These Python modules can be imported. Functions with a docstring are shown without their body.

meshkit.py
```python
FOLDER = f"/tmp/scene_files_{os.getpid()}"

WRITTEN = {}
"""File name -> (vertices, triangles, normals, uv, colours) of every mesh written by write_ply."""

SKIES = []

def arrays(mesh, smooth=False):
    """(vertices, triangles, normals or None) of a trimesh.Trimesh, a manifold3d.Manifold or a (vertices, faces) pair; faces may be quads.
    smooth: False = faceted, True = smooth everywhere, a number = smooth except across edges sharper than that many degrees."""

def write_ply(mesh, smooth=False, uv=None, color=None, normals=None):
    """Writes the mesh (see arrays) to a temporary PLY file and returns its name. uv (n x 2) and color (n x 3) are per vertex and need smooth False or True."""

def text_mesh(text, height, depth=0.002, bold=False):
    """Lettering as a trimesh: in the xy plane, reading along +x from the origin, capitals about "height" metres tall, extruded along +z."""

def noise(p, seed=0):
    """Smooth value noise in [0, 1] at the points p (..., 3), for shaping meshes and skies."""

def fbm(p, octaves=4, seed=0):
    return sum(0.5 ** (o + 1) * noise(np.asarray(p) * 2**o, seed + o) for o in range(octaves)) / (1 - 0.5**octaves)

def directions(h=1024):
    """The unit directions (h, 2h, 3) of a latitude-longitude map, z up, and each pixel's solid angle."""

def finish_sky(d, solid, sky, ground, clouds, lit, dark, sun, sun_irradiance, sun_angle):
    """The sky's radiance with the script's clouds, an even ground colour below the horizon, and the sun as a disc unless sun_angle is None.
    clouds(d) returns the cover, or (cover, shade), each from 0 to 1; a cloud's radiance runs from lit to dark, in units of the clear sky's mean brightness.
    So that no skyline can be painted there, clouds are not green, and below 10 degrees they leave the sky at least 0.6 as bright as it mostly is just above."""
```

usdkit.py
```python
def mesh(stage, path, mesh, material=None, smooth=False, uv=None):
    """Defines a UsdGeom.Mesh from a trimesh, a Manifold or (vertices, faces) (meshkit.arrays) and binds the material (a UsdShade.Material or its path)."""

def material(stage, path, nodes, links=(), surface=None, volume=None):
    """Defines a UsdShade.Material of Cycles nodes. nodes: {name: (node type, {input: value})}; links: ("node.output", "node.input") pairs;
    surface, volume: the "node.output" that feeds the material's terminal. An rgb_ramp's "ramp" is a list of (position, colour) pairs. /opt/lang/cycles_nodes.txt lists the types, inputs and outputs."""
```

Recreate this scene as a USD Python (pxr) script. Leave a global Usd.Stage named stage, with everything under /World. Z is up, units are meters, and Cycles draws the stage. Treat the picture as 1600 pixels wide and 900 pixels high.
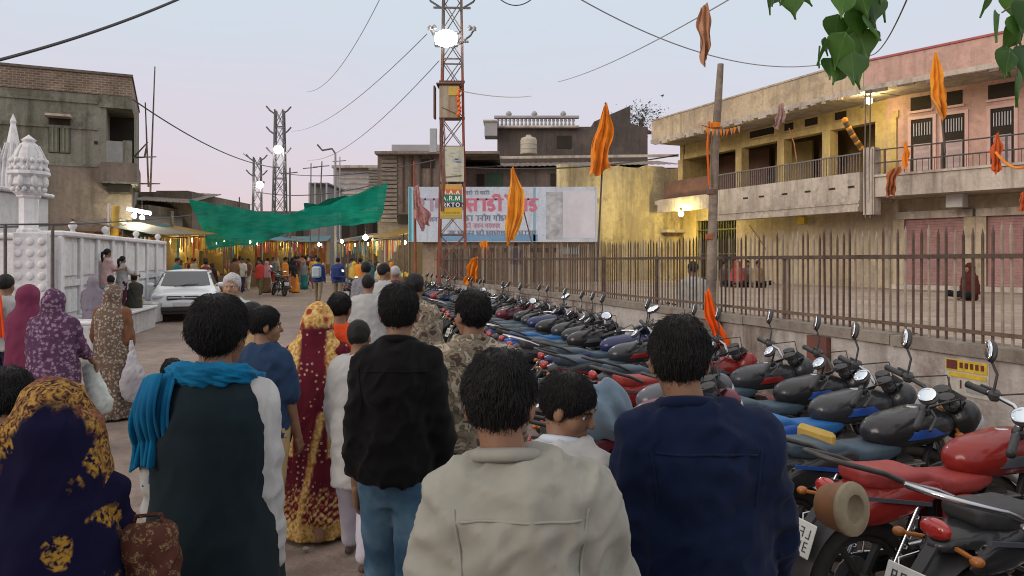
import math, random, numpy as np, trimesh, usdkit, meshkit
from pxr import Usd, UsdGeom, UsdLux, UsdShade, Gf, Sdf, Vt

stage = Usd.Stage.CreateInMemory()
UsdGeom.SetStageUpAxis(stage, 'Z'); UsdGeom.SetStageMetersPerUnit(stage, 1.0)
UsdGeom.Xform.Define(stage, '/World'); UsdGeom.Scope.Define(stage, '/World/Looks')

# ---- camera: eye 1.8 m above the road, level, looking along +y, lens shifted down ----
FPX, CX, HZ, EYE = 1150.0, 800.0, 404.0, 1.8
cam = UsdGeom.Camera.Define(stage, '/World/camera')
cam.CreateHorizontalApertureAttr(36.0); cam.CreateVerticalApertureAttr(20.25)
cam.CreateFocalLengthAttr(36.0 * FPX / 1600)
cam.CreateVerticalApertureOffsetAttr(-36.0 * (450 - HZ) / 1600)
cam.CreateClippingRangeAttr((0.05, 2000))
cam.CreateExposureAttr(0.12)
cam.AddTranslateOp().Set((0, 0, EYE)); cam.AddRotateXOp().Set(90)

# ---- sky: dusk, thin even veil of cloud, pink low down ----
SUN_EL, SUN_ROT = 0.36, -2.2
SKY_STRENGTH = 0.1
def sky_material():
    k = 1.0 / SKY_STRENGTH
    stops = [(0.0, (.46, .38, .37)), (.5, (.69, .555, .575)), (.54, (.72, .59, .625)), (.585, (.67, .63, .71)), (.64, (.615, .67, .75)), (.69, (.605, .695, .775)), (.80, (.88, .89, .91)), (1.0, (1.30, 1.22, 1.16))]
    stops = [(a, tuple(x * k * 1.0 for x in c)) for a, c in stops]
    nodes = {
        'tc': ('texture_coordinate', {}), 'sx': ('separate_xyz', {}),
        'mr': ('map_range', {'from_min': -1.0, 'from_max': 1.0}),
        'nz': ('noise_texture', {'scale': 2.2, 'detail': 4.0, 'roughness': .55}),
        'mp': ('mapping', {'scale': (1, 1, 4)}),
        'na': ('math', {'math_type': 'multiply_add', 'value2': .09, 'value3': -.045}),
        'ad': ('math', {'math_type': 'add'}),
        'veil': ('rgb_ramp', {'ramp': stops}),
        'sky': ('sky_texture', {'sky_type': 'single_scattering', 'sun_disc': False, 'sun_elevation': SUN_EL, 'sun_rotation': SUN_ROT, 'altitude': 200.0}),
        'mix': ('mix', {'fac': .965}),
        'bg': ('background_shader', {'strength': SKY_STRENGTH})}
    links = [('tc.generated', 'sx.vector'), ('tc.generated', 'mp.vector'), ('mp.vector', 'nz.vector'), ('sx.z', 'mr.value'), ('nz.fac', 'na.value1'),
             ('mr.result', 'ad.value1'), ('na.value', 'ad.value2'), ('ad.value', 'veil.fac'),
             ('sky.color', 'mix.color1'), ('veil.color', 'mix.color2'), ('mix.color', 'bg.color')]
    return usdkit.material(stage, '/World/Looks/dusk_sky', nodes, links, surface='bg.background')
dome = UsdLux.DomeLight.Define(stage, '/World/sky')
UsdShade.MaterialBindingAPI.Apply(dome.GetPrim()).Bind(sky_material())
dome.GetPrim().SetCustomDataByKey('kind', 'structure')
sun = UsdLux.DistantLight.Define(stage, '/World/sun')
sun.CreateIntensityAttr(0.40); sun.CreateAngleAttr(30.0); sun.CreateColorAttr((1.0, .86, .74)); sun.CreateNormalizeAttr(True)
sun.AddRotateXYZOp().Set((90 - math.degrees(SUN_EL), 0, 180 - math.degrees(SUN_ROT)))

# ---- helpers ----
rng = np.random.default_rng(7); R = random.Random(7)
_taken = {}
def numbered(parent, name):
    k = (parent, name); n = _taken.get(k, 0); _taken[k] = n + 1
    return f'{parent}/{name}' + (f'_{n:03d}' if n else '')
def tag(prim, label=None, cat=None, group=None, kind=None):
    for k, v in (('label', label), ('category', cat), ('group', group), ('kind', kind)):
        if v: prim.SetCustomDataByKey(k, v)
    return prim
def thing(name, label, cat, loc=(0, 0, 0), rz=0.0, group=None, scale=None, rx=0, ry=0):
    p = numbered('/World', name); x = UsdGeom.Xform.Define(stage, p)
    x.AddTranslateOp().Set(tuple(map(float, loc)))
    if rx or ry: x.AddRotateXYZOp().Set((math.degrees(rx), math.degrees(ry), math.degrees(rz)))
    elif rz: x.AddRotateZOp().Set(math.degrees(rz))
    if scale: x.AddScaleOp().Set((scale, scale, scale))
    tag(x.GetPrim(), label, cat, group); return p
def part(parent, name, g, mat, smooth=False, label=None, kind=None):
    p = numbered(parent, name)
    m = usdkit.mesh(stage, p, g.get() if isinstance(g, MB) else g, mat, smooth=smooth)
    tag(m.GetPrim(), label, None, None, kind); return p
def solo(name, g, mat, label, cat, group=None, smooth=False):
    p = part('/World', name, g, mat, smooth); tag(stage.GetPrimAtPath(p), label, cat, group); return p
def struct(name, g, mat, smooth=False):
    p = part('/World', name, g, mat, smooth); tag(stage.GetPrimAtPath(p), None, None, None, 'structure'); return p
def copy_of(src, name, label, loc, rz=0.0, rx=0, ry=0, group=None, cat=None, inst=True, scale=None):
    p = numbered('/World', name); x = UsdGeom.Xform.Define(stage, p)
    x.GetPrim().GetReferences().AddInternalReference(src)
    x.ClearXformOpOrder()
    x.AddTranslateOp(opSuffix='at').Set(tuple(map(float, loc)))
    x.AddRotateXYZOp(opSuffix='turn').Set((math.degrees(rx), math.degrees(ry), math.degrees(rz)))
    if scale: x.AddScaleOp(opSuffix='size').Set((scale, scale, scale))
    if inst: x.GetPrim().SetInstanceable(True)
    tag(x.GetPrim(), label, cat, group); return p
def proto(name):
    p = f'/World/Looks/{name}' if False else f'/_kinds/{name}'
    if not stage.GetPrimAtPath('/_kinds'): stage.CreateClassPrim('/_kinds')
    UsdGeom.Xform.Define(stage, p); return p

def at(u, v, Y):      # a point seen at photograph pixel (u, v), Y metres ahead
    return np.array([(u - CX) / FPX * Y, Y, EYE + (HZ - v) / FPX * Y])
def unit(a): a = np.asarray(a, float); return a / (np.linalg.norm(a) + 1e-12)

BOXF = np.array([[0, 3, 2, 1], [4, 5, 6, 7], [0, 1, 5, 4], [1, 2, 6, 5], [2, 3, 7, 6], [3, 0, 4, 7]])
def q2t(q): q = np.asarray(q); return np.vstack([q[:, [0, 1, 2]], q[:, [0, 2, 3]]])
class MB:
    def __init__(s): s.v, s.f, s.n = [], [], 0
    def add(s, v, f):
        v = np.asarray(v, float); f = np.asarray(f, int)
        if f.shape[1] == 4: f = q2t(f)
        s.v.append(v); s.f.append(f + s.n); s.n += len(v); return s
    def mesh(s, m): return s.add(m.vertices, m.faces)
    def box(s, lo, hi, rot=None):
        (a, b, c), (d, e, g) = lo, hi
        v = np.array([[a, b, c], [d, b, c], [d, e, c], [a, e, c], [a, b, g], [d, b, g], [d, e, g], [a, e, g]], float)
        if rot is not None:
            m = v.mean(0); v = (v - m) @ np.asarray(rot).T + m
        return s.add(v, BOXF)
    def cbox(s, c, size, rot=None):
        c, h = np.asarray(c, float), np.asarray(size, float) / 2
        return s.box(c - h, c + h, rot)
    def rbox(s, lo, hi, r=.02, rot=None):       # chamfered box
        lo, hi = np.asarray(lo, float), np.asarray(hi, float); r = min(r, (hi - lo).min() * .45)
        c, h = (lo + hi) / 2, (hi - lo) / 2
        pts = []
        for sx in (-1, 1):
            for sy in (-1, 1):
                for sz in (-1, 1):
                    for k in range(3):
                        d = h - r; d = np.where(np.arange(3) == k, h, d); pts.append(d * (sx, sy, sz))
        m = trimesh.PointCloud(pts).convex_hull; v = m.vertices
        if rot is not None: v = v @ np.asarray(rot).T
        return s.add(v + c, m.faces)
    def beam(s, p, q, w, h=None, up=(0, 0, 1)):
        h = h or w; p, q = np.asarray(p, float), np.asarray(q, float); d = unit(q - p)
        u = np.asarray(up, float)
        if abs(d @ u) > .98: u = np.array([0, 1, 0.])
        a = unit(np.cross(d, u)); b = np.cross(a, d)
        c = [(-w, -h), (w, -h), (w, h), (-w, h)]
        v = np.array([p + a * x / 2 + b * y / 2 for x, y in c] + [q + a * x / 2 + b * y / 2 for x, y in c])
        return s.add(v, [[0, 3, 2, 1], [4, 5, 6, 7], [0, 1, 5, 4], [1, 2, 6, 5], [2, 3, 7, 6], [3, 0, 4, 7]][::1])
    def tube(s, pts, r, n=8, caps=True):
        p = np.asarray(pts, float); r = np.broadcast_to(np.asarray(r, float), (len(p),))
        t = np.gradient(p, axis=0); t /= np.linalg.norm(t, axis=1, keepdims=True) + 1e-12
        a = np.zeros_like(t); ref = np.array([0, 0, 1.]) if abs(t[0, 2]) < .9 else np.array([1., 0, 0])
        a[0] = unit(np.cross(t[0], ref))
        for i in range(1, len(p)):
            a[i] = unit(a[i - 1] - t[i] * (a[i - 1] @ t[i]))
        b = np.cross(t, a); th = np.arange(n) * 2 * np.pi / n
        v = (p[:, None] + r[:, None, None] * (np.cos(th)[None, :, None] * a[:, None] + np.sin(th)[None, :, None] * b[:, None])).reshape(-1, 3)
        i, j = np.meshgrid(np.arange(len(p) - 1), np.arange(n), indexing='ij')
        q = np.stack([i * n + j, i * n + (j + 1) % n, (i + 1) * n + (j + 1) % n, (i + 1) * n + j], -1).reshape(-1, 4)
        f = q2t(q)
        if caps:
            k = len(v); v = np.vstack([v, p[:1], p[-1:]]); jj = np.arange(n); e = (len(p) - 1) * n
            f = np.vstack([f, np.stack([np.full(n, k), (jj + 1) % n, jj], 1), np.stack([np.full(n, k + 1), e + jj, e + (jj + 1) % n], 1)])
        return s.add(v, f)
    def lathe(s, prof, n=20, c=(0, 0, 0), axis=(0, 0, 1)):      # prof: (radius, along)
        ax = unit(axis); a = unit(np.cross(ax, (1, 0, 0) if abs(ax[0]) < .9 else (0, 1, 0))); b = np.cross(ax, a)
        th = np.arange(n) * 2 * np.pi / n; pr = np.asarray(prof, float)
        v = (np.asarray(c, float) + pr[:, 1, None, None] * ax + pr[:, 0, None, None] * (np.cos(th)[None, :, None] * a + np.sin(th)[None, :, None] * b)).reshape(-1, 3)
        i, j = np.meshgrid(np.arange(len(pr) - 1), np.arange(n), indexing='ij')
        return s.add(v, np.stack([i * n + j, i * n + (j + 1) % n, (i + 1) * n + (j + 1) % n, (i + 1) * n + j], -1).reshape(-1, 4))
    def ell(s, c, r, sub=2, rot=None):
        m = _ico(sub); v = m[0] * np.asarray(r)
        if rot is not None: v = v @ np.asarray(rot).T
        return s.add(v + np.asarray(c, float), m[1])
    def prism(s, poly, depth, M=None, c=(0, 0, 0)):            # shapely polygon extruded along local z, then placed by the 3x3 M
        for g in getattr(poly, 'geoms', [poly]):
            if g.is_empty or g.area < 1e-9: continue
            m = trimesh.creation.extrude_polygon(g, depth, engine='earcut'); v = m.vertices
            if M is not None: v = v @ np.asarray(M).T
            s.add(v + np.asarray(c, float), m.faces)
        return s
    def sheet(s, P, thick=0.0):                                # grid of points (n, m, 3)
        P = np.asarray(P, float); n, m = P.shape[:2]
        i, j = np.meshgrid(np.arange(n - 1), np.arange(m - 1), indexing='ij')
        q = np.stack([i * m + j, (i + 1) * m + j, (i + 1) * m + j + 1, i * m + j + 1], -1).reshape(-1, 4)
        if not thick: return s.add(P.reshape(-1, 3), q)
        du, dv = np.gradient(P, axis=0), np.gradient(P, axis=1); nn = np.cross(du, dv); nn /= np.linalg.norm(nn, axis=2, keepdims=True) + 1e-12
        A, B = (P + nn * thick / 2).reshape(-1, 3), (P - nn * thick / 2).reshape(-1, 3); k = n * m
        rim = [i * m for i in range(n)] + [(n - 1) * m + j for j in range(1, m)] + [i * m + m - 1 for i in range(n - 2, -1, -1)] + [j for j in range(m - 2, 0, -1)]
        e = np.array([[a, b, b + k, a + k] for a, b in zip(rim, rim[1:] + rim[:1])])
        return s.add(np.vstack([A, B]), np.vstack([q, q[:, ::-1] + k, e[:, ::-1]]))
    def get(s): return np.vstack(s.v), np.vstack(s.f)
    def xform(s, M, t=(0, 0, 0)):
        s.v = [v @ np.asarray(M).T + np.asarray(t, float) for v in s.v]; return s
_icos = {}
def _ico(k):
    if k not in _icos:
        m = trimesh.creation.icosphere(k); _icos[k] = (np.array(m.vertices), np.array(m.faces))
    return _icos[k]
def rotz(a): c, s = math.cos(a), math.sin(a); return np.array([[c, -s, 0], [s, c, 0], [0, 0, 1]])
def rotx(a): c, s = math.cos(a), math.sin(a); return np.array([[1, 0, 0], [0, c, -s], [0, s, c]])
def roty(a): c, s = math.cos(a), math.sin(a); return np.array([[c, 0, s], [0, 1, 0], [-s, 0, c]])
def catenary(p, q, sag, n=24):
    p, q = np.asarray(p, float), np.asarray(q, float); t = np.linspace(0, 1, n)[:, None]
    return p + (q - p) * t - np.array([0, 0, 1.]) * sag * 4 * t * (1 - t)

# ---- materials ----
MATS = {}
def mat(name, c1, c2=None, scale=3.0, rough=.75, bump=0.0, bscale=60.0, streak=None, sfac=.5, sscale=1.6, metal=0.0, spec=.35, coat=0.0, detail=5.0, vary=0.0, sheen=0.0):
    if name in MATS: return MATS[name]
    c2 = c2 or tuple(x * .8 for x in c1)
    nodes = {'tc': ('texture_coordinate', {}), 'n': ('noise_texture', {'scale': scale, 'detail': detail, 'roughness': .62}),
             'r': ('rgb_ramp', {'ramp': [(.32, c1), (.68, c2)]}),
             'p': ('principled_bsdf', {'roughness': rough, 'metallic': metal, 'specular_ior_level': spec, 'coat_weight': coat, 'coat_roughness': .08, 'sheen_weight': sheen})}
    links = [('tc.object', 'n.vector'), ('n.fac', 'r.fac')]; out = 'r.color'
    if streak:
        nodes |= {'mp': ('mapping', {'scale': (1, 1, .16)}), 'sn': ('noise_texture', {'scale': sscale, 'detail': 6.0, 'roughness': .7}),
                  'sr': ('rgb_ramp', {'ramp': [(.47, (0, 0, 0)), (.62, (sfac,) * 3)]}), 'sm': ('mix', {'color2': streak}),
                  'bn': ('noise_texture', {'scale': sscale * .55, 'detail': 7.0, 'roughness': .75}), 'br': ('rgb_ramp', {'ramp': [(.49, (0, 0, 0)), (.58, (sfac * .9,) * 3)]}),
                  'mx': ('math', {'math_type': 'maximum'})}
        links += [('tc.object', 'mp.vector'), ('mp.vector', 'sn.vector'), ('sn.fac', 'sr.fac'), ('tc.object', 'bn.vector'), ('bn.fac', 'br.fac'),
                  ('sr.color', 'mx.value1'), ('br.color', 'mx.value2'), ('mx.value', 'sm.fac'), (out, 'sm.color1')]; out = 'sm.color'
        nodes |= {'fn': ('noise_texture', {'scale': sscale * 7, 'detail': 9.0, 'roughness': .72}), 'fr': ('rgb_ramp', {'ramp': [(.30, (.62, .60, .57)), (.48, (1, 1, 1)), (.70, (1.12, 1.12, 1.12))]}), 'fm': ('mix', {'mix_type': 'multiply', 'fac': .65}),
                  'm3': ('mapping', {'scale': (1, 1, .07)}), 'n3': ('noise_texture', {'scale': sscale * 4.5, 'detail': 5.0}), 'r3': ('rgb_ramp', {'ramp': [(.52, (1, 1, 1)), (.68, (.60, .57, .53))]}), 'x3': ('mix', {'mix_type': 'multiply', 'fac': sfac})}
        links += [('tc.object', 'fn.vector'), ('fn.fac', 'fr.fac'), (out, 'fm.color1'), ('fr.color', 'fm.color2'), ('tc.object', 'm3.vector'), ('m3.vector', 'n3.vector'), ('n3.fac', 'r3.fac'), ('fm.color', 'x3.color1'), ('r3.color', 'x3.color2')]; out = 'x3.color'
    if vary:
        nodes |= {'oi': ('object_info', {}), 'vr': ('map_range', {'to_min': 1 - vary, 'to_max': 1 + vary}), 'hv': ('hsv', {})}
        links += [('oi.random', 'vr.value'), ('vr.result', 'hv.value'), (out, 'hv.color')]; out = 'hv.color'
    links.append((out, 'p.base_color'))
    if bump:
        nodes |= {'b': ('noise_texture', {'scale': bscale, 'detail': 4.0}), 'bp': ('bump', {'strength': 1.0, 'distance': bump})}
        links += [('tc.object', 'b.vector'), ('b.fac', 'bp.height'), ('bp.normal', 'p.normal')]
    MATS[name] = usdkit.material(stage, '/World/Looks/' + name, nodes, links, surface='p.BSDF'); return MATS[name]
def flat(name, c, rough=.5, metal=0.0, spec=.5, coat=0.0):
    if name not in MATS:
        MATS[name] = usdkit.material(stage, '/World/Looks/' + name, {'p': ('principled_bsdf', {'base_color': c, 'roughness': rough, 'metallic': metal, 'specular_ior_level': spec, 'coat_weight': coat, 'coat_roughness': .06})}, [], surface='p.BSDF')
    return MATS[name]
def glow(name, c, strength):
    if name not in MATS:
        MATS[name] = usdkit.material(stage, '/World/Looks/' + name, {'e': ('emission', {'color': c, 'strength': strength})}, [], surface='e.emission')
    return MATS[name]
def cloth(name, c1, c2=None, scale=6.0, trans=.25, weave=600.0):   # thin cloth that lets some light through
    if name not in MATS:
        c2 = c2 or tuple(x * .75 for x in c1)
        MATS[name] = usdkit.material(stage, '/World/Looks/' + name, {
            'tc': ('texture_coordinate', {}), 'n': ('noise_texture', {'scale': scale, 'detail': 4.0}), 'r': ('rgb_ramp', {'ramp': [(.35, c1), (.65, c2)]}),
            'd': ('principled_bsdf', {'roughness': .85, 'specular_ior_level': .15, 'sheen_weight': .2}), 't': ('translucent_bsdf', {}), 'm': ('mix_closure', {'fac': trans})},
            [('tc.object', 'n.vector'), ('n.fac', 'r.fac'), ('r.color', 'd.base_color'), ('r.color', 't.color'), ('d.BSDF', 'm.closure1'), ('t.BSDF', 'm.closure2')], surface='m.closure')
    return MATS[name]
def tinted(name, rough=.8, spec=.2, trans=0.0, bump=.0, bscale=300., attr='tint'):   # colour from the mesh's own primvar (woven or dyed pattern)
    if name not in MATS:
        nodes = {'a': ('attribute', {'attribute': attr}), 'tc': ('texture_coordinate', {}), 'n': ('noise_texture', {'scale': 14.0, 'detail': 4.0}), 'mr': ('map_range', {'to_min': .8, 'to_max': 1.2}), 'h': ('hsv', {}),
                 'p': ('principled_bsdf', {'roughness': rough, 'specular_ior_level': spec, 'sheen_weight': .15}), 'b': ('noise_texture', {'scale': bscale}), 'bp': ('bump', {'strength': .6, 'distance': bump or .0005})}
        links = [('tc.object', 'n.vector'), ('n.fac', 'mr.value'), ('mr.result', 'h.value'), ('a.color', 'h.color'), ('h.color', 'p.base_color'), ('tc.object', 'b.vector'), ('b.fac', 'bp.height'), ('bp.normal', 'p.normal')]
        MATS[name] = usdkit.material(stage, '/World/Looks/' + name, nodes, links, surface='p.BSDF')
    return MATS[name]
def put_tint(path, colors):
    m = UsdGeom.Mesh.Get(stage, path)
    UsdGeom.PrimvarsAPI(m).CreatePrimvar('tint', Sdf.ValueTypeNames.Color3fArray, 'vertex').Set(Vt.Vec3fArray.FromNumpy(np.asarray(colors, np.float32)))
# ================= ground, wall, fence =================
def road_z(x, y): return np.maximum(0, np.asarray(y) - 22) * .012
M_road = mat('dusty_road', (.268, .205, .174), (.188, .145, .124), scale=.9, rough=.88, bump=.012, bscale=22., streak=(.14, .108, .09), sfac=.5, sscale=.7)
M_far = mat('far_earth', (.25, .2, .17), (.16, .13, .11), scale=.05, rough=.95)
M_sand = mat('courtyard_sand', (.36, .285, .235), (.26, .20, .16), scale=.8, rough=.95, bump=.015, bscale=14., streak=(.2, .16, .13), sfac=.5, sscale=.9)
gx = np.concatenate([[-400, -120, -50], np.arange(-30, 14.1, 1.0), [50, 120, 400]]); gy = np.concatenate([[-60, -10], np.arange(-3, 70.1, 1.0), [90, 140, 400, 900]])
GX, GY = np.meshgrid(gx, gy, indexing='ij'); GZ = road_z(GX, np.minimum(GY, 140)) + np.where((GY < 70) & (np.abs(GX + 8) < 22), (meshkit.fbm(np.stack([GX * .5, GY * .5, GX * 0], -1), 3) - .5) * .05, 0)
struct('ground', MB().sheet(np.stack([GX, GY, GZ], -1)[:, :]), M_road, smooth=True)

WA, WS = 5.0, -.3165                       # the wall's road face: x = WA + WS * y
wd = unit((WS, 1, 0)); wn = unit((-1, WS, 0))   # along the wall, and out of it over the road
def wall_at(y, z=0, out=0.0): return np.array([WA + WS * y, y, z]) + wn * out
def wall_y(u): return WA / ((u - CX) / FPX - WS)
WTOP = 1.185
M_wall = mat('street_wall_plaster', (.245, .192, .165), (.175, .135, .115), scale=1.3, rough=.93, bump=.009, bscale=28., streak=(.46, .43, .40), sfac=.9, sscale=.9)
M_cap = mat('wall_cap_cement', (.28, .24, .20), (.18, .15, .125), scale=2.5, rough=.95, bump=.006, bscale=40., streak=(.14, .12, .10), sfac=.6)
wl = thing('boundary_wall', 'long low plastered wall with a cement cap behind the motorcycles', 'wall')
b = MB(); p, q = wall_at(2.2, 0, -.115), wall_at(24, 0, -.115); b.beam(p + (0, 0, .5), q + (0, 0, .5), .23, 1.2); part(wl, 'wall_body', b, M_wall)
y = 2.2
while y < 23.9:
    y2 = min(y + 1.9, 24); b = MB(); h = R.uniform(-.006, .006)
    b.beam(wall_at(y, 1.142 + h, -.115), wall_at(y2 - .012, 1.142 + h, -.115), .30, .086); part(wl, 'cap_slab', b, M_cap); y = y2
b = MB(); yy = wall_y(1283); b.beam(wall_at(yy, .55, .03), wall_at(yy, 1.085, .03), .26, .05, up=wn); part(wl, 'brown_panel', b, mat('rust_paint', (.16, .06, .04), (.10, .045, .035), scale=5, rough=.85), label='rust brown painted upright strip')
yy = wall_y(1052); b = MB().beam(wall_at(yy, .55, .03), wall_at(yy, 1.085, .03), .2, .05, up=wn); part(wl, 'brown_panel', b, MATS['rust_paint'])
# yellow pasted notice on the wall
ya, yb = wall_y(1478), wall_y(1546)
nt = thing('wall_notice', 'torn yellow and white paper notice pasted on the low wall at the right', 'notice')
P0, P1 = wall_at(ya, 0, .004), wall_at(yb, 0, .004)
def notice_box(a, b_, z0, z1, out, m, name):
    g = MB(); A, B = P0 + (P1 - P0) * a + wn * out, P0 + (P1 - P0) * b_ + wn * out; z = (z0 + z1) / 2
    g.beam((A[0], A[1], z), (B[0], B[1], z), .004, z1 - z0); part(nt, name, g, m)
M_pap, M_yel, M_mar = mat('old_paper', (.50, .46, .40), (.36, .32, .28), scale=20, rough=.9), mat('notice_yellow', (.60, .42, .03), (.42, .27, .03), scale=18, rough=.85), mat('notice_maroon', (.12, .03, .025), scale=20)
notice_box(0, 1, .80, 1.06, 0, M_pap, 'sheet'); notice_box(.02, .98, .975, 1.055, .005, M_yel, 'header'); notice_box(.05, .3, .985, 1.05, .009, M_mar, 'emblem')
for k in range(5): notice_box(.36 + k * .12, .36 + k * .12 + .07, 1.0, 1.04, .009, M_mar, 'letter')
notice_box(.1, .95, .93, .96, .005, M_yel, 'line'); notice_box(.36, .36 + .03, .85, .91, .005, M_mar, 'line'); notice_box(.08, .11, .82, .92, .005, M_mar, 'line'); notice_box(.5, .9, .83, .9, .005, mat('notice_grey', (.3, .31, .3)), 'line')

# fence of square bars on the wall
M_bar = mat('rusty_fence_paint', (.125, .085, .06), (.065, .042, .032), scale=9, rough=.72, bump=.002, bscale=120., metal=.1, vary=.25)
M_barl = mat('fence_paint_pale', (.30, .25, .19), (.19, .15, .11), scale=9, rough=.75, vary=.2)
fn = thing('iron_fence', 'rusty iron fence of upright pointed bars on the low wall', 'fence')
L = 21.5; n = 0; s = 2.6; FO = -.115
while s < 23.9 and n < 296:
    b = MB(); t = 2.045 + R.uniform(-.03, .03) + .004 * (s - 5); lean = R.gauss(0, .008); 
    p, q = wall_at(s, WTOP - .03, FO), wall_at(s, t - .05, FO) + wd * lean
    b.beam(p, q, .015, .015, up=wn); tip = q + (0, 0, .055); e = .0075
    b.add(np.array([q + wd * e + wn * e, q + wd * e - wn * e, q - wd * e - wn * e, q - wd * e + wn * e, tip]), [[0, 1, 4], [1, 2, 4], [2, 3, 4], [3, 0, 4]])
    part(fn, 'bar', b, M_bar if R.random() < .75 else M_barl); n += 1; s += .0735
for z0, z1, h in ((1.825, 1.765, .035), (WTOP + .075, WTOP + .075, .03)):
    part(fn, 'rail', MB().beam(wall_at(2.4, z0, FO + .014), wall_at(24, z1, FO + .014), .012, h), M_bar)
for u in (1210, 1012, 930, 864, 812):
    part(fn, 'post', MB().beam(wall_at(wall_y(u), WTOP - .05, FO - .035), wall_at(wall_y(u), 1.83, FO - .035), .05, .05, up=wn), M_bar)

# raised courtyard behind the wall
c = [wall_at(2.2, .88, -.2), wall_at(24, .88, -.2), np.array([-3.2, 30, .88]), np.array([-3.2, 40, .88]), np.array([40, 40, .88]), np.array([40, 2.2, .88])]
v = np.array(c); struct('courtyard_ground', (v, np.array([[5, 4, 0], [0, 4, 1], [1, 4, 3], [1, 3, 2]])), M_sand)
b = MB(); 
for k in range(46):
    x, y_ = R.uniform(2, 13), R.uniform(9, 27)
    if x > WA + WS * y_ + .6 and x + .45 * y_ < 19: b.ell((x, y_, .885), (R.uniform(.02, .07), R.uniform(.02, .07), R.uniform(.012, .035)), 1)
p = part('/World', 'courtyard_rubble', b, mat('rubble', (.3, .25, .21), scale=8, rough=.95)); tag(stage.GetPrimAtPath(p), 'small stones and rubble scattered over the courtyard sand', 'rubble', None, 'stuff')

# ================= the balcony buildings =================
J = np.array([10.5, 22.0]); 
def local_x(d, n_, y, u):                       # x along facade (offset y towards the road) where it is seen at column u
    k = (u - CX) / FPX; o = J + np.array(n_) * y
    return float((k * o[1] - o[0]) / (d[0] - k * d[1]))
dY, dP = unit((-.449, 1)), unit((-.804, 1)); nY, nP = np.array((-dY[1], dY[0])), np.array((-dP[1], dP[0]))
ly = lambda u, y=0.0: local_x(dY, nY, y, u); lp = lambda u, y=0.0: local_x(dP, nP, y, u)
M_yw = mat('yellow_wash', (.62, .49, .20), (.50, .37, .14), scale=1.1, rough=.9, bump=.004, streak=(.30, .22, .12), sfac=.5, sscale=1.0)
M_yfas = mat('stained_cream', (.56, .45, .30), (.42, .33, .22), scale=.9, rough=.92, bump=.006, streak=(.19, .15, .11), sfac=.6, sscale=1.3)
M_conc = mat('stained_concrete', (.52, .46, .39), (.40, .34, .28), scale=1.0, rough=.93, bump=.005, streak=(.20, .17, .14), sfac=.6, sscale=1.4)
M_beige = mat('beige_plaster', (.46, .385, .27), (.37, .30, .21), scale=1.2, rough=.92, bump=.005, streak=(.20, .15, .11), sfac=.5, sscale=1.2)
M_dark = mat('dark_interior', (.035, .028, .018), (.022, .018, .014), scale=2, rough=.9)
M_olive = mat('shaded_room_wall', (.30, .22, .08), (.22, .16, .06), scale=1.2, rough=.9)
M_pink = mat('pink_wash', (.58, .37, .31), (.46, .29, .24), scale=1.1, rough=.9, bump=.004, streak=(.27, .19, .15), sfac=.45, sscale=1.1)
M_shut = mat('pink_shutter', (.37, .195, .185), (.28, .145, .14), scale=2, rough=.6, streak=(.2, .13, .11), sfac=.5)
M_rust = mat('rust_sheet', (.15, .075, .055), (.085, .05, .042), scale=3, rough=.85, bump=.004)
M_iron = mat('old_iron', (.10, .08, .075), (.055, .045, .042), scale=12, rough=.65)
M_grail = mat('grey_rail_paint', (.20, .17, .16), (.12, .10, .095), scale=12, rough=.7)
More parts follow.
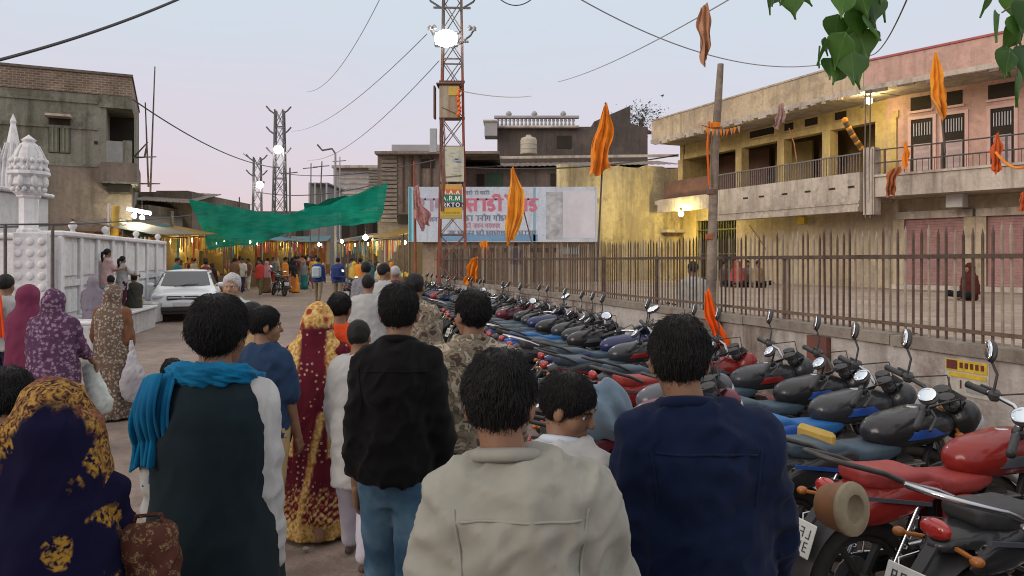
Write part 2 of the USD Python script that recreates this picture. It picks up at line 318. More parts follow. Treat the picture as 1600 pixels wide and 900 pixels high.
B = thing('yellow_building', 'two-storey yellow building with a stained balcony and open upper rooms', 'building', (J[0], J[1], 0), math.atan2(dY[1], dY[0]))
XL = ly(1018)                                    # far end of the front
def bx(par, name, lo, hi, m, label=None):
    lo, hi = np.minimum(lo, hi), np.maximum(lo, hi); return part(par, name, MB().box(lo, hi), m, label=label)
bx(B, 'roof_slab', (-.05, -7, 6.78), (XL, .05, 6.93), M_conc)
bx(B, 'fascia', (0.0, -.14, 6.932), (XL, .0, 7.74), M_yfas, 'stained cream roof parapet')
bx(B, 'parapet_coping', (0.0, -.17, 7.743), (XL + .02, .03, 7.80), M_conc)
# weathered edge drips under the fascia
b = MB()
x = .1
while x < XL - .3:
    w = R.uniform(.1, .5); b.box((x, -.04, 6.77 - R.uniform(.02, .10)), (x + w, .046, 6.79)); x += w + R.uniform(.0, .3)
part(B, 'broken_edge', b, M_conc, kind='stuff')
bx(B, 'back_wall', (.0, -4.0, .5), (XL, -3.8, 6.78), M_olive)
bx(B, 'end_wall', (XL - .25, -7, .5), (XL - .01, -1.5, 6.78), M_yw)
bx(B, 'beam', (0, -1.85, 6.15), (XL - .3, -1.5, 6.36), M_yw)
bx(B, 'upper_wall', (0.0, -1.82, 6.363), (XL - .3, -1.55, 6.78), M_yw)
for u0, u1 in ((1170, 1208), (1224, 1238), (1256, 1276), (1303, 1321)):
    a, c_ = ly(u0, -1.5), ly(u1, -1.5)
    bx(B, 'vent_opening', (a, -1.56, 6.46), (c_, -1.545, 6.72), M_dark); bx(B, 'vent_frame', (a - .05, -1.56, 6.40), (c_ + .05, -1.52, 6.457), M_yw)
cols = [ly(u, -1.5) for u in (1064, 1155, 1221, 1292, 1385)]
for i, x in enumerate(cols):
    w = .34 if i < 4 else .75
    bx(B, 'column', (x - w / 2, -1.83, 4.3), (x + w / 2, -1.46, 6.147), M_yw)
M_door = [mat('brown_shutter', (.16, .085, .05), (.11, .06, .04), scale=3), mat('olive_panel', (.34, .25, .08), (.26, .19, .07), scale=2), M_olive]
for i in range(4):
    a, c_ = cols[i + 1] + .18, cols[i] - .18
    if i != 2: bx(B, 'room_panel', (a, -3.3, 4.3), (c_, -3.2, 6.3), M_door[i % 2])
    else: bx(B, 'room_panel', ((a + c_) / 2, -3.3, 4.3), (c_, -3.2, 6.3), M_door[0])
bx(B, 'floor_slab', (.0, -7, 4.12), (XL, -.16, 4.3), M_conc)
# balcony front with mouldings
x0, x1 = ly(1343), ly(1120)
bx(B, 'balcony_front', (x0, -.16, 3.55), (x1, 0, 4.40), M_conc, 'stained grey balcony front')
for k, (z0, z1, o) in enumerate(((3.46, 3.547, .05), (3.36, 3.457, .02), (3.22, 3.357, .08))): bx(B, 'moulding', (x0, -.3, z0), (x1, o, z1), M_conc)
bx(B, 'balcony_end', (x0 - .005, -1.5, 3.55), (x0 + .14, -.163, 4.36), M_conc)
for u in (1165, 1190, 1226, 1262, 1300, 1330):
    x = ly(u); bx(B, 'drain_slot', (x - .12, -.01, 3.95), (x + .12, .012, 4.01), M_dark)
xs = np.arange(x0 + .06, x1 - .02, .105)
for x in xs: part(B, 'railing_bar', MB().beam((x, -.08, 4.39), (x, -.08, 4.96), .025), M_grail)
part(B, 'railing_top', MB().beam((x0, -.08, 4.98), (x1, -.08, 4.98), .05, .04), M_grail)
x2 = ly(1036)
bx(B, 'sheet_railing', (x1 + .02, -.1, 4.33), (x2, -.06, 5.02), M_rust, 'brown sheet metal balcony railing')
bx(B, 'balcony_return', (x1 + .01, -.16, 3.75), (x2 + .4, .0, 4.30), M_conc)
bx(B, 'corner_pier', (-.32, -.35, 3.1), (-.02, .03, 5.05), M_conc)
# ground floor
g0, g1 = ly(1150, -1.5), ly(1088, -1.5)
bx(B, 'ground_wall', (0, -1.8, .5), (g0, -1.5, 4.118), M_beige)
bx(B, 'ground_wall', (g1, -1.8, .5), (XL + 1, -1.5, 4.118), M_yw)
bx(B, 'gate_lintel', (g0, -1.8, 3.4), (g1, -1.5, 4.118), M_beige)
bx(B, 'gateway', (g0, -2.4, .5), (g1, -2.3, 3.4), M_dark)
for x in np.arange(g0 + .06, g1, .16): part(B, 'gate_bar', MB().beam((x, -1.62, .9), (x, -1.62, 3.38), .035), mat('green_gate', (.10, .10, .04), (.06, .065, .03), scale=8, rough=.6))
for z in (1.0, 2.0, 3.0): part(B, 'gate_rail', MB().beam((g0, -1.6, z), (g1, -1.6, z), .05), MATS['green_gate'])
x = ly(1252, -1.4); bx(B, 'meter_box', (x - .17, -1.5, 3.02), (x + .17, -1.36, 3.26), mat('meter_yellow', (.6, .45, .05)), 'small yellow box on the wall')
b = MB().tube(np.array([(ly(1200, -1.45), -1.46, 2.0), (ly(1187, -1.45), -1.46, 2.5), (ly(1170, -1.45), -1.46, 3.1)]), .012, 5); part(B, 'wall_cable', b, M_iron)
# pink building
K = thing('pink_building', 'two-storey pink building with grilled doors, balcony and pink shutters below', 'building', (J[0], J[1], 0), math.atan2(dP[1], dP[0]))
XN = -11.5
def kx(name, lo, hi, m, label=None): return bx(K, name, lo, hi, m, label)
kx('roof_slab', (XN, -7, 6.80), (-.02, .03, 6.94), M_conc)
kx('fascia', (XN, -.14, 6.943), (-.02, 0, 7.66), M_pink, 'pink roof parapet')
kx('red_coping', (XN, -.18, 7.663), (-.02, .04, 7.72), mat('red_coping_paint', (.40, .11, .10), (.3, .09, .085), scale=5))
b = MB(); x = -.1
while x > XN + 1:
    w = R.uniform(.2, 1.1); b.box((x - w, -.05, 6.80 - R.uniform(.02, .12)), (x, .026, 6.83)); x -= w + R.uniform(.0, .5)
part(K, 'broken_edge', b, mat('dark_stained_edge', (.12, .085, .07), (.2, .15, .12), scale=3, rough=.95), kind='stuff')
kx('upper_wall', (XN, -1.8, 4.2), (-.0, -1.5, 6.80), M_pink)
kx('back_wall', (XN, -7.2, .4), (0, -7, 6.9), M_pink)
def door(u0, u1, z0=4.25, zt=6.0, col=M_pink):
    a, c_ = sorted((lp(u0, -1.5), lp(u1, -1.5))); 
    d = numbered(K, 'door'); UsdGeom.Xform.Define(stage, d)
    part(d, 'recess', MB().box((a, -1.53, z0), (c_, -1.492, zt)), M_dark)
    part(d, 'leaf', MB().box((a + .07, -1.50, z0), (c_ - .07, -1.485, zt - .75)), mat('pale_door', (.46, .36, .35), (.36, .28, .27), scale=3))
    for k in range(7):
        x = a + .08 + (c_ - a - .16) * k / 6; part(d, 'grille_bar', MB().beam((x, -1.48, zt - .5), (x, -1.48, zt - .12), .022), mat('grille_white', (.5, .5, .52)))
    for k in range(4):
        z = z0 + .1 + k * .24; part(d, 'panel_strip', MB().box((a + .12, -1.484, z), (c_ - .12, -1.478, z + .14)), mat('pale_door_dark', (.30, .23, .23), (.4, .31, .3), scale=5))
    w = .09
    for lo, hi in (((a - w, -1.5, z0), (a, -1.46, zt + w)), ((c_, -1.5, z0), (c_ + w, -1.46, zt + w)), ((a, -1.5, zt), (c_, -1.46, zt + w))): part(d, 'frame', MB().box(lo, hi), mat('pink_trim', (.62, .42, .37), (.5, .33, .29), scale=3))
for u0, u1 in ((1424, 1458), (1474, 1508), (1548, 1585), (1612, 1660)): door(u0, u1)
for u0, u1 in ((1423, 1455), (1473, 1504), (1544, 1588), (1610, 1660)):
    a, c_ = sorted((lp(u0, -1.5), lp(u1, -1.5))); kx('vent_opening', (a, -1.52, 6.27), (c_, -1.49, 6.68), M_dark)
    kx('vent_sill', (a - .05, -1.5, 6.2), (c_ + .05, -1.45, 6.267), MATS['pink_trim'])
kx('balcony_slab', (XN, -1.8, 3.62), (-.35, 0.0, 4.2), M_conc, 'stained concrete balcony slab')
kx('slab_lip', (XN, -.2, 4.203), (-.35, .06, 4.27), M_conc)
for x in np.arange(-.6, XN, -1.55): part(K, 'rail_post', MB().beam((x, -.06, 4.26), (x, -.06, 5.02), .045), M_iron)
for z in (4.62, 5.0): part(K, 'rail_pipe', MB().tube([(-.35, -.06, z), (XN, -.06, z)], .022, 6), M_iron)
for x in np.arange(-1.0, XN, -.16): part(K, 'rail_bar', MB().beam((x, -.06, 4.27), (x, -.06, 4.62), .014), M_iron)
kx('ground_wall', (XN, -1.8, .4), (0, -1.6, 3.615), M_beige)
for u0, u1 in ((1415, 1507), (1543, 1640), (1660, 1760)):
    a, c_ = sorted((lp(u0, -1.55), lp(u1, -1.55))); sh = numbered(K, 'shutter'); UsdGeom.Xform.Define(stage, sh)
    nsl = 26
    for k in range(nsl):
        z = .95 + k * .078; part(sh, 'slat', MB().box((a, -1.6, z), (c_, -1.575 + .008 * (k % 2), z + .072)), M_shut)
    kx('lintel', (a - .25, -1.6, 3.0), (c_ + .25, -1.42, 3.22), M_conc)
    for x in (a - .17, c_ + .17): kx('pilaster', (x - .16, -1.6, .88), (x + .16, -1.46, 2.997), M_beige)
a, c_ = lp(1480, -.8), lp(1506, -.8); kx('white_box', (min(a, c_), -1.1, 3.25), (max(a, c_), -.7, 3.617), mat('dirty_white_box', (.5, .5, .48)), 'dirty white box under the balcony')
kx('step', (XN, -1.59, .7), (-.3, -1.0, 1.02), M_conc)
kx('corner_pier', (-.34, -.33, 3.1), (-.02, .05, 5.1), M_conc)
b = MB()
for k in range(2): 
    x = -.1 - .14 * k; b.tube([(x, .07, 3.0), (x + .02, .08, 4.4), (x - .02, .09, 6.8)], .02, 6)
part(K, 'drain_pipe', b, mat('old_pipe', (.16, .13, .11), (.10, .08, .07), scale=4))

# old yellow plastered wall left of the yellow building, and the back wall of the courtyard
M_oldy = mat('old_yellow_plaster', (.66, .56, .33), (.56, .46, .25), scale=.8, rough=.93, bump=.01, bscale=16., streak=(.24, .20, .14), sfac=.8, sscale=.7)
ow = thing('old_yellow_wall', 'high weathered yellow plaster wall beside the hoarding, lit from its right end', 'wall')
P_, Q_ = at(872, 0, 31.0), at(1090, 0, 33.2); nrm = unit((-(Q_ - P_)[1], (Q_ - P_)[0], 0))
def ragged(p, q, z0, z1, t, n=26, amp=.12, seed=1):
    b = MB(); rr = random.Random(seed); xs = np.linspace(0, 1, n); tops = [z1 + rr.uniform(-amp, amp * .3) for _ in xs]
    v, f = [], []
    for s_ in (0, 1):
        for x, zt in zip(xs, tops):
            c = np.array([p[0] + (q[0] - p[0]) * x, p[1] + (q[1] - p[1]) * x, 0]) + unit((-(q - p)[1], (q - p)[0], 0)) * t * (s_ - .5)
            v += [c + (0, 0, z0), c + (0, 0, zt)]
    k = 2 * n
    for i in range(n - 1):
        a = 2 * i; f += [[a, a + 2, a + 3, a + 1], [k + a, k + a + 1, k + a + 3, k + a + 2], [a + 1, a + 3, k + a + 3, k + a + 1]]
    f += [[0, 1, k + 1, k], [2 * n - 2, k + 2 * n - 2, k + 2 * n - 1, 2 * n - 1]]
    return b.add(v, f)
part(ow, 'plaster_wall', ragged(P_, Q_, .5, 5.85, .35, seed=4), M_oldy)
part(ow, 'ledge', MB().beam(at(1035, 0, 32.2) * (1, 1, 0) + (0, 0, 3.0), at(1085, 0, 32.7) * (1, 1, 0) + (0, 0, 3.0), .7, .12), M_conc)
bw = thing('back_wall', 'low tan wall with small holes below the white hoarding', 'wall')
A, C = at(684, 0, 29.6), at(935, 0, 29.6)
M_tan = mat('tan_plaster', (.44, .34, .235), (.33, .25, .175), scale=1.5, rough=.93, bump=.006, streak=(.2, .155, .12), sfac=.5)
part(bw, 'wall_body', MB().box((A[0] - .6, 29.5, .2), (C[0], 29.8, 2.42)), M_tan); part(bw, 'coping', MB().box((A[0] - .65, 29.42, 2.423), (C[0] + .02, 29.86, 2.5)), M_tan)
for u in (742, 768, 790, 830, 842, 855, 868, 880):
    x = at(u, 0, 29.5)[0]; part(bw, 'hole', MB().box((x - .07, 29.485, 2.05), (x + .07, 29.52, 2.22)), M_dark)
solo('small_blue_plate', MB().box(at(893, 402, 29.45) * (1, 0, 1) + (-.35, 29.43, .12), at(893, 402, 29.45) * (1, 0, 1) + (.35, 29.47, .40)), mat('pale_blue_plate', (.42, .52, .55)), 'small pale blue plate on the tan wall under the hoarding', 'plate')

# ---- the hoarding ----
hd = thing('hoarding', 'long white and blue printed hoarding with large pink headline lettering', 'hoarding')
HY = 29.0; A, C = at(638, 292, HY), at(933, 378, HY); HX0, HX1, HZ1, HZ0 = A[0], C[0], A[2], C[2]
M_hw = mat('hoarding_white', (.54, .60, .69), (.46, .52, .61), scale=.7, rough=.6, streak=(.38, .38, .42), sfac=.35)
def hx(u): return at(u, 0, HY)[0]
def hz(v): return at(0, v, HY)[2]
part(hd, 'board', MB().box((HX0, HY, HZ0), (HX1, HY + .06, HZ1)), M_hw)
part(hd, 'blue_band', MB().box((hx(690), HY - .006, HZ0 + .03), (hx(840), HY - .002, HZ0 + .30)), mat('hoarding_blue', (.12, .26, .42), (.2, .34, .5), scale=1.5))
for u0, u1, c in ((639, 643, (.04, .30, .34)), (645, 649, (.10, .45, .55)), (833, 837, (.22, .36, .46))): part(hd, 'stripe', MB().box((hx(u0), HY - .006, HZ0 + .02), (hx(u1), HY - .002, HZ1 - .02)), flat('stripe_%d' % u0, c, .6))
part(hd, 'grey_picture', MB().box((hx(853), HY - .006, hz(374)), (hx(879), HY - .002, hz(300))), mat('grey_print', (.27, .27, .29), (.52, .53, .57), scale=3.6, rough=.7))
part(hd, 'pale_panel', MB().box((hx(880), HY - .006, hz(372)), (hx(930), HY - .002, hz(298))), mat('faded_print', (.62, .62, .68), (.50, .49, .54), scale=1.2, rough=.7))
from shapely.geometry import LineString, Polygon, Point, box as sbox
from shapely.ops import unary_union
from shapely import affinity
# letters of the headline, drawn stroke by stroke under a head line (x to the right, y up, 1 = letter height)
GLY = {'aa': ([[(.5, 1), (.5, 0)]], .75), 'sa': ([[(.12, 1), (.12, .62), (.45, .55), (.15, .5), (.5, .0)], [(.45, .55), (.85, .55)], [(.85, 1), (.85, 0)]], 1.1),
       'da': ([[(.4, 1), (.4, .82), (.12, .72), (.12, .55), (.5, .5), (.6, .25), (.35, .08), (.08, .2)]], .8), 'ii': ([[(.3, 1), (.3, 0)], [(.3, 1), (.2, 1.3), (-.1, 1.35), (-.3, 1.15)]], .6),
       'pa': ([[(.1, 1), (.1, .5), (.3, .35), (.6, .4)], [(.6, 1), (.6, 0)]], .85), 'e': ([[(.1, 1), (-.1, 1.25), (-.3, 1.35)]], .05),
       'na': ([[(.6, 1), (.6, 0)], [(.6, .5), (.2, .5), (.15, .35)]], .85), 'ra': ([[(.1, 1), (.35, .8), (.35, .6), (.1, .5), (.5, .02)]], .6), 'ga': ([[(.2, 1), (.2, .4), (.05, .35)], [(.6, 1), (.6, 0)]], .85),
       'o': ([[(.4, 1), (.4, 0)], [(.4, 1), (.2, 1.25), (0, 1.35)]], .6)}
def headline(parent, word, x, z, h, m, y, weight=.13, name='letter', dash=True, y_axis=1):
    x0 = x
    for g in word:
        if g == ' ': x += h * .4; continue
        st, adv = GLY[g]
        poly = unary_union([LineString(s_).buffer(weight, cap_style=2, join_style=1, quad_segs=3) for s_ in st] + ([sbox(-.1, .93, adv + .02, 1.08)] if dash else []))
        poly = affinity.affine_transform(poly, [h, 0, 0, h, x, z])
        part(parent, name, MB().prism(poly, .006, M=[[1, 0, 0], [0, 0, -1], [0, 1, 0]], c=(0, y, 0)), m); x += adv * h * .98
    return x
M_hp = mat('headline_pink', (.55, .17, .24), (.46, .13, .19), scale=3)
M_ht = mat('small_print', (.14, .16, .26), (.2, .22, .3), scale=3); M_hr = mat('small_print_pink', (.5, .22, .33))
zb = hz(330); HH = .47
headline(hd, ['ra', 'aa', 'ga', 'aa'], hx(654), zb, HH, mat('headline_grey', (.28, .2, .26), (.4, .3, .36), scale=2), HY - .004)
headline(hd, ['sa', 'aa', 'da', 'ii', ' ', 'e', 'pa', 'na', 'da'], hx(727), zb, HH, M_hp, HY - .004)
wr = random.Random(3)
def small_lines(u0, u1, v, h, m):
    x = hx(u0)
    while x < hx(u1):
        w = [wr.choice(['aa', 'sa', 'da', 'pa', 'na', 'ra', 'ga', 'o']) for _ in range(wr.randint(2, 5))]
        x = headline(hd, w, x, hz(v), h, m, HY - .004, weight=.12, name='small_letter') + h * .5
small_lines(728, 765, 304, .13, M_ht); small_lines(664, 682, 346, .15, M_ht); small_lines(727, 800, 345, .20, M_ht); small_lines(727, 778, 356, .16, M_hr); small_lines(700, 830, 368, .18, M_ht)
for u in (640, 735, 835, 930): part(hd, 'support_post', MB().beam(at(u, 0, 29.12) * (1, 1, 0) + (0, 0, .5), at(u, 0, 29.12) * (1, 1, 0) + (0, 0, HZ1 - .05), .08), M_iron)
# ================= left side: old building, marble shrine, white wall =================
M_lb = mat('mossy_plaster', (.25, .24, .20), (.175, .172, .135), scale=.55, rough=.95, bump=.02, bscale=10., streak=(.085, .082, .055), sfac=.75, sscale=.8)
M_lb2 = mat('brown_plaster', (.235, .185, .15), (.165, .13, .105), scale=.6, rough=.95, bump=.02, bscale=9., streak=(.10, .085, .07), sfac=.6, sscale=.9)
MATS['parapet_brick'] = usdkit.material(stage, '/World/Looks/parapet_brick', {
    'tc': ('texture_coordinate', {}), 'mp': ('mapping', {'rotation': (math.pi / 2, 0, 0)}), 'br': ('brick_texture', {'scale': 1.0, 'brick_width': .26, 'row_height': .095, 'mortar_size': .014, 'color1': (.23, .155, .11), 'color2': (.15, .105, .08), 'mortar': (.34, .28, .22), 'bias': -.1}),
    'n': ('noise_texture', {'scale': 1.2, 'detail': 5.0}), 'nr': ('rgb_ramp', {'ramp': [(.4, (1, 1, 1)), (.7, (.5, .48, .44))]}), 'mx': ('mix', {'mix_type': 'multiply', 'fac': .9}), 'bp': ('bump', {'distance': .02, 'invert': True}), 'p': ('principled_bsdf', {'roughness': .95})},
    [('tc.object', 'mp.vector'), ('mp.vector', 'br.vector'), ('tc.object', 'n.vector'), ('n.fac', 'nr.fac'), ('br.color', 'mx.color1'), ('nr.color', 'mx.color2'), ('mx.color', 'p.base_color'), ('br.fac', 'bp.height'), ('bp.normal', 'p.normal')], surface='p.BSDF')
M_brk = MATS['parapet_brick']
LBA = math.radians(25)
LB = thing('old_building', 'tall mossy old building with a bare brick parapet and one dark open balcony', 'building', (-15.55, 30, 0), LBA)
def lx(u):
    k = (u - CX) / FPX; return float((k * 30 + 15.55) / (math.cos(LBA) - k * math.sin(LBA)))
def lz(v): return EYE + (HZ - v) / FPX * 30
def lb(name, lo, hi, m, label=None): return bx(LB, name, lo, hi, m, label)
e0, e1 = lx(166), lx(206)
lb('wall', (-14, 0, 0), (e0, 8, lz(152)), M_lb); lb('wall', (e0 + .001, 2.2, 0), (e1, 8, lz(152)), M_lb); lb('wall', (e0 + .001, 0, 0), (e1, 2.19, lz(256)), M_lb2)
lb('lower_wall', (-14, -.025, 0), (e0 + .5, .0, lz(262)), M_lb2, 'bare brown lower wall')
lb('brick_parapet', (-8.0, -.03, lz(151.5)), (e1, 8, lz(121)), M_brk, 'bare brick parapet'); lb('mossy_parapet', (-14, -.03, lz(151.5)), (-8.002, 8, lz(117)), M_lb)
lb('coping', (-14, -.08, lz(120.8)), (e1 + .04, 8.05, lz(117)), mat('dark_coping', (.14, .115, .10), (.09, .08, .07), scale=2))
lb('lintel', (e0 - .25, -.06, lz(171)), (e1 + .02, 2.2, lz(152.2)), M_lb); lb('balcony_panel', (e0, -.03, lz(255.5)), (lx(192), .05, lz(222)), mat('grey_sheet', (.27, .265, .25), (.2, .2, .19), scale=2), 'grey balcony sheet'); lb('balcony_pier', (lx(192.2), -.03, lz(255.5)), (e1, .25, lz(220)), M_lb)
lb('balcony_dark', (e0, 2.1, lz(255)), (e1, 2.19, lz(171.2)), M_dark); lb('ledge', (e0 - .1, -.25, lz(258)), (e1 + .1, .0, lz(255.7)), M_lb)
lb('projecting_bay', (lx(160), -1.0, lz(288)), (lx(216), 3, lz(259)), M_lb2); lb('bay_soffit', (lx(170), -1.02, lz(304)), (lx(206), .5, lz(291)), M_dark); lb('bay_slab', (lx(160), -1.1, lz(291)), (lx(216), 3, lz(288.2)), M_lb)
w = numbered(LB, 'window'); UsdGeom.Xform.Define(stage, w)
part(w, 'opening', MB().box((lx(76), -.02, lz(245)), (lx(110), .05, lz(193))), M_dark)
for a, c_ in ((77, 92), (94, 109)): part(w, 'shutter', MB().box((lx(a), -.035, lz(244)), (lx(c_), -.005, lz(205))), mat('green_shutter', (.15, .15, .10), (.10, .10, .07), scale=4))
for u in (81, 87, 98, 104): part(w, 'shutter_slat', MB().box((lx(u), -.045, lz(242)), (lx(u) + .04, -.036, lz(207))), mat('pale_slat', (.25, .25, .18)))
part(w, 'hood', MB().box((lx(73), -.55, lz(192.5)), (lx(113), -.0, lz(189))), M_conc)
for u, v_ in ((150, 226), (40, 300), (20, 230)): lb('wall_hole', (lx(u) - .06, -.03, lz(v_) - .06), (lx(u) + .06, .02, lz(v_) + .06), M_dark)
for z in (lz(262), lz(205), lz(165)): lb('string_course', (-14, -.05, z - .05), (e0 - .3, -.002, z + .05), M_lb)
# rods standing on the roof to the right
rd = thing('bamboo_mast', 'thin leaning bamboo masts lashed together beside the old building', 'mast')
def pole(par, a, b_, r0, r1, m, name='pole', n=6): return part(par, name, MB().tube([a, (np.asarray(a) + b_) / 2, b_], [r0, (r0 + r1) / 2, r1], n), m, True)
M_bam = mat('weathered_bamboo', (.17, .13, .10), (.11, .085, .07), scale=6, rough=.8)
for (u0, v0), (u1, v1) in (((235, 300), (242, 104)), ((232, 292), (227, 160)), ((208, 247), (231, 222)), ((226, 245), (230, 222)), ((212, 246), (244, 245)), ((215, 287), (250, 287))): pole(rd, at(u0, v0, 31.6), at(u1, v1, 31.6), .04, .025, M_bam)

# white marble wall with panels
M_mar = mat('white_marble', (.66, .65, .665), (.55, .545, .555), scale=.8, rough=.55, streak=(.42, .42, .43), sfac=.5, sscale=1.0)
WA0, WA1 = np.array([-9.23, 15.0]), np.array([-11.56, 24.4]); wdir = unit(WA1 - WA0); wlen = np.linalg.norm(WA1 - WA0); wang = math.atan2(wdir[1], wdir[0])
ww = thing('marble_wall', 'white panelled marble wall with small round finials on its coping', 'wall', (*WA0, 0), wang)   # local x along, -y towards the road
part(ww, 'core', MB().box((0, 0, 0), (wlen, .25, 2.25)), M_mar)
part(ww, 'coping', MB().rbox((-.05, -.1, 2.252), (wlen + .05, .35, 2.37), .03), M_mar)
part(ww, 'plinth', MB().box((-.0, -.08, 0), (wlen, -.002, .58)), M_mar); part(ww, 'mid_rail', MB().box((0, -.05, 1.22), (wlen, -.002, 1.36)), M_mar)
npan = 8
for k in range(npan + 1):
    x = wlen * k / npan; part(ww, 'pilaster', MB().rbox((x - .09, -.075, .582), (x + .09, .0, 2.25), .015), M_mar)
for k in range(npan):
    x0_, x1_ = wlen * k / npan + .17, wlen * (k + 1) / npan - .17
    for z0, z1 in ((.66, 1.15), (1.43, 2.16)): part(ww, 'panel', MB().rbox((x0_, -.03, z0), (x1_, .0, z1), .02), M_mar)
for k in (1, 3, 5.5, 7.8):
    x = wlen * k / npan; part(ww, 'finial', MB().lathe([(.0, 2.62), (.07, 2.58), (.095, 2.52), (.07, 2.46), (.035, 2.43), (.06, 2.40), (.06, 2.36)][::-1], 12, (x, .12, 0)), M_mar, True)
lg = thing('marble_ledge', 'long low white stone ledge people sit on below the marble wall', 'ledge', (*WA0, 0), wang)
for k in range(4):
    a, c_ = -.9 + k * 1.35, -.9 + k * 1.35 + 1.34
    part(lg, 'block', MB().rbox((a, -.86, -.05), (c_, -.085, .50 + .004 * (k % 2)), .02), mat('ledge_stone', (.50, .495, .50), (.40, .39, .39), scale=1.2, rough=.7, streak=(.28, .26, .25), sfac=.5)); part(lg, 'top_slab', MB().rbox((a, -.92, .506), (c_, -.085, .57), .015), M_mar)
solo('stone_block', MB().rbox((-10.5, 20.2, 0), (-9.85, 20.8, .60), .05), MATS['ledge_stone'], 'rounded grey stone block in front of the marble ledge near the car', 'block')
# marble gate piers at far left
def pier(name, label, u, Yp, s=1.0):
    X = at(u, 0, Yp)[0]; t = thing(name, label, 'pillar', (X, Yp, 0), .1)
    part(t, 'base', MB().rbox((-.5, -.5, 0), (.5, .5, 2.2), .03), M_mar); part(t, 'base_mould', MB().rbox((-.56, -.56, 2.203), (.56, .56, 2.34), .04), M_mar)
    z0, z1 = EYE + (HZ - 350) / FPX * Yp, EYE + (HZ - 305) / FPX * Yp
    part(t, 'shaft', MB().lathe([(.24, 2.34), (.24, 2.42), (.19, 2.46), (.19, z1 - .08), (.24, z1 - .04), (.24, z1)], 8), M_mar)
    zc = EYE + (HZ - 268) / FPX * Yp; zt = EYE + (HZ - 222) / FPX * Yp; zz = EYE + (HZ - 216) / FPX * Yp
    part(t, 'capital', MB().lathe([(.24, z1), (.30, z1 + .06), (.27, z1 + .14), (.34, z1 + .22), (.31, zc - .14), (.41, zc - .07), (.40, zc)], 12), M_mar)
    for k in range(8):
        a = k * math.pi / 4; part(t, 'carved_bracket', MB().ell((.32 * math.cos(a), .32 * math.sin(a), z1 + .3), (.07, .07, .14), 1), M_mar, True)
    part(t, 'dome', MB().lathe([(.32, zc), (.33, zc + .12), (.31, zc + .25), (.25, zt - .22), (.17, zt - .06), (.11, zt), (.15, zt + .04), (.1, zt + .08), (0, zz + .08)], 12), M_mar, True)
    for k in range(14):
        a = k * math.pi / 7
        for rr_, zq in ((.345, zc + .04), (.33, zc + .22), (.30, z1 + .12)): part(t, 'carved_petal', MB().ell((rr_ * math.cos(a), rr_ * math.sin(a), zq), (.045, .045, .06), 1), M_mar, True)
    for k in range(8):
        a = k * math.pi / 4 + .39; part(t, 'dome_rib', MB().tube([(.335 * math.cos(a), .335 * math.sin(a), zc), (.315 * math.cos(a), .315 * math.sin(a), zc + .25), (.18 * math.cos(a), .18 * math.sin(a), zt - .08)], .026, 5), M_mar, True)
    return t
pier('marble_pillar', 'white marble pillar with a carved domed capital at the left', 45, 16.0)
sh = thing('marble_shrine', 'white carved marble shrine with pointed spires at the left edge', 'shrine', (at(-10, 0, 16.8)[0], 16.8, 0), .1)
part(sh, 'body', MB().rbox((-1.5, -.6, 0), (.45, 1.5, 3.3), .04), M_mar)
for x, zt, r, z0 in ((-.02, 4.75, .34, 3.35), (.42, 5.0, .26, 3.4), (-1.0, 5.6, .6, 3.35)):
    part(sh, 'spire', MB().lathe([(r, z0), (r, z0 + .25), (r * .82, z0 + .7), (r * .5, z0 + (zt - z0) * .65), (r * .2, zt - .12), (r * .25, zt - .06), (0, zt + .12)], 10, (x, 0, 0)), M_mar)
    for k in range(10):
        a = k * math.pi / 5; part(sh, 'spire_rib', MB().tube([(x + r * 1.02 * math.cos(a), r * 1.02 * math.sin(a), z0), (x + r * .86 * math.cos(a), r * .86 * math.sin(a), z0 + .7), (x + r * .52 * math.cos(a), r * .52 * math.sin(a), z0 + (zt - z0) * .65)], .03, 4), M_mar)
for k, (z0, z1, o) in enumerate(((3.303, 3.4, .1), (2.3, 2.4, .06), (1.1, 1.2, .05))): part(sh, 'cornice', MB().rbox((-1.5 - o, -.6 - o, z0), (.45 + o, 1.5 + o, z1), .03), M_mar)
for k in range(4): part(sh, 'carved_panel', MB().rbox((-1.4 + .46 * k, -.64, 1.3), (-1.06 + .46 * k, -.6, 2.2), .02), M_mar)
# carved grille gate between the pillars
gt = thing('marble_screen', 'pale carved stone screen with small relief rows beside the doorway', 'screen', (*(at(56, 0, 14.6)[:2]), 0), .2)
part(gt, 'slab', MB().rbox((-.42, 0, 0), (.22, .12, 2.32), .02), M_mar)
for i in range(9):
    for j in range(3): part(gt, 'relief', MB().ell((-.32 + j * .21, 0, .3 + i * .23), (.075, .035, .085), 1), M_mar, True)
pole(gt, (-.5, -.1, 0), (-.5, -.1, 2.45), .03, .03, M_iron); pole(gt, (.34, -.1, 0), (.34, -.1, 2.45), .03, .03, M_iron); pole(gt, (-2.2, -.1, 2.42), (.9, -.1, 2.5), .02, .02, M_iron, 'cross_pipe')

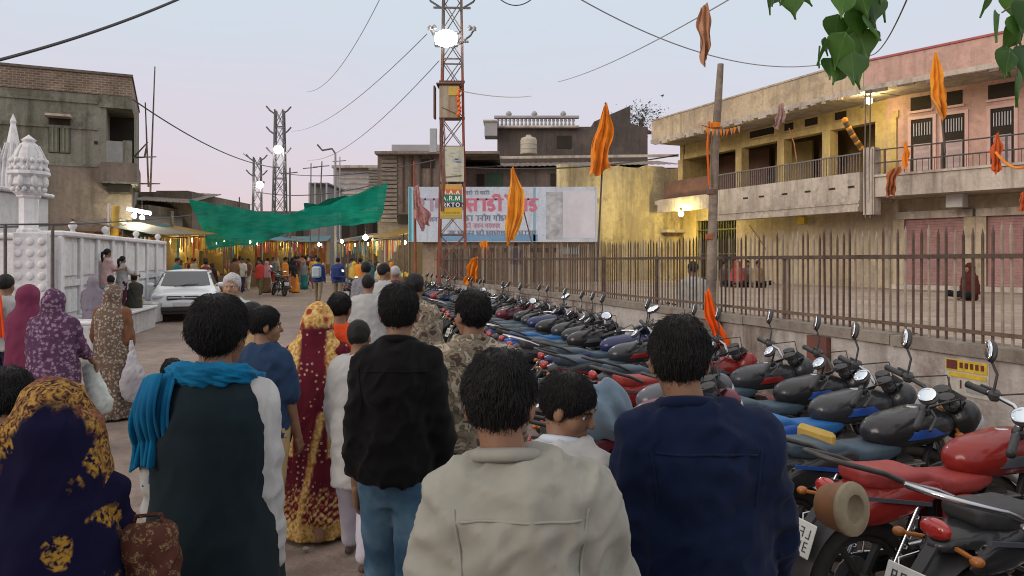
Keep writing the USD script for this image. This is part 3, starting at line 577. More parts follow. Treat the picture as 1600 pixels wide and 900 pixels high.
# ================= lattice towers =================
M_steel = mat('tower_steel', (.17, .15, .135), (.11, .10, .09), scale=5, rough=.7, metal=.15, streak=(.24, .09, .05), sfac=.6, sscale=2)
M_steeld = mat('tower_steel_grey', (.13, .125, .125), (.08, .08, .08), scale=5, rough=.6)
M_red = mat('tower_red_paint', (.30, .085, .05), (.18, .055, .035), scale=4, rough=.75)
def tower(label, X, Y, z0, z1, w0, w1, npan, leg, m, m2=None, rz=.0, name='lattice_tower'):
    t = thing(name, label, 'tower', (X, Y, z0), rz); H = z1 - z0
    wz = lambda z: w0 + (w1 - w0) * z / H
    C4 = ((-1, -1), (1, -1), (1, 1), (-1, 1))
    for sx, sy in C4:
        k_ = .72 if m2 else 1.0; wm = wz(H * k_); g = MB().beam((sx * w0 / 2, sy * w0 / 2, 0), (sx * wm / 2, sy * wm / 2, H * k_), leg, leg); part(t, 'leg', g, m2 or m)
        if m2: part(t, 'upper_leg', MB().beam((sx * wm / 2, sy * wm / 2, H * k_ + .001), (sx * w1 / 2, sy * w1 / 2, H), leg, leg), m)
    for k in range(npan):
        za, zb_ = H * k / npan, H * (k + 1) / npan; a, c_ = wz(za) / 2, wz(zb_) / 2
        for i in range(4):
            p, q = C4[i], C4[(i + 1) % 4]
            P = lambda s_, h_, z: np.array([s_[0] * h_, s_[1] * h_, z])
            part(t, 'brace', MB().beam(P(p, a, za), P(q, c_, zb_), leg * .55, leg * .35), m2 if (m2 and za < 2.4) else m); part(t, 'brace', MB().beam(P(q, a * .985, za), P(p, c_ * .985, zb_), leg * .55, leg * .35), m)
            if k % 3 == 0: part(t, 'tie', MB().beam(P(p, a, za), P(q, a, za), leg * .6, leg * .6), m)
    return t
TY = 21.0; TX = at(707, 0, TY)[0]
tw = tower('tall rust and grey lattice tower with a bright lamp and notice boards', TX, TY, 0, 9.9, .80, .48, 12, .062, M_steel, M_red, .04)
def tz(v): return EYE + (HZ - v) / FPX * TY
def tp(u, v, dy=-.36): return at(u, v, TY + dy)
for z in (tz(132), tz(188)): 
    part(tw, 'collar', MB().beam((-.36, -.31, z), (.36, -.31, z), .05, .07), M_rust)
# cross arms with insulators
for z, dx in ((tz(60), .62), (tz(8), .7)):
    part(tw, 'cross_arm', MB().beam((-dx * .75, -.3, z - .18), (dx * .75, -.3, z - .18), .05), M_steeld)
    for s_ in (-1, 1):
        a = numbered(tw, 'insulator_arm'); UsdGeom.Xform.Define(stage, a)
        part(a, 'arm', MB().tube([(s_ * .2, -.3, z - .25), (s_ * (dx - .1), -.3, z + .0), (s_ * dx, -.3, z + .18)], .03, 6), M_steeld)
        for k in range(2): part(a, 'insulator', MB().lathe([(.02, 0), (.07, .02), (.05, .06), (.075, .09), (.02, .15)], 10, (s_ * (dx - .12 * k), -.3, z + .12 + .02 * k)), mat('porcelain', (.32, .30, .3), rough=.3), True)
M_lamp = glow('flood_light', (1.0, .97, .90), 90.0); M_glass = glow('flood_rim', (1.0, .96, .88), 14.0)
fl = thing('flood_lamp', 'blazing white flood lamp on the tall lattice tower', 'lamp', tuple(tp(697, 60, -.42)), 0)
part(fl, 'housing', MB().rbox((-.34, .02, -.22), (.34, .14, .22), .04), flat('lamp_grey', (.3, .3, .32), .4, .5))
for x, z in ((-.17, 0), (.17, 0)): part(fl, 'lens', MB().ell((x, -.02, z), (.155, .07, .18), 2), M_lamp, True)
part(fl, 'rim', MB().ell((0, .0, 0), (.33, .05, .25), 2), M_glass, True); part(fl, 'bracket', MB().beam((0, .1, 0), (0, .42, -.1), .05), M_steeld)
# boards tied to the tower
def board(name, label, cat, u0, u1, v0, v1, m, dy=-.40):
    a, c_ = tp(u0, v1, dy), tp(u1, v0, dy); t = thing(name, label, cat, ((a[0] + c_[0]) / 2, TY + dy, a[2])); W, Hh = c_[0] - a[0], c_[2] - a[2]
    part(t, 'panel', MB().rbox((-W / 2, -.01, 0), (W / 2, .02, Hh), .006), m); return t, W, Hh
M_cream = mat('board_cream', (.53, .50, .40), (.43, .43, .34), scale=3, rough=.7, streak=(.3, .27, .2), sfac=.4)
t, W, Hh = board('notice_board', 'faded cream notice board tied to the tall tower above the orange and green sign', 'notice board', 688, 725, 229, 284, M_cream)
rr = random.Random(5)
for k in range(9):
    x, z = rr.uniform(-W * .32, W * .25), Hh * (.2 + .085 * k); part(t, 'print', MB().box((x - .05, -.013, z), (x + rr.uniform(.04, .14), -.0105, z + .03)), mat('faded_ink', (.30, .31, .27), (.38, .38, .33), scale=8))
part(t, 'print', MB().box((.02, -.013, Hh * .55), (W * .42, -.0105, Hh * .66)), mat('faded_blue', (.33, .38, .42)))
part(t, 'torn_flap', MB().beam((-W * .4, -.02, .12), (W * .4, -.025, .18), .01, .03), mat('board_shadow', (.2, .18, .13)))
t, W, Hh = board('painted_sign', 'small orange, green and yellow painted sign on the tall tower', 'sign', 688, 722, 288, 342, mat('sign_cream', (.60, .45, .25), (.52, .38, .2), scale=6), dy=-.405)
zf = lambda v: Hh * (342 - v) / 54
M_wt = flat('sign_white', (.75, .76, .74), .5)
for nm, v0, v1, c in (('orange_band', 289, 296, (.62, .33, .08)), ('red_band', 296.3, 304, (.55, .14, .04)), ('green_band', 304.3, 315.5, (.01, .19, .12)), ('dark_band', 315.8, 324, (.015, .03, .06)), ('yellow_band', 325, 336, (.58, .38, .04)), ('olive_band', 336.3, 341.5, (.38, .34, .10))):
    part(t, nm, MB().box((-W / 2 + .008, -.014, zf(v1)), (W / 2 - .008, -.0105, zf(v0))), mat('sign_' + nm, c, rough=.6))
def lettering(par, s_, x, z, h, m, y, width=None, bold=True, name='letter'):
    cx = x
    tot = None
    ms = []
    for ch in s_:
        if ch == ' ': cx += h * .4; continue
        g = meshkit.text_mesh(ch, h, .003, bold); w_ = g.bounds[1][0]
        v = g.vertices @ np.array([[1, 0, 0], [0, 0, -1], [0, 1, 0]]).T + (cx, y, z); ms.append((v, g.faces)); cx += w_ + h * .12
    k = (width / (cx - x)) if width else 1
    for v, f in ms:
        v = v.copy(); v[:, 0] = x + (v[:, 0] - x) * k; part(par, name, (v, f), m)
lettering(t, 'G.A.A', -W * .42, zf(303.4), .10, M_wt, -.015, W * .84); lettering(t, 'A.R.M', -W * .42, zf(313), .12, M_wt, -.015, W * .84); lettering(t, 'RKTO', -W * .42, zf(323), .11, M_wt, -.015, W * .84)
lettering(t, 'ooooo', -W * .42, zf(334), .07, mat('sign_brown', (.35, .2, .03)), -.015, W * .84)
t = thing('meter_cabinet', 'rusty grey-beige metal cabinet high on the tall tower with orange flowers', 'cabinet', tuple(tp(702, 187, -.2)))
part(t, 'box', MB().rbox((-.26, -.26, 0), (.30, .2, .92), .02), mat('cabinet_beige', (.40, .37, .28), (.30, .27, .2), scale=3, rough=.7, streak=(.25, .13, .07), sfac=.6))
part(t, 'open_door', MB().rbox((-.42, -.30, .0), (-.37, .0, .9), .01), M_rust); part(t, 'sloped_roof', MB().rbox((-.34, -.32, .925), (.36, .24, .98), .015), M_rust); part(t, 'seam', MB().beam((-.2, -.268, .3), (.25, -.268, .1), .015, .015), M_rust); part(t, 'yellow_cloth', MB().rbox((.0, -.285, .62), (.3, -.262, .88), .01), mat('mustard_cloth', (.55, .40, .10), (.45, .3, .07), scale=8))
gl = thing('flower_garland', 'orange and red flower garland hung on the right corner of the tower cabinet', 'garland')
M_or = mat('marigold', (.80, .22, .02), (.72, .12, .015), scale=20); M_og = cloth('saffron_cloth', (.86, .30, .02), (.74, .21, .015), 3.0, .35); M_oy = cloth('yellow_saffron_cloth', (.88, .43, .06), (.80, .28, .02), 2.2, .4); M_rd = mat('red_flower', (.5, .06, .02), scale=20)
for k in range(16): part(gl, 'flower', MB().ell(tp(717 + R.uniform(-1.5, 2), 142 + k * 2.6, -.52), (.045, .04, .045), 1), M_or if k % 3 else M_rd, True)
cc = thing('cable_bundle', 'tangle of reddish cables running down the left leg of the tower', 'cable')
for k in range(6):
    pts = [tp(688 + k * 1.2 + R.uniform(-2, 2), v_, -.42) for v_ in (130, 160, 190, 215, 240, 280, 330)]; part(cc, 'cable', MB().tube(pts, .014, 5), mat('red_cable', (.22, .07, .05), (.3, .14, .09), scale=6) if k % 2 else M_iron)
solo('grey_sheet_panel', MB().rbox(tp(671.5, 238, .1), tp(683, 201, .16), .01), mat('sheet_grey', (.42, .44, .46)), 'plain grey metal panel fixed left of the tall tower', 'panel')
# smaller far towers
t2 = tower('dark far lattice tower with two pairs of arms and a white lamp', at(437, 0, 52)[0], 52, .2, EYE + (HZ - 172) / FPX * 52, 1.0, .55, 10, .10, M_steeld, None, .1)
t3 = tower('shorter lattice tower farther left with a glaring lamp', at(402, 0, 62)[0], 62, .3, EYE + (HZ - 246) / FPX * 62, .85, .55, 8, .10, M_steeld, None, .2)
def small_lamp(u, v, Y, r, label, s=40., c=(1, .97, .92)):
    t = thing('street_lamp', label, 'lamp', tuple(at(u, v, Y)))
    part(t, 'lens', MB().ell((0, -.05, 0), (r, r * .6, r), 2), glow('lamp_%d' % int(s), c, s), True); part(t, 'hood', MB().rbox((-r, -.02, r * .5), (r, r * 1.2, r * 1.1), .03), M_steeld); part(t, 'stem', MB().beam((0, 0, 0), (0, .45, -.1), .05), M_steeld)
small_lamp(435, 234, 51.2, .3, 'white lamp on the dark far lattice tower'); small_lamp(406, 289, 61.4, .3, 'white lamp on the shorter far lattice tower')
for tt, Yt, u, vs in ((t2, 52, 437, (172, 204, 236)), (t3, 62, 402, (246, 270))):
    for v_ in vs:
        for s_ in (-1, 1):
            h = EYE + (HZ - v_) / FPX * Yt - (.2 if tt == t2 else .3); part(tt, 'arm', MB().tube([(s_ * .25, -.3, h - .35), (s_ * .6, -.3, h - .1), (s_ * .85, -.3, h + .2)], .06, 5), M_steeld)
up = [((524, 312), (524, 240), 45, .09), ((453, 330), (453, 262), 48, .08), ((495, 300), (503, 252), 50, .06), ((531, 310), (531, 245), 60, .07), ((484, 325), (486, 255), 55, .06), ((377, 390), (374, 308), 42, .05)]
for i, (a, c_, Yp, r) in enumerate(up):
    t = thing('utility_pole', ['pale post with a curved lamp arm beyond the green net', 'thin dark pole right of the far lattice tower', 'leaning thin rod above the green net', 'thin grey pole with a pale flag bracket', 'thin pole before the far grey hut', 'leaning pole under the green net at left'][i], 'pole')
    p, q = at(*a, Yp), at(*c_, Yp); p[2] = road_z(0, Yp) ; pole(t, p, q, r, r * .7, mat('pale_post', (.33, .31, .31)) if i in (0, 3) else M_steeld, 'shaft')
    if i == 0: part(t, 'lamp_arm', MB().tube([q, q + (-.2, 0, .3), q + (-.8, 0, .2), q + (-1.1, 0, .55)], .06, 6), M_steeld)
    elif i < 5: part(t, 'cross_arm', MB().beam(q + (-.6, 0, -.4), q + (.5, 0, -.3), .06), M_steeld)

# ================= wires =================
M_wire = flat('black_wire', (.035, .035, .04), .6); M_wirep = flat('grey_wire', (.28, .28, .31), .6)
def wire(label, p, q, sag, r=.012, m=None, n=28): return solo('overhead_wire', MB().tube(catenary(p, q, sag, n), r, 5), m or M_wire, label, 'wire')
wire('thick twisted black cable crossing the upper left corner', at(-80, 113, 9), at(330, -25, 12.5), .12, .022)
wire('wire rising from mid sky to the top edge left of the tower', at(480, 143, 45), at(605, -25, 24), .9, .014, M_wirep)
wire('wire running from the far poles up to the left tower insulator', at(455, 205, 52), tp(668, 52), .7, .014, M_wirep)
wire('lower wire from far roofs up to the tower middle', at(480, 250, 52), tp(686, 95), .8, .014, M_wirep)
wire('wire from the old building down to the far lattice tower', at(207, 155, 29.5), at(437, 262, 51.8), .6, .03)
wire('wire sagging from the pole top to the lattice tower at right of frame top', at(872, 128, 22), at(1180, -25, 9), .15, .010, M_wirep)
wire('thin wire from the top edge to the yellow roof corner behind the leaves', at(895, -8, 14), at(1350, 84, 21.5), .8, .014, M_wirep)
wire('wire curving up behind the hanging leaves to the top edge', at(1352, 84, 21.5), at(1425, -20, 10), .35, .012)
wire('pale wire leaving the tall tower to the right', tp(720, 142), at(830, 150, 30), .1, .016, mat('white_wire', (.6, .6, .62)))
wire('short dark wire loop at the top edge right of the tower', at(770, -12, 15), at(850, -22, 15), .33, .012)
wire('wire from the small far tower to the net corner', at(402, 300, 61), at(600, 285, 44), .5, .035)
wire('wire between the far lattice towers', at(380, 240, 62), at(437, 262, 52), .3, .03)
wire('wire over the marble wall', at(-60, 357, 14.2), at(400, 318, 45), .25, .02)
wire('wire strung from far tower past the pole tops', at(437, 270, 51.8), at(680, 250, 30), .4, .025)
wire('roof cable over the brown houses', at(726, 262, 28), at(1060, 242, 31), .25, .03)

# ================= middle distance: houses, sheds, net =================
M_bh = mat('brown_house', (.20, .155, .13), (.135, .105, .09), scale=.6, rough=.95, bump=.03, bscale=5., streak=(.085, .07, .06), sfac=.6, sscale=.8)
M_bh2 = mat('dark_brown_house', (.115, .09, .078), (.075, .06, .053), scale=.7, rough=.95, streak=(.06, .05, .045), sfac=.6)
M_tin = mat('tin_roof', (.26, .22, .195), (.17, .14, .125), scale=1.5, rough=.8, streak=(.12, .085, .065), sfac=.6)
M_gry = mat('grey_house', (.36, .35, .355), (.28, .27, .275), scale=.6, rough=.95)
def slab(t, name, u0, u1, v0, v1, Y, D, m, z0=None, dy=0):
    a, c_ = at(u0, v1, Y), at(u1, v0, Y); return part(t, name, MB().box((a[0], Y + dy, a[2] if z0 is None else z0), (c_[0], Y + D, c_[2])), m)
H1 = thing('brown_house', 'large dark brown house with a white balustrade on its flat roof', 'house')
slab(H1, 'wall', 777, 1012, 198, 420, 45, 9, M_bh2, .3); part(H1, 'stepped_wall', (np.array([at(928, 198, 46), at(985, 198, 46), at(985, 165, 46), at(928, 190, 46)] + [p_ + np.array((0, 7, 0)) for p_ in (at(928, 198, 46), at(985, 198, 46), at(985, 165, 46), at(928, 190, 46))]), q2t([[0, 1, 2, 3], [5, 4, 7, 6], [1, 5, 6, 2], [4, 0, 3, 7], [3, 2, 6, 7]])), M_bh2); slab(H1, 'roof_edge', 773, 905, 196, 199, 44.6, 1, M_conc, dy=0)
for i in range(20):
    u = 778 + i * 6.2; c_ = at(u, 195, 44.9); part(H1, 'baluster', MB().lathe([(.07, 0), (.09, .06), (.05, .14), (.10, .3), (.05, .42), (.08, .5)], 8, (c_[0], c_[1], c_[2] - .02)), M_gry, True)
slab(H1, 'balustrade_rail', 772, 905, 180.5, 184, 44.7, .4, M_gry); slab(H1, 'balcony_stub', 757, 776.8, 190, 212, 44.3, 1.4, M_gry); slab(H1, 'stub_cap', 755, 777, 187, 189.7, 44.2, 1.6, M_conc)
for u in (795, 835, 880): 
    c_ = at(u, 181, 44.9); part(H1, 'finial', MB().lathe([(.12, 0), (.2, .1), (.12, .25), (0, .32)], 8, tuple(c_)), M_gry, True)
for u0, u1, v0, v1 in ((870, 893, 212, 232), (1015, 1012, 0, 0)):
    if u1 > u0: slab(H1, 'window', u0, u1, v0, v1, 44.97, .06, M_dark)
b = MB().add(np.array([at(985.2, 192, 46), at(985.2, 210, 46), at(1030, 210, 46), at(985.2, 192, 52), at(985.2, 210, 52), at(1030, 210, 52)]), [[0, 1, 2], [5, 4, 3]]).add(np.array([at(985.2, 192, 46), at(1030, 210, 46), at(1030, 210, 52), at(985.2, 192, 52)]), [[0, 1, 2, 3]]); part(H1, 'lean_to_roof', b, M_bh2)
wt = thing('water_tank', 'pale cylindrical water tank on the roof in front of the dark brown house', 'tank', tuple(at(826, 242, 41)))
part(wt, 'drum', MB().lathe([(0, 0), (.46, 0), (.48, .08), (.46, .12), (.46, .8), (.4, .93), (.15, 1.02), (.15, 1.1), (0, 1.1)], 18), mat('tank_cream', (.42, .38, .30), (.34, .30, .24), scale=2), True)
for z in (.3, .55): part(wt, 'band', MB().lathe([(.46, z), (.485, z + .02), (.46, z + .05)], 18), MATS['tank_cream'])
H2 = thing('long_shed', 'long brown shed with a patched tin roof behind the hoarding', 'shed')
slab(H2, 'wall', 700, 1065, 262, 420, 40, 5, M_bh, .4)
a, c_ = at(690, 262, 39.6), at(1062, 250, 39.6); 
for k in range(14):
    xa = a[0] + (c_[0] - a[0]) * k / 14; xb = a[0] + (c_[0] - a[0]) * (k + 1) / 14 + .1
    P = np.array([[(xa + (xb - xa) * i / 6, 39.5 + 6 * j, 6.7 + j * .95 + .012 * k + (.03 if i % 2 else 0)) for j in (0, 1)] for i in range(7)]); part(H2, 'tin_sheet', MB().sheet(P, .02), M_tin)
part(H2, 'roof_beam', MB().beam(at(735, 247, 39.4), at(1060, 243, 39.4), .14), M_conc)
slab(H2, 'green_door', 760, 785, 270, 293, 39.95, .08, mat('dull_green', (.05, .10, .06), (.04, .07, .05), scale=3)); slab(H2, 'window', 860, 868, 271, 290, 39.95, .08, M_dark); slab(H2, 'window', 745, 757, 272, 295, 39.95, .08, M_dark)
H3 = thing('slatted_house', 'brown house with rows of horizontal shutter slats left of the tower', 'house')
slab(H3, 'wall', 590, 700, 240, 420, 38, 8, M_bh, .3); slab(H3, 'roof_slab', 585, 780, 236, 240, 37.4, 9, M_tin); slab(H3, 'parapet', 612, 690, 226, 235.8, 40, 5, M_gry)
for k in range(16):
    v_ = 243 + k * 6.6; slab(H3, 'slat', 596, 620, v_, v_ + 4.6, 37.93, .09, mat('brown_slat', (.25, .2, .17), (.17, .135, .115), scale=3))
for k in range(9):
    v_ = 262 + k * 5; slab(H3, 'slat', 576, 594, v_ , v_ + 3.4, 42, .3, MATS['brown_slat'])
for u in (628, 641, 655, 672): slab(H3, 'upright', u, u + 2, 242, 330, 37.9, .12, M_rust)
slab(H3, 'window', 622, 640, 335, 350, 37.93, .1, M_dark); slab(H3, 'window', 655, 678, 248, 262, 37.93, .1, M_dark)
H4 = thing('far_grey_house', 'far pale grey house showing above the right end of the green net', 'house')
slab(H4, 'wall', 521, 585, 262, 410, 90, 9, M_gry, 0); slab(H4, 'roof_slab', 518, 590, 258, 262, 89, 11, M_conc)
for k in range(5): slab(H4, 'slat', 528, 580, 268 + k * 8, 271 + k * 8, 89.9, .2, M_conc)
H5 = thing('far_hut', 'small dark grey hut on a far roof between poles', 'hut'); slab(H5, 'wall', 485, 511, 288, 410, 70, 6, mat('hut_grey', (.17, .165, .165)), 0); slab(H5, 'roof', 483, 513, 285.5, 288, 69.5, 7, M_steeld)
for k in range(4): slab(H5, 'pipe', 482 + k * 9, 484 + k * 9, 285, 320, 69.3, .15, M_gry)
H6 = thing('far_street_end', 'dim brown houses closing the far end of the bazaar', 'house')
slab(H6, 'wall', 300, 640, 330, 420, 78, 6, M_bh2, 0)
for k in range(12): slab(H6, 'window', 318 + k * 24, 328 + k * 24, 345, 372, 77.9, .15, M_dark)
H7 = thing('tin_roof_house', 'brown house with a patched tin roof left of the green net', 'house')
slab(H7, 'wall', 216, 300, 300, 420, 36, 8, M_bh, 0); slab(H7, 'wall', 150, 232, 320, 420, 33, 8, M_bh2, 0)
for k in range(9):
    xa, xb = at(214 + k * 10, 0, 35.4)[0], at(225 + k * 10, 0, 35.4)[0]; z = EYE + (HZ - (300 + k * .6)) / FPX * 35.4
    P = np.array([[(xa + (xb - xa) * i / 4, 34.6 + 4 * j, z - .45 + j * .75 + (.03 if i % 2 else 0)) for j in (0, 1)] for i in range(5)]); part(H7, 'tin_sheet', MB().sheet(P, .02), M_tin)
slab(H7, 'low_parapet', 244, 294, 298, 313, 38, 2, M_bh)
tr = thing('far_tree', 'small dark tree behind the yellow building roof edge', 'tree')
pole(tr, at(1000, 215, 60), at(1003, 185, 60), .25, .12, M_bam, 'trunk'); b = MB()
for k in range(900):
    c_ = at(1003, 187, 60) + rng.normal(0, 1, 3) * (.8, .8, .6); a = rng.normal(size=(3, 3)) * .07; b.add(c_ + a, [[0, 1, 2]])
part(tr, 'crown', b, mat('far_leaf', (.05, .06, .04), (.035, .045, .03)), kind='stuff')

# green shade net
M_net = cloth('green_net', (.012, .30, .205), (.008, .20, .135), .55, .6)
def net(label, top, bot, m=M_net, n=34, folds=.42, seed=1):
    r_ = np.random.default_rng(seed); top, bot = np.asarray(top, float), np.asarray(bot, float)
    s_ = np.linspace(0, 1, n); k = np.linspace(0, 1, len(top)); T = np.stack([np.interp(s_, k, top[:, i]) for i in range(3)], 1); Bm = np.stack([np.interp(s_, k, bot[:, i]) for i in range(3)], 1)
    P = []
    for j in range(15):
        t = j / 14; row = T * (1 - t) + Bm * t; row[:, 2] -= .35 * math.sin(math.pi * t) * (1 - np.abs(2 * s_ - 1) * .4)
        q = np.stack([s_ * 7, np.full(n, t * 2.0), s_ * 0 + seed], 1); row[:, 2] += (meshkit.fbm(q, 3, seed) - .5) * folds; row[:, 1] += (meshkit.fbm(q + 9, 3, seed) - .5) * folds * 2; P.append(row)
    return solo('shade_net', MB().sheet(np.array(P)), m, label, 'net', smooth=True)
net('wide green shade net sagging across the bazaar street', [at(298, 314, 33), at(370, 327, 33), at(450, 333, 33.5), at(520, 318, 34), at(606, 281, 34)], [at(326, 392, 33.6), at(385, 382, 34), at(450, 366, 34.5), at(520, 357, 35), at(592, 352, 35)])
net('second darker green net hanging above the right half of the first', [at(474, 318, 41), at(520, 311, 41), at(560, 302, 41), at(604, 284, 40)], [at(478, 334, 42), at(520, 334, 42), at(560, 331, 42), at(600, 318, 41)], cloth('green_net_dark', (.004, .12, .085), (.003, .09, .06), .5, .35), seed=5)
net('ragged green net strip hanging low at the left under the wide net', [at(318, 352, 41), at(350, 350, 42), at(392, 352, 42)], [at(325, 390, 42), at(355, 394, 42), at(395, 380, 42)], seed=8)
MATS['green_net'] = usdkit.material(stage, '/World/Looks/green_net_mesh', {'tc': ('texture_coordinate', {}), 'n': ('noise_texture', {'scale': 1.1, 'detail': 5.0}), 'r': ('rgb_ramp', {'ramp': [(.35, (.006, .17, .115)), (.65, (.012, .26, .18))]}), 'd': ('diffuse_bsdf', {}), 't': ('translucent_bsdf', {}), 'm': ('mix_closure', {'fac': .55}),
    'mp': ('mapping', {'scale': (1, 1, 5)}), 'n2': ('noise_texture', {'scale': 2.0, 'detail': 6.0}), 'r2': ('rgb_ramp', {'ramp': [(.42, (.03, .03, .03)), (.65, (.15, .15, .15))]}), 'tr': ('transparent_bsdf', {}), 'm2': ('mix_closure', {})},
    [('tc.object', 'n.vector'), ('n.fac', 'r.fac'), ('r.color', 'd.color'), ('r.color', 't.color'), ('d.BSDF', 'm.closure1'), ('t.BSDF', 'm.closure2'), ('tc.object', 'mp.vector'), ('mp.vector', 'n2.vector'), ('n2.fac', 'r2.fac'), ('r2.color', 'm2.fac'), ('m.closure', 'm2.closure1'), ('tr.BSDF', 'm2.closure2')], surface='m2.closure')
for p_ in ('shade_net', 'shade_net_002'): UsdShade.MaterialBindingAPI.Apply(stage.GetPrimAtPath('/World/' + p_)).Bind(MATS['green_net'])
lit = random.Random(9); g = MB()
for k in range(260):
    Y_ = lit.uniform(4.5, 24); x_ = lit.uniform(-.42 * Y_, 1.4 - .3 * Y_ * .9); z_ = float(road_z(0, Y_)) + .012; a_ = lit.uniform(0, 6.3); s_ = lit.uniform(.01, .045)
    if k % 3: g.ell((x_, Y_, z_), (s_ * .7, s_ * .6, s_ * .4), 1)
    else: g.sheet(np.array([[(x_ + s_ * i * math.cos(a_) - s_ * .7 * j * math.sin(a_), Y_ + s_ * i * math.sin(a_) + s_ * .7 * j * math.cos(a_), z_ + .012 * lit.random() * abs(i)) for j in (-1, 1)] for i in (-1, 0, 1)]), .002)
p = part('/World', 'road_litter', g, mat('litter', (.42, .39, .34), (.16, .12, .09), scale=2.0, rough=.9)); tag(stage.GetPrimAtPath(p), 'small stones and paper scraps scattered over the dusty road', 'litter', None, 'stuff')
# bazaar stalls
M_bulb = glow('warm_bulb', (1.0, .78, .36), 110.0); M_bulbw = glow('cool_bulb', (1.0, .96, .66), 190.0)
GOODS = [mat('goods_%d' % i, c, rough=.6) for i, c in enumerate([(.65, .42, .04), (.55, .10, .04), (.60, .26, .05), (.42, .30, .10), (.55, .50, .40), (.10, .22, .25), (.35, .06, .12), (.70, .50, .08), (.22, .15, .09)])]
TARPS = [mat('tarp_%d' % i, c, rough=.7) for i, c in enumerate([(.04, .12, .13), (.12, .10, .08), (.20, .12, .05), (.05, .16, .22), (.28, .18, .04), (.10, .085, .07)])]
M_wood = mat('stall_wood', (.20, .135, .08), (.13, .09, .055), scale=6, rough=.8)
def stall(label, X, Y, rz, W=3.0, D=2.2, H=2.7, seed=0, tarp=0, back=None):
    r_ = random.Random(seed); z = float(road_z(0, Y)); t = thing('market_stall', label, 'market stall', (X, Y, z), rz)
    for sx in (-1, 1):
        for sy in (0, 1): part(t, 'post', MB().tube([(sx * W / 2, sy * D, 0), (sx * W / 2, sy * D, H + sy * .4)], .04, 6), M_wood)
    P = np.array([[(-W / 2 - .2 + (W + .4) * i / 8, -.5 + (D + .6) * j / 4, H - .05 + .5 * j / 4 - .10 * math.sin(math.pi * i / 8) + r_.uniform(-.03, .03)) for j in range(5)] for i in range(9)]); part(t, 'awning', MB().sheet(P, .015), TARPS[tarp], True)
    part(t, 'counter', MB().rbox((-W / 2 + .1, .1, 0), (W / 2 - .1, .9, .8), .02), M_wood); part(t, 'back_cloth', MB().box((-W / 2, D - .04, .1), (W / 2, D, H)), back or mat('stall_back_%d' % (seed % 4), [(.50, .36, .07), (.24, .15, .06), (.30, .12, .05), (.20, .17, .11)][seed % 4], scale=1))
    part(t, 'side_cloth', MB().box((W / 2 - .01, .3, .9), (W / 2 + .02, D, H - .1)), MATS.get('stall_side') or mat('stall_side', (.30, .22, .09), (.2, .14, .06), scale=1))
    part(t, 'hanging_rail', MB().tube([(-W / 2, -.1, H - .2), (W / 2, -.1, H - .2)], .02, 5), M_iron)
    k = 0; x = -W / 2 + .12
    while x < W / 2 - .05:                       # goods hung from the rail
        l = r_.uniform(.35, 1.1); m = r_.choice(GOODS); 
        if r_.random() < .6: g = MB().tube([(x, -.1, H - .22), (x + .01, -.1, H - .22 - l * .5), (x, -.1, H - .22 - l)], [.03, .05, .035], 5)
        else: g = MB().rbox((x - .07, -.14, H - .25 - l * .7), (x + .07, -.06, H - .25), .02)
        part(t, 'hanging_goods', g, m); x += r_.uniform(.13, .26)
    for i in range(9):
        a = -W / 2 + .25 + i * (W - .5) / 8; part(t, 'heap', MB().ell((a, .45 + r_.uniform(-.15, .15), .82), (.15, .2, r_.uniform(.12, .3)), 1), r_.choice(GOODS), True)
    for x in np.linspace(-W / 2 + .4, W / 2 - .4, 2): part(t, 'bulb', MB().ell((x, .3, H - .35), (.07, .07, .09), 1), M_bulb, True)
    return t
SL = [('market stall under a dark tarp just beyond the marble wall', -13.3, 27.5, 1), ('market stall with yellow heaps behind the white car', -14.0, 31.0, 4), ('market stall under a brown awning left of the bazaar', -14.6, 35.2, 2), ('market stall with hanging strings under the net edge', -14.6, 39.8, 0), ('far left market stall fourth along the bazaar', -14.4, 44.5, 3), ('farthest left market stall before the crowd', -15.6, 50.5, 5)]
for i, (lab, X, Y, tp_) in enumerate(SL): stall(lab, X, Y, math.radians(75), 3.2, 2.2, 2.75 + .1 * (i % 2), i + 10, tp_)
SR = [('bright yellow market stall left of the hoarding', -5.9, 35.0, 4), ('market stall second on the right of the bazaar', -7.6, 40.0, 0), ('market stall third on the right side under net', -9.6, 46.0, 2), ('far right market stall with red goods', -11.8, 53.0, 1)]
for i, (lab, X, Y, tp_) in enumerate(SR): stall(lab, X, Y, math.radians(-52), 3.0, 2.0, 2.75, i + 30, tp_, mat('stall_back_bright', (.60, .50, .05), (.5, .38, .04), scale=1) if i == 0 else None)
for i, (X, Y, rz) in enumerate(((-16.4, 58, .1), (-19.6, 57, .3))): stall(['market stall across the street end at left', 'market stall across the street end behind the crowd'][i], X, Y, rz, 3.4, 2, 2.8, 50 + i, i)
def awning(label, a, b_, c_, d_, m, seed):
    P = np.array([[np.asarray(a) * (1 - i / 10) * (1 - j / 6) + np.asarray(b_) * i / 10 * (1 - j / 6) + np.asarray(d_) * (1 - i / 10) * j / 6 + np.asarray(c_) * i / 10 * j / 6 for j in range(7)] for i in range(11)])
    P[:, :, 2] += (meshkit.fbm(P * .9, 3, seed) - .5) * .35; return solo('awning_sheet', MB().sheet(P, .02), m, label, 'awning', smooth=True)
awning('dark sagging awning sheet over the stalls behind the marble wall', at(186, 352, 28), at(285, 360, 34), at(285, 338, 36), at(186, 335, 31), TARPS[1], 1)
awning('teal awning sheet below the dark one behind the marble wall', at(190, 366, 27), at(262, 374, 31), at(270, 352, 33), at(190, 350, 29), TARPS[0], 2)
awning('orange awning sheet under the left end of the green net', at(286, 362, 37), at(326, 372, 39), at(326, 344, 41), at(286, 340, 40), mat('orange_tarp', (.45, .20, .03), (.4, .28, .04), scale=1), 3)
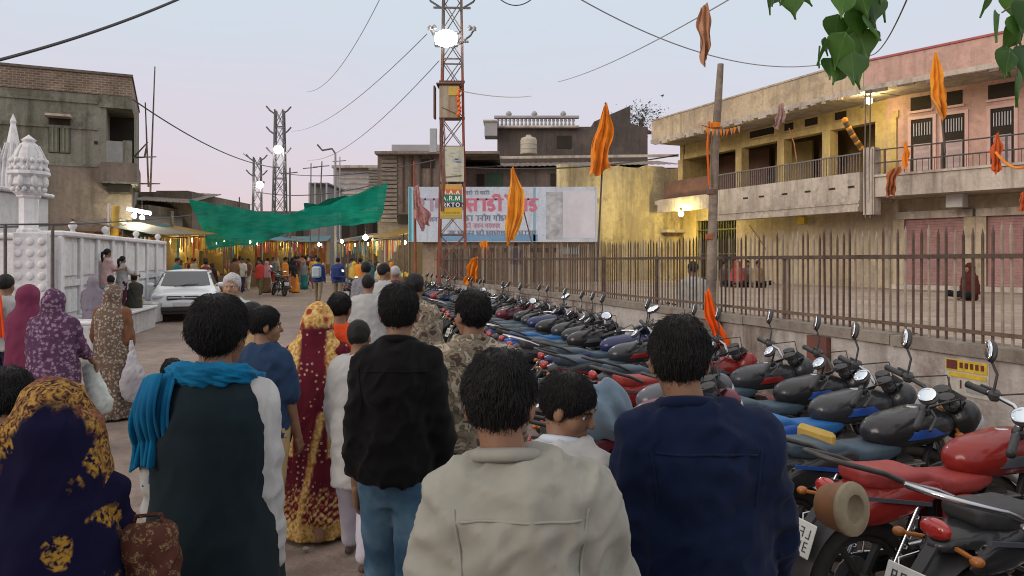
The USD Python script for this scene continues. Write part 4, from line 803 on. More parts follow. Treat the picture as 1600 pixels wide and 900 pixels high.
tl = thing('tube_lamp', 'long glowing tube lamp over the stalls behind the marble wall', 'lamp'); part(tl, 'tube', MB().tube([at(199, 327, 28.5), at(235, 334, 29.5)], .06, 8), glow('tube_light', (1, 1, .92), 22.), True); part(tl, 'batten', MB().beam(at(198, 324, 28.6), at(236, 331, 29.6), .07, .05), M_gry)
for u, v_, Y, s_, lab in ((210, 337, 29, 1, 'round bulb under the tube lamp'), (222, 340, 29.4, 1, 'second round bulb beside it under the tube lamp'), (275, 359, 33, 0, 'bulb on the bamboo post at the stalls'), (276, 385, 32.8, 0, 'lower bulb beside the yellow stall'), (571, 371, 36, 1, 'glaring lamp at the right end of the bazaar'), (534, 377, 44, 0, 'white bulb over red goods in the bazaar'), (498, 382, 48, 0, 'warm bulb in the far bazaar'), (411, 393, 52, 0, 'warm bulb at the end of the bazaar'), (452, 392, 54, 0, 'far warm bulb right of the bazaar end')):
    t = thing('hanging_bulb', lab, 'lamp', tuple(at(u, v_, Y))); part(t, 'bulb', MB().ell((0, 0, 0), (.13, .13, .14) if u == 571 else (.09, .09, .11), 2), M_bulbw if s_ else M_bulb, True); part(t, 'cord', MB().tube([(0, 0, .1), (0, 0, .9)], .01, 4), M_wire)
t = thing('bamboo_post', 'thick bamboo post at the corner of the left stalls', 'post'); pole(t, np.array([at(271, 0, 32.5)[0], 32.5, 0]), at(269, 330, 32.5), .09, .07, M_bam)
t = thing('yellow_wrapped_post', 'post wrapped in yellow cloth behind the marble wall', 'post'); pole(t, np.array([at(177, 0, 27)[0], 27, 0]), at(181, 322, 27), .13, .13, mat('mustard_cloth2', (.5, .33, .06), (.38, .24, .05), scale=4)); pole(t, np.array([at(170.5, 0, 27)[0], 27, 0]), at(170.5, 318, 27), .05, .05, mat('white_pole', (.55, .52, .5)), 'pale_rod')

# ================= poles with saffron flags =================
def flag(label, pts, widths, m, depth=.12, seed=0, name='saffron_flag', cat='flag', Y=None):
    """a hanging cloth: centre line through pixels (u, v) at depth Y, with widths in pixels; folded across"""
    pts, widths = np.asarray(pts, float), np.asarray(widths, float); n = 22; s_ = np.linspace(0, 1, n); k = np.linspace(0, 1, len(pts))
    u = np.interp(s_, k, pts[:, 0]); v_ = np.interp(s_, k, pts[:, 1]); w = np.interp(s_, k, widths); ker = np.array([1, 2, 3, 2, 1.]) / 9; w = np.convolve(np.pad(w, 2, 'edge'), ker, 'valid'); fr_ = np.random.default_rng(seed); jag = np.convolve(fr_.normal(0, 1, 17), ker, 'valid') * max(widths) * .35; P = []
    for i in range(n):
        row = []
        for j in range(13):
            t = j / 12 - .5; c_ = at(u[i] + t * w[i] * (1 + .18 * math.sin(s_[i] * 11 + seed * 2)), v_[i] + jag[j] * s_[i] ** 2, Y); ph = t * 15 + s_[i] * 3 + seed
            c_[1] += (math.sin(ph) + .5 * math.sin(ph * 2.3 + 1 + s_[i] * 5)) * depth * 1.3 * (.3 + s_[i] * .7) * min(1, w[i] / 14); c_[0] += .02 * Y / 19 * math.sin(s_[i] * 9 + seed + t * 6) * s_[i]; c_[2] += .03 * math.sin(ph * .7 + 2) * s_[i] + t * .08; row.append(c_)
        P.append(row)
    return solo(name, MB().sheet(np.array(P)), m, label, cat, smooth=True)
def flagpole(label, u0, v0, u1, v1, Y, r, m=M_bam):
    p, q = at(u0, v0, Y), at(u1, v1, Y); t = thing('flag_pole', label, 'pole'); pole(t, p, q, r, r * .7, m); return t
flagpole('thin dark pole of the tallest saffron flag', 932, 440, 946, 160, 14.2, .022, M_iron)
flag('tall bright saffron flag hanging in folds left of the yellow building', [(946, 163), (945, 200), (938, 235), (936, 270)], [3, 30, 26, 34], M_og, .1, 1, Y=14.1)
flagpole('leaning cane of the saffron flag before the hoarding', 835, 395, 800, 258, 19, .02)
flag('saffron flag with a pale tip hanging before the hoarding', [(800, 262), (806, 300), (806, 335), (795, 380)], [4, 20, 34, 8], M_oy, .1, 2, Y=18.9)
flagpole('dark cane of the saffron flag in front of the pink doors', 1477, 240, 1461, 82, 19.0, .025, M_iron)
flag('saffron flag in front of the pink doors', [(1461, 82), (1463, 120), (1464, 150), (1474, 185)], [3, 18, 24, 5], M_oy, .1, 3, Y=18.9)
flag('small orange flag at the fence foot by the tower', [(755, 377), (757, 392), (758, 408)], [10, 17, 14], M_og, .06, 4, Y=19.2)
flag('orange cloth heap tied to the fence beside the tower', [(742, 402), (740, 420), (738, 440)], [14, 22, 24], M_og, .08, 5, Y=19.0)
flag('peach cloth hanging from the wire at the top', [(1100, 8), (1100, 40), (1104, 70), (1101, 94)], [12, 26, 14, 9], cloth('peach_cloth', (.55, .30, .18), (.45, .22, .12), 5, .3), .07, 6, 'hanging_cloth', 'cloth', 9.5)
flag('small red flag on the balcony left end of the pink building', [(1415, 222), (1416, 240), (1415, 262)], [4, 9, 7], M_og, .06, 7, Y=19.6)
flag('red flag on the pink balcony at the right', [(1558, 208), (1557, 235), (1555, 268)], [6, 15, 12], cloth('red_orange_cloth', (.62, .13, .03), (.5, .09, .025), 5, .3), .06, 8, Y=16.8)
flag('orange bunting bundle under the pink balcony edge', [(1400, 262), (1392, 280), (1390, 306)], [18, 16, 12], cloth('rust_bunting', (.42, .14, .05), (.3, .1, .045), 8, .3), .08, 9, 'bunting', 'bunting', 20.6)
flag('faded pink cloth hung beneath the yellow roof edge', [(1220, 162), (1220, 180), (1217, 198)], [6, 14, 22], cloth('faded_pink_cloth', (.42, .26, .24), (.3, .2, .19), 8, .3), .06, 10, 'hanging_cloth', 'cloth', 24)
flag('red cloth at the right edge below the pink balcony', [(1598, 300), (1598, 312), (1597, 330)], [8, 10, 8], MATS['red_orange_cloth'], .05, 11, 'hanging_cloth', 'cloth', 17)
flag('bright orange cloth tied on a motorcycle by the wooden pole', [(1104, 455), (1110, 490), (1122, 520), (1136, 552)], [9, 16, 18, 22], cloth('neon_orange', (.92, .17, .01), (.85, .12, .01), 4, .35), .04, 12, 'orange_cloth', 'cloth', 6.9)
flag('pale pink and red cloths hanging on a pole left of the tower', [(650, 290), (652, 320), (660, 335), (664, 352)], [6, 14, 26, 20], cloth('pink_white_cloth', (.55, .32, .32), (.42, .16, .14), 10, .3), .08, 13, 'hanging_cloth', 'cloth', 24)
flagpole('reddish cane pole left of the tall tower', 650, 440, 647, 252, 24.2, .05, M_red)
bt = thing('bunting_string', 'string of small orange and red pennants tied to the wooden pole', 'bunting')
for k in range(11):
    c_ = at(1098 + k * 5.6, 196 + 6 * math.sin(k * .3), 8.1); part(bt, 'pennant', MB().add(np.array([c_ + (-.018, 0, 0), c_ + (.018, 0, 0), c_ + (R.uniform(-.02, .02), R.uniform(-.02, .02), -.085)]), [[0, 1, 2]]), M_og if k % 2 else MATS['peach_cloth'])
part(bt, 'string', MB().tube([at(1096 + k * 5.6, 195.5 + 6 * math.sin(k * .3), 8.1) for k in range(12)], .004, 4), M_wire)
g2 = thing('dark_garland', 'dark and yellow flower garland slung in the yellow building balcony', 'garland')
for k in range(22):
    t_ = k / 21; c_ = at(1320 + 45 * t_, 188 + 62 * t_ - 8 * math.sin(math.pi * t_) * -1, 22.6); part(g2, 'flower', MB().ell(c_, (.09, .09, .1), 1), M_oy if k % 3 == 0 else mat('dry_flower', (.12, .07, .03)), True)
g3 = thing('curved_rope', 'pale rope hanging from the upper rooms of the yellow building', 'rope'); part(g3, 'rope', MB().tube([at(1233, 200, 26), at(1241, 225, 26), at(1245, 252, 26)], .025, 5), MATS['peach_cloth'])
g4 = thing('orange_ribbon', 'orange ribbon garland sagging along the pink balcony rail', 'garland'); part(g4, 'ribbon', MB().tube(catenary(at(1556, 238, 16.7), at(1600, 262, 15.6), .12, 12), .03, 5), M_og)
wp = thing('wooden_pole', 'tall crooked grey wooden pole standing at the fence', 'pole')
Yp = 8.25; part(wp, 'trunk', MB().tube([at(1110, 404 + FPX * EYE / Yp - 2, Yp), at(1111, 480, Yp), at(1112, 400, Yp), at(1115, 300, Yp), at(1117, 230, Yp), at(1122, 160, Yp), at(1126, 100, Yp)], [.062, .058, .054, .05, .046, .042, .034], 10), mat('grey_timber', (.27, .215, .165), (.16, .125, .10), scale=5, rough=.9, bump=.01, bscale=30., streak=(.09, .07, .06), sfac=.6, sscale=4), True)
for v_, c in ((196, M_og), (370, MATS['rust_bunting']), (300, M_rust)): part(wp, 'tied_band', MB().tube([at(1113 + (300 - v_) * .045, v_ - 4, Yp), at(1113 + (300 - v_) * .045, v_ + 4, Yp)], .06, 8), c)
part(wp, 'orange_strip', MB().tube([at(1108, 190, Yp - .06), at(1105, 230, Yp - .06), at(1108, 290, Yp - .07)], .014, 5), cloth('orange_red_strip', (.75, .16, .02), None, 5))
small_lamp(1357, 158, 22.3, .10, 'bright bulb under the yellow building roof corner', 260., (1, .80, .36))
bl = thing('wall_bulb', 'yellowish bulb under the yellow balcony lighting the old wall', 'lamp', tuple(at(1064, 334, 29.7))); part(bl, 'bulb', MB().ell((0, 0, 0), (.10, .10, .12), 2), glow('yellow_bulb', (1, .80, .26), 520.), True); part(bl, 'holder', MB().lathe([(.05, .1), (.05, .25), (.0, .25)], 8), M_iron)
# peepal leaves hanging into the top right
def leaf_geo(L):
    n = 9; P = []
    for i in range(n):
        t = i / (n - 1); w = (.52 * math.sin(math.pi * min(1, t * 1.18) ** .62) if t < .84 else .06 * (1 - t) / .16) * L * .9
        w = max(w, .002); P.append([(w * s_, 0.06 * L * (abs(s_) ** 1.4) - .10 * L * t * t, -t * L) for s_ in (-1, -.5, 0, .5, 1)])
    return np.array(P)
M_leaf = usdkit.material(stage, '/World/Looks/peepal_leaf', {'tc': ('texture_coordinate', {}), 'n': ('noise_texture', {'scale': 9.0, 'detail': 3.0}), 'r': ('rgb_ramp', {'ramp': [(.35, (.045, .115, .018)), (.65, (.085, .18, .03))]}), 'oi': ('object_info', {}), 'vr': ('map_range', {'to_min': .6, 'to_max': 1.5}), 'hv': ('hsv', {}),
    'd': ('principled_bsdf', {'roughness': .42, 'specular_ior_level': .4}), 't': ('translucent_bsdf', {'color': (.16, .34, .03)}), 'm': ('mix_closure', {'fac': .45})},
    [('tc.object', 'n.vector'), ('n.fac', 'r.fac'), ('oi.random', 'vr.value'), ('vr.result', 'hv.value'), ('r.color', 'hv.color'), ('hv.color', 'd.base_color'), ('d.BSDF', 'm.closure1'), ('t.BSDF', 'm.closure2')], surface='m.closure')
def branch(label, stems, leaves, Y, seed):
    r_ = random.Random(seed); t = thing('leafy_branch', label, 'branch')
    for st in stems: part(t, 'twig', MB().tube([at(u, v_, Y + .02 * i) for i, (u, v_) in enumerate(st)], np.linspace(.007, .003, len(st)), 5), M_bam)
    for (u, v_, lpx, ang, yaw) in leaves:
        L = lpx / FPX * Y; P = leaf_geo(L); sh_ = P.shape; v = P.reshape(-1, 3) @ rotz(yaw).T @ roty(ang).T @ rotx(r_.uniform(-.3, .3)).T + at(u, v_, Y + r_.uniform(-.12, .12)); G_ = v.reshape(sh_); part(t, 'leaf', MB().sheet(G_, .0015), M_leaf, True); part(t, 'leaf_vein', MB().tube(G_[:8, 2], .0011, 4), mat('vein_green', (.16, .26, .06)))
LV = [(1213, -22, 40, .3, .5), (1206, -12, 34, .1, 1.0), (1236, -20, 52, -.1, .2), (1250, -24, 40, -.5, .4), (1225, -30, 45, .2, -.6), (1310, 22, 50, .1, .2), (1297, 62, 42, .5, 1.1), (1282, 72, 36, .15, 1.2), (1300, 90, 40, .2, .3), (1322, 50, 58, .25, .3), (1340, 45, 62, -.15, -.4), (1345, 5, 62, -.1, .3), (1356, 20, 50, -.25, .7), (1330, 75, 66, .1, .1), (1350, 70, 52, .3, .9), (1318, 95, 45, .5, .5), (1362, -20, 70, .05, .25), (1320, -18, 50, .2, .2), (1384, -10, 44, 0, .9), (1340, -30, 60, -.3, -.2), (1315, 40, 45, -.2, -.8), (1301, 60, 24, .3, 1.3), (1290, 58, 30, -.1, .8), (1338, 100, 40, -.2, .6)]
branch('hanging cluster of green heart-shaped leaves in front of the yellow roof', [[(1360, -60), (1345, 0), (1335, 60), (1325, 110)], [(1345, 0), (1310, 50), (1288, 80)], [(1300, -60), (1240, -20), (1225, -5)]], LV, 3.0, 1)
LV2 = [(1556, -14, 46, .5, .8), (1562, 22, 52, .35, .9), (1585, -22, 58, -.1, .2), (1590, 20, 50, -.1, .3), (1572, 70, 52, -.1, .4), (1578, 78, 46, .2, .2), (1602, 70, 60, .1, .5), (1600, 110, 60, .2, .8), (1596, 40, 50, .6, .3), (1610, 0, 60, .3, .2), (1555, -30, 40, .6, .3)]
branch('green leaves hanging at the upper right corner', [[(1620, -60), (1595, 0), (1588, 60), (1590, 120)], [(1595, 0), (1565, 20)]], LV2, 3.1, 2)
# ================= smooth solids from distance fields =================
def smin(a, b, k): h = np.clip(.5 + .5 * (b - a) / k, 0, 1); return b + (a - b) * h - k * h * (1 - h)
def smax(a, b, k): return -smin(-a, -b, k)
def d_cap(P, a, b, ra, rb):
    a, b = np.asarray(a, np.float32), np.asarray(b, np.float32); ba = b - a; L2 = float(ba @ ba) + 1e-9
    q = P - a; t = np.clip(q @ ba / L2, 0, 1); return np.sqrt(((q - t[:, None] * ba) ** 2).sum(1)) - (ra + (rb - ra) * t)
def d_ell(P, c, r, M=None):
    q = P - np.asarray(c, np.float32)
    if M is not None: q = q @ np.asarray(M, np.float32)
    r = np.asarray(r, np.float32); k0 = np.sqrt(((q / r) ** 2).sum(1)); k1 = np.sqrt(((q / (r * r)) ** 2).sum(1)) + 1e-9; return k0 * (k0 - 1) / k1
def d_box(P, c, h, r=.05):
    q = np.abs(P - np.asarray(c, np.float32)) - (np.asarray(h, np.float32) - r); return np.sqrt((np.maximum(q, 0) ** 2).sum(1)) + np.minimum(q.max(1), 0) - r
def nets(f, lo, hi, h):
    lo, hi = np.asarray(lo, float), np.asarray(hi, float); n = np.ceil((hi - lo) / h).astype(int) + 1
    ax = [lo[i] + np.arange(n[i]) * h for i in range(3)]
    G = np.stack(np.meshgrid(*ax, indexing='ij'), -1).reshape(-1, 3).astype(np.float32); D = f(G).reshape(n)
    S = D < 0; c = n - 1; cnt = np.zeros(c, np.int8)
    for a in (0, 1):
        for b in (0, 1):
            for d in (0, 1): cnt += S[a:a + c[0], b:b + c[1], d:d + c[2]]
    act = np.argwhere((cnt > 0) & (cnt < 8)); idx = np.full(c, -1); idx[tuple(act.T)] = np.arange(len(act))
    acc = np.zeros((len(act), 3)); num = np.zeros(len(act))
    corner = [(a, b, d) for a in (0, 1) for b in (0, 1) for d in (0, 1)]
    cv = {k: D[act[:, 0] + k[0], act[:, 1] + k[1], act[:, 2] + k[2]] for k in corner}
    for k in corner:
        for ax_ in range(3):
            if k[ax_]: continue
            k2 = tuple(1 if i == ax_ else k[i] for i in range(3)); A, Bv = cv[k], cv[k2]; m = (A < 0) != (Bv < 0)
            t = A[m] / (A[m] - Bv[m]); p = np.tile(np.array(k, float), (m.sum(), 1)); p[:, ax_] += t; acc[m] += p; num[m] += 1
    V = lo + (act + acc / num[:, None]) * h; F = []
    for ax_ in range(3):
        o = [i for i in range(3) if i != ax_]; sl0 = [slice(None)] * 3; sl1 = [slice(None)] * 3; sl0[ax_] = slice(0, -1); sl1[ax_] = slice(1, None)
        A, Bv = S[tuple(sl0)], S[tuple(sl1)]; e = np.argwhere(A != Bv); e = e[(e[:, o[0]] > 0) & (e[:, o[1]] > 0) & (e[:, o[0]] < c[o[0]]) & (e[:, o[1]] < c[o[1]])]
        if not len(e): continue
        def cell(d0, d1): q = e.copy(); q[:, o[0]] -= d0; q[:, o[1]] -= d1; return idx[tuple(q.T)]
        q = np.stack([cell(1, 1), cell(0, 1), cell(0, 0), cell(1, 0)], 1); inside = A[tuple(e.T)]
        flip = inside if ax_ != 1 else ~inside; q[~flip] = q[~flip][:, ::-1]; F.append(q)
    return V, q2t(np.vstack(F))

# ================= motorcycles =================
M_tyre = mat('tyre_rubber', (.022, .021, .02), (.04, .036, .032), scale=14, rough=.85); M_black = mat('black_plastic', (.022, .022, .024), (.035, .033, .032), scale=9, rough=.5)
M_chrome = flat('chrome', (.50, .50, .52), .2, 1.0); M_alu = mat('engine_aluminium', (.30, .29, .28), (.17, .165, .16), scale=12, rough=.5, metal=.7); M_dkm = mat('dark_metal', (.07, .068, .066), (.045, .043, .042), scale=12, rough=.5, metal=.5)
M_mirror = flat('mirror_glass', (.86, .88, .9), .03, 1.0); M_tail = flat('tail_red', (.30, .014, .01), .18, coat=.6); M_amber = flat('amber_lens', (.26, .085, .012), .2); M_plate = mat('plate_white', (.55, .55, .52), (.42, .42, .4), scale=10, rough=.5); M_ink = flat('plate_ink', (.03, .03, .035))
M_lens = flat('headlight_lens', (.45, .47, .5), .08, .3)
HEADP, RAKE = np.array([.40, 0, .86]), math.radians(26)
def steer_rot(th):
    n = np.array([-math.sin(RAKE), 0, math.cos(RAKE)]); Kx = np.array([[0, -n[2], n[1]], [n[2], 0, -n[0]], [-n[1], n[0], 0]]); return np.eye(3) + math.sin(th) * Kx + (1 - math.cos(th)) * Kx @ Kx
def tank_geo():
    def f(P):
        Q = P * np.array([1, 1, 1], np.float32)
        d = smin(d_ell(Q, (.19, 0, .85), (.28, .145, .105)), d_ell(Q, (.29, 0, .875), (.17, .155, .085)), .05); d = smin(d, d_ell(Q, (.05, 0, .83), (.16, .115, .09)), .05)
        return np.maximum(d, .76 - Q[:, 2] - .05 * np.abs(Q[:, 1]))
    return nets(f, (-.15, -.22, .70), (.52, .22, 1.05), .022)
def seat_geo():
    def f(P):
        zt = .80 + .05 * np.clip((-P[:, 0] - .22) / .15, 0, 1) + .035 * np.clip((-P[:, 0] - .45) / .25, 0, 1)**2 + .03 * np.clip((P[:, 0] + .02) / .1, 0, 1)
        hw = .125 - .03 * np.clip((P[:, 0] + .25) / .3, 0, 1) - .035 * np.clip((-P[:, 0] - .5) / .2, 0, 1)
        q = np.stack([np.maximum(np.abs(P[:, 0] + .30) - .38, -.1), np.abs(P[:, 1]) - hw, np.abs(P[:, 2] - zt + .06) - .045], 1) + .035
        return np.sqrt((np.maximum(q, 0) ** 2).sum(1)) + np.minimum(q.max(1), 0) - .035
    return nets(f, (-.74, -.18, .66), (.14, .18, .97), .022)
def cowl_geo():
    def f(P): return np.minimum(smin(d_ell(P, (-.50, .11, .70), (.27, .035, .075), roty(-.25)), d_ell(P, (-.62, 0, .74), (.22, .10, .05), roty(-.2)), .05), d_ell(P, (-.50, -.11, .70), (.27, .035, .075), roty(-.25)))
    return nets(f, (-.92, -.2, .55), (-.16, .2, .88), .024)
def cover_geo():
    return nets(lambda P: np.minimum(d_ell(P, (-.12, .13, .60), (.17, .03, .11), roty(.3)), d_ell(P, (-.12, -.13, .60), (.17, .03, .11), roty(.3))), (-.36, -.2, .42), (.1, .2, .78), .024)
TANKG, SEATG, COWLG, COVERG = tank_geo(), seat_geo(), cowl_geo(), cover_geo()
def torus(Rm, r, c, n=26, m=8):
    a = np.arange(n) * 2 * np.pi / n; b = np.arange(m) * 2 * np.pi / m; v = np.stack([c[0] + (Rm + r * np.cos(b)[None]) * np.cos(a)[:, None], c[1] + r * 1.1 * np.sin(b)[None] + 0 * a[:, None], c[2] + (Rm + r * np.cos(b)[None]) * np.sin(a)[:, None]], -1).reshape(-1, 3)
    i, j = np.meshgrid(np.arange(n), np.arange(m), indexing='ij'); return v, np.stack([i * m + j, i * m + (j + 1) % m, (i + 1) % n * m + (j + 1) % m, (i + 1) % n * m + j], -1).reshape(-1, 4)[:, ::-1]
def wheel(par, name, c, Rr=None):
    w = numbered(par, name); UsdGeom.Xform.Define(stage, w); rot = (lambda g: g) if Rr is None else (lambda g: g.xform(Rr, HEADP - Rr @ HEADP))
    part(w, 'tyre', rot(MB().add(*torus(.265, .044, c))), M_tyre, True); part(w, 'rim', rot(MB().add(*torus(.215, .02, c, 26, 6))), M_dkm, True)
    g = MB().lathe([(0, -.06), (.05, -.06), (.05, .06), (0, .06)], 12, c, (0, 1, 0))
    for k in range(6):
        a = k * math.pi / 3; g.beam(c, np.asarray(c) + (.2 * math.cos(a), 0, .2 * math.sin(a)), .03, .022)
    part(w, 'spokes', rot(g), M_dkm); part(w, 'brake_disc', rot(MB().lathe([(.05, .045), (.11, .045), (.11, .05), (.05, .05)], 16, c, (0, 1, 0))), M_alu)
def motorcycle(kind, tank, seat, accent, cowl=None, rail=M_chrome, guard=True, steer=-.66, decal=True):
    p = proto(kind); Rs = steer_rot(steer); cowl = cowl or tank
    def st(g): return g.xform(Rs, HEADP - Rs @ HEADP)
    wheel(p, 'front_wheel', (.66, 0, .305), Rs); wheel(p, 'rear_wheel', (-.62, 0, .305))
    for s in (-1, 1): part(p, 'fork', st(MB().tube([(.66, s * .085, .305), (.52, s * .085, .58), (.36, s * .085, .93)], [.026, .026, .018], 8)), M_chrome, True)
    b = MB(); P = np.array([[((.66 + .34 * math.cos(a)), y, .305 + .34 * math.sin(a) - abs(y) * abs(y) * 5) for y in (-.055, -.03, 0, .03, .055)] for a in np.linspace(.35, 2.5, 14)]); part(p, 'front_fender', st(b.sheet(P, .006)), tank if decal else M_black, True)
    # headlamp unit, instruments
    part(p, 'headlight', st(MB().ell((.52, 0, .90), (.10, .105, .12), 2, roty(.35))), M_black if not decal else tank, True); part(p, 'headlight_lens', st(MB().ell((.575, 0, .88), (.055, .085, .085), 2, roty(.35))), M_lens, True)
    part(p, 'visor', st(MB().sheet(np.array([[(.50 + .03 * j - .03 * abs(i), i * .055, .99 + .045 * j) for j in (0, 1)] for i in (-1.6, -.8, 0, .8, 1.6)]), .006)), M_black)
    part(p, 'instruments', st(MB().rbox((.40, -.10, .97), (.47, .10, 1.03), .02).lathe([(.0, 0), (.045, 0), (.045, .035), (0, .04)], 12, (.42, .05, 1.02), (-.35, 0, 1)).lathe([(.0, 0), (.045, 0), (.045, .035), (0, .04)], 12, (.42, -.05, 1.02), (-.35, 0, 1))), M_black)
    hb = [(.20, -.37, 1.00), (.26, -.22, 1.03), (.34, -.12, 1.02), (.37, 0, .99), (.34, .12, 1.02), (.26, .22, 1.03), (.20, .37, 1.00)]; part(p, 'handlebar', st(MB().tube(hb, .0125, 8)), M_chrome if guard else M_dkm, True)
    for s in (-1, 1):
        part(p, 'grip', st(MB().tube([(.25, s * .24, 1.025), (.20, s * .37, 1.0), (.195, s * .385, .998)], [.019, .019, .021], 8)), M_black, True); part(p, 'lever', st(MB().tube([(.30, s * .21, 1.03), (.31, s * .28, 1.02), (.26, s * .39, 1.0)], [.009, .008, .009], 6)), M_dkm, True)
        part(p, 'switch_box', st(MB().rbox((.245, s * .205 - .03, 1.0), (.295, s * .205 + .03, 1.05), .012)), M_black)
        part(p, 'mirror_stalk', st(MB().tube([(.27, s * .22, 1.04), (.28, s * .245, 1.13), (.255, s * .30, 1.19), (.25, s * .315, 1.20)], .007, 6)), M_black, True)
        tilt = (roty(.22) if s > 0 else roty(.80)) @ rotx(-s * .35)        # the near mirrors are knocked upward
        mm = numbered(p, 'mirror'); UsdGeom.Xform.Define(stage, mm); c_ = np.array((.25, s * .335, 1.225)) + (np.array((-.02, 0, -.05)) if s < 0 else 0)
        part(mm, 'shell', st(MB().ell((.012, 0, 0), (.022, .080, .050), 2).xform(tilt @ rotx(s * .6), c_)), M_black, True); part(mm, 'glass', st(MB().ell((-.006, 0, 0), (.008, .074, .045), 2).xform(tilt @ rotx(s * .6), c_)), M_mirror, True)
        part(p, 'front_indicator', st(MB().ell((.48, s * .17, .88), (.028, .028, .021), 1).beam((.48, s * .08, .88), (.48, s * .15, .88), .014)), M_amber, True)
    part(p, 'cables', st(MB().tube([(.27, -.20, 1.03), (.44, -.17, 1.10), (.50, -.06, .98), (.42, -.03, .84)], .005, 5).tube([(.27, .20, 1.03), (.46, .16, 1.09), (.50, .05, .96), (.42, .03, .82)], .005, 5).tube([(.28, -.19, 1.02), (.40, -.14, 1.07), (.46, -.03, .92), (.60, -.06, .5), (.66, -.07, .33)], .005, 5)), M_black, True)
    # body
    part(p, 'fuel_tank', TANKG, tank, True); part(p, 'seat', SEATG, seat, True); part(p, 'tail_cowl', COWLG, cowl, True); part(p, 'side_cover', COVERG, cowl, True)
    part(p, 'filler_cap', MB().lathe([(0, .967), (.03, .967), (.034, .957), (.034, .94)][::-1], 12, (.22, 0, 0)), M_chrome, True)
    for s in (-1, 1):
        part(p, 'tank_decal', MB().sheet(np.array([[(x, s * (.152 - 1.2 * (x - .22) ** 2 - .35 * (z - .85) ** 2 * 8 + .006), z - .02 + .10 * (x - .2)) for z in (.845, .87, .893)] for x in np.linspace(.06, .36, 9)]), .004), accent, True)
        part(p, 'cowl_stripe', MB().beam((-.70, s * .148, .745), (-.36, s * .150, .69), .006, .018), accent)
    part(p, 'tail_light', MB().ell((-.80, 0, .765), (.035, .065, .04), 2), M_tail, True); part(p, 'rear_fender', MB().sheet(np.array([[((-.62 + .35 * math.cos(a)), y, .305 + .37 * math.sin(a) - y * y * 5) for y in (-.07, -.035, 0, .035, .07)] for a in np.linspace(1.3, 3.0, 12)]), .008), M_black, True)
    pl = numbered(p, 'number_plate'); UsdGeom.Xform.Define(stage, pl); rp = roty(.35); c_ = np.array((-.955, 0, .56)); part(pl, 'plate', MB().rbox((-.004, -.10, -.075), (.004, .10, .075), .004).xform(rp, c_), M_plate)
    SEG = {'h': ((0, .017), (1, .006)), }
    pr_ = random.Random(len(kind) * 7 + ord(kind[5]))
    for k in range(8):
        y0, z0 = -.078 + .041 * (k % 4), -.052 + .058 * (k // 4); g = MB(); on = [pr_.random() < .62 for _ in range(5)]; on[pr_.randint(0, 1)] = True
        for o_, (ya, yb, za, zb) in zip(on, ((0, .005, 0, .042), (.019, .024, 0, .042), (.0, .024, .038, .043), (.0, .024, .019, .024), (.0, .024, 0, .005))):
            if o_: g.box((-.0062 - .0001 * len(g.v), y0 + ya, z0 + za), (-.0045, y0 + yb, z0 + zb))
        part(pl, 'mark', g.xform(rp, c_), M_ink)
    part(p, 'plate_bracket', MB().beam((-.80, 0, .72), (-.945, 0, .56), .05, .015), M_black)
    for s in (-1, 1): part(p, 'rear_indicator', MB().ell((-.80, s * .17, .70), (.026, .026, .02), 1).beam((-.78, s * .07, .71), (-.79, s * .15, .70), .014), M_amber, True)
    part(p, 'grab_rail', MB().tube([(-.50, -.14, .80), (-.62, -.15, .85), (-.80, -.13, .90), (-.87, -.06, .92), (-.87, .06, .92), (-.80, .13, .90), (-.62, .15, .85), (-.50, .14, .80)], .0125, 8), rail, True)
    # frame, engine, exhaust
    part(p, 'frame', MB().tube([(.40, 0, .86), (.30, 0, .55), (.22, 0, .30), (-.10, 0, .27), (-.22, 0, .48)], .02, 6).tube([(.40, 0, .88), (.1, 0, .76), (-.2, 0, .70), (-.75, 0, .74)], .02, 6).tube([(-.2, 0, .70), (-.22, 0, .4)], .02, 6), M_black, True)
    e = numbered(p, 'engine'); UsdGeom.Xform.Define(stage, e)
    part(e, 'crankcase', MB().rbox((-.20, -.12, .27), (.20, .12, .48), .05), M_alu)
    for s in (-1, 1): part(e, 'side_cover', MB().lathe([(0, .155), (.07, .15), (.10, .135), (.105, .10)][::-1], 16, (.03, 0, .37), (0, s, 0)), M_alu, True); part(e, 'small_cover', MB().lathe([(0, .135), (.05, .13), (.065, .10)][::-1], 12, (-.12, 0, .36), (0, s, 0)), M_alu, True)
    part(e, 'barrel', MB().rbox((.05, -.07, .46), (.19, .07, .70), .02), M_dkm)
    for k in range(6): part(e, 'fin', MB().rbox((.02, -.105, .49 + .034 * k), (.22, .105, .502 + .034 * k), .005), M_alu)
    part(p, 'exhaust_pipe', MB().tube([(.20, -.05, .62), (.30, -.10, .54), (.29, -.14, .35), (.18, -.16, .26), (-.2, -.17, .25), (-.38, -.18, .27)], .021, 8), M_chrome, True); part(p, 'silencer', MB().tube([(-.34, -.18, .265), (-.42, -.185, .28), (-.75, -.20, .36), (-.92, -.205, .40), (-.94, -.205, .405)], [.025, .046, .05, .042, .02], 10), M_dkm if not guard else M_chrome, True)
    for s in (-1, 1):
        part(p, 'shock_absorber', MB().tube([(-.60, s * .13, .34), (-.42, s * .13, .68)], .016, 6).tube(np.array([(-.585 + .155 * t + .0 * t, s * .13 + .03 * math.cos(t * 44), .37 + .29 * t) for t in np.linspace(0, 1, 50)]) + 0, .005, 4), M_chrome, True)
        part(p, 'swing_arm', MB().beam((-.22, s * .08, .38), (-.62, s * .09, .305), .03, .045), M_black); part(p, 'foot_peg', MB().tube([(-.08, s * .12, .31), (-.08, s * .25, .31)], .016, 6), M_tyre); part(p, 'rear_foot_peg', MB().tube([(-.36, s * .12, .40), (-.36, s * .23, .40)], .014, 6), M_tyre)
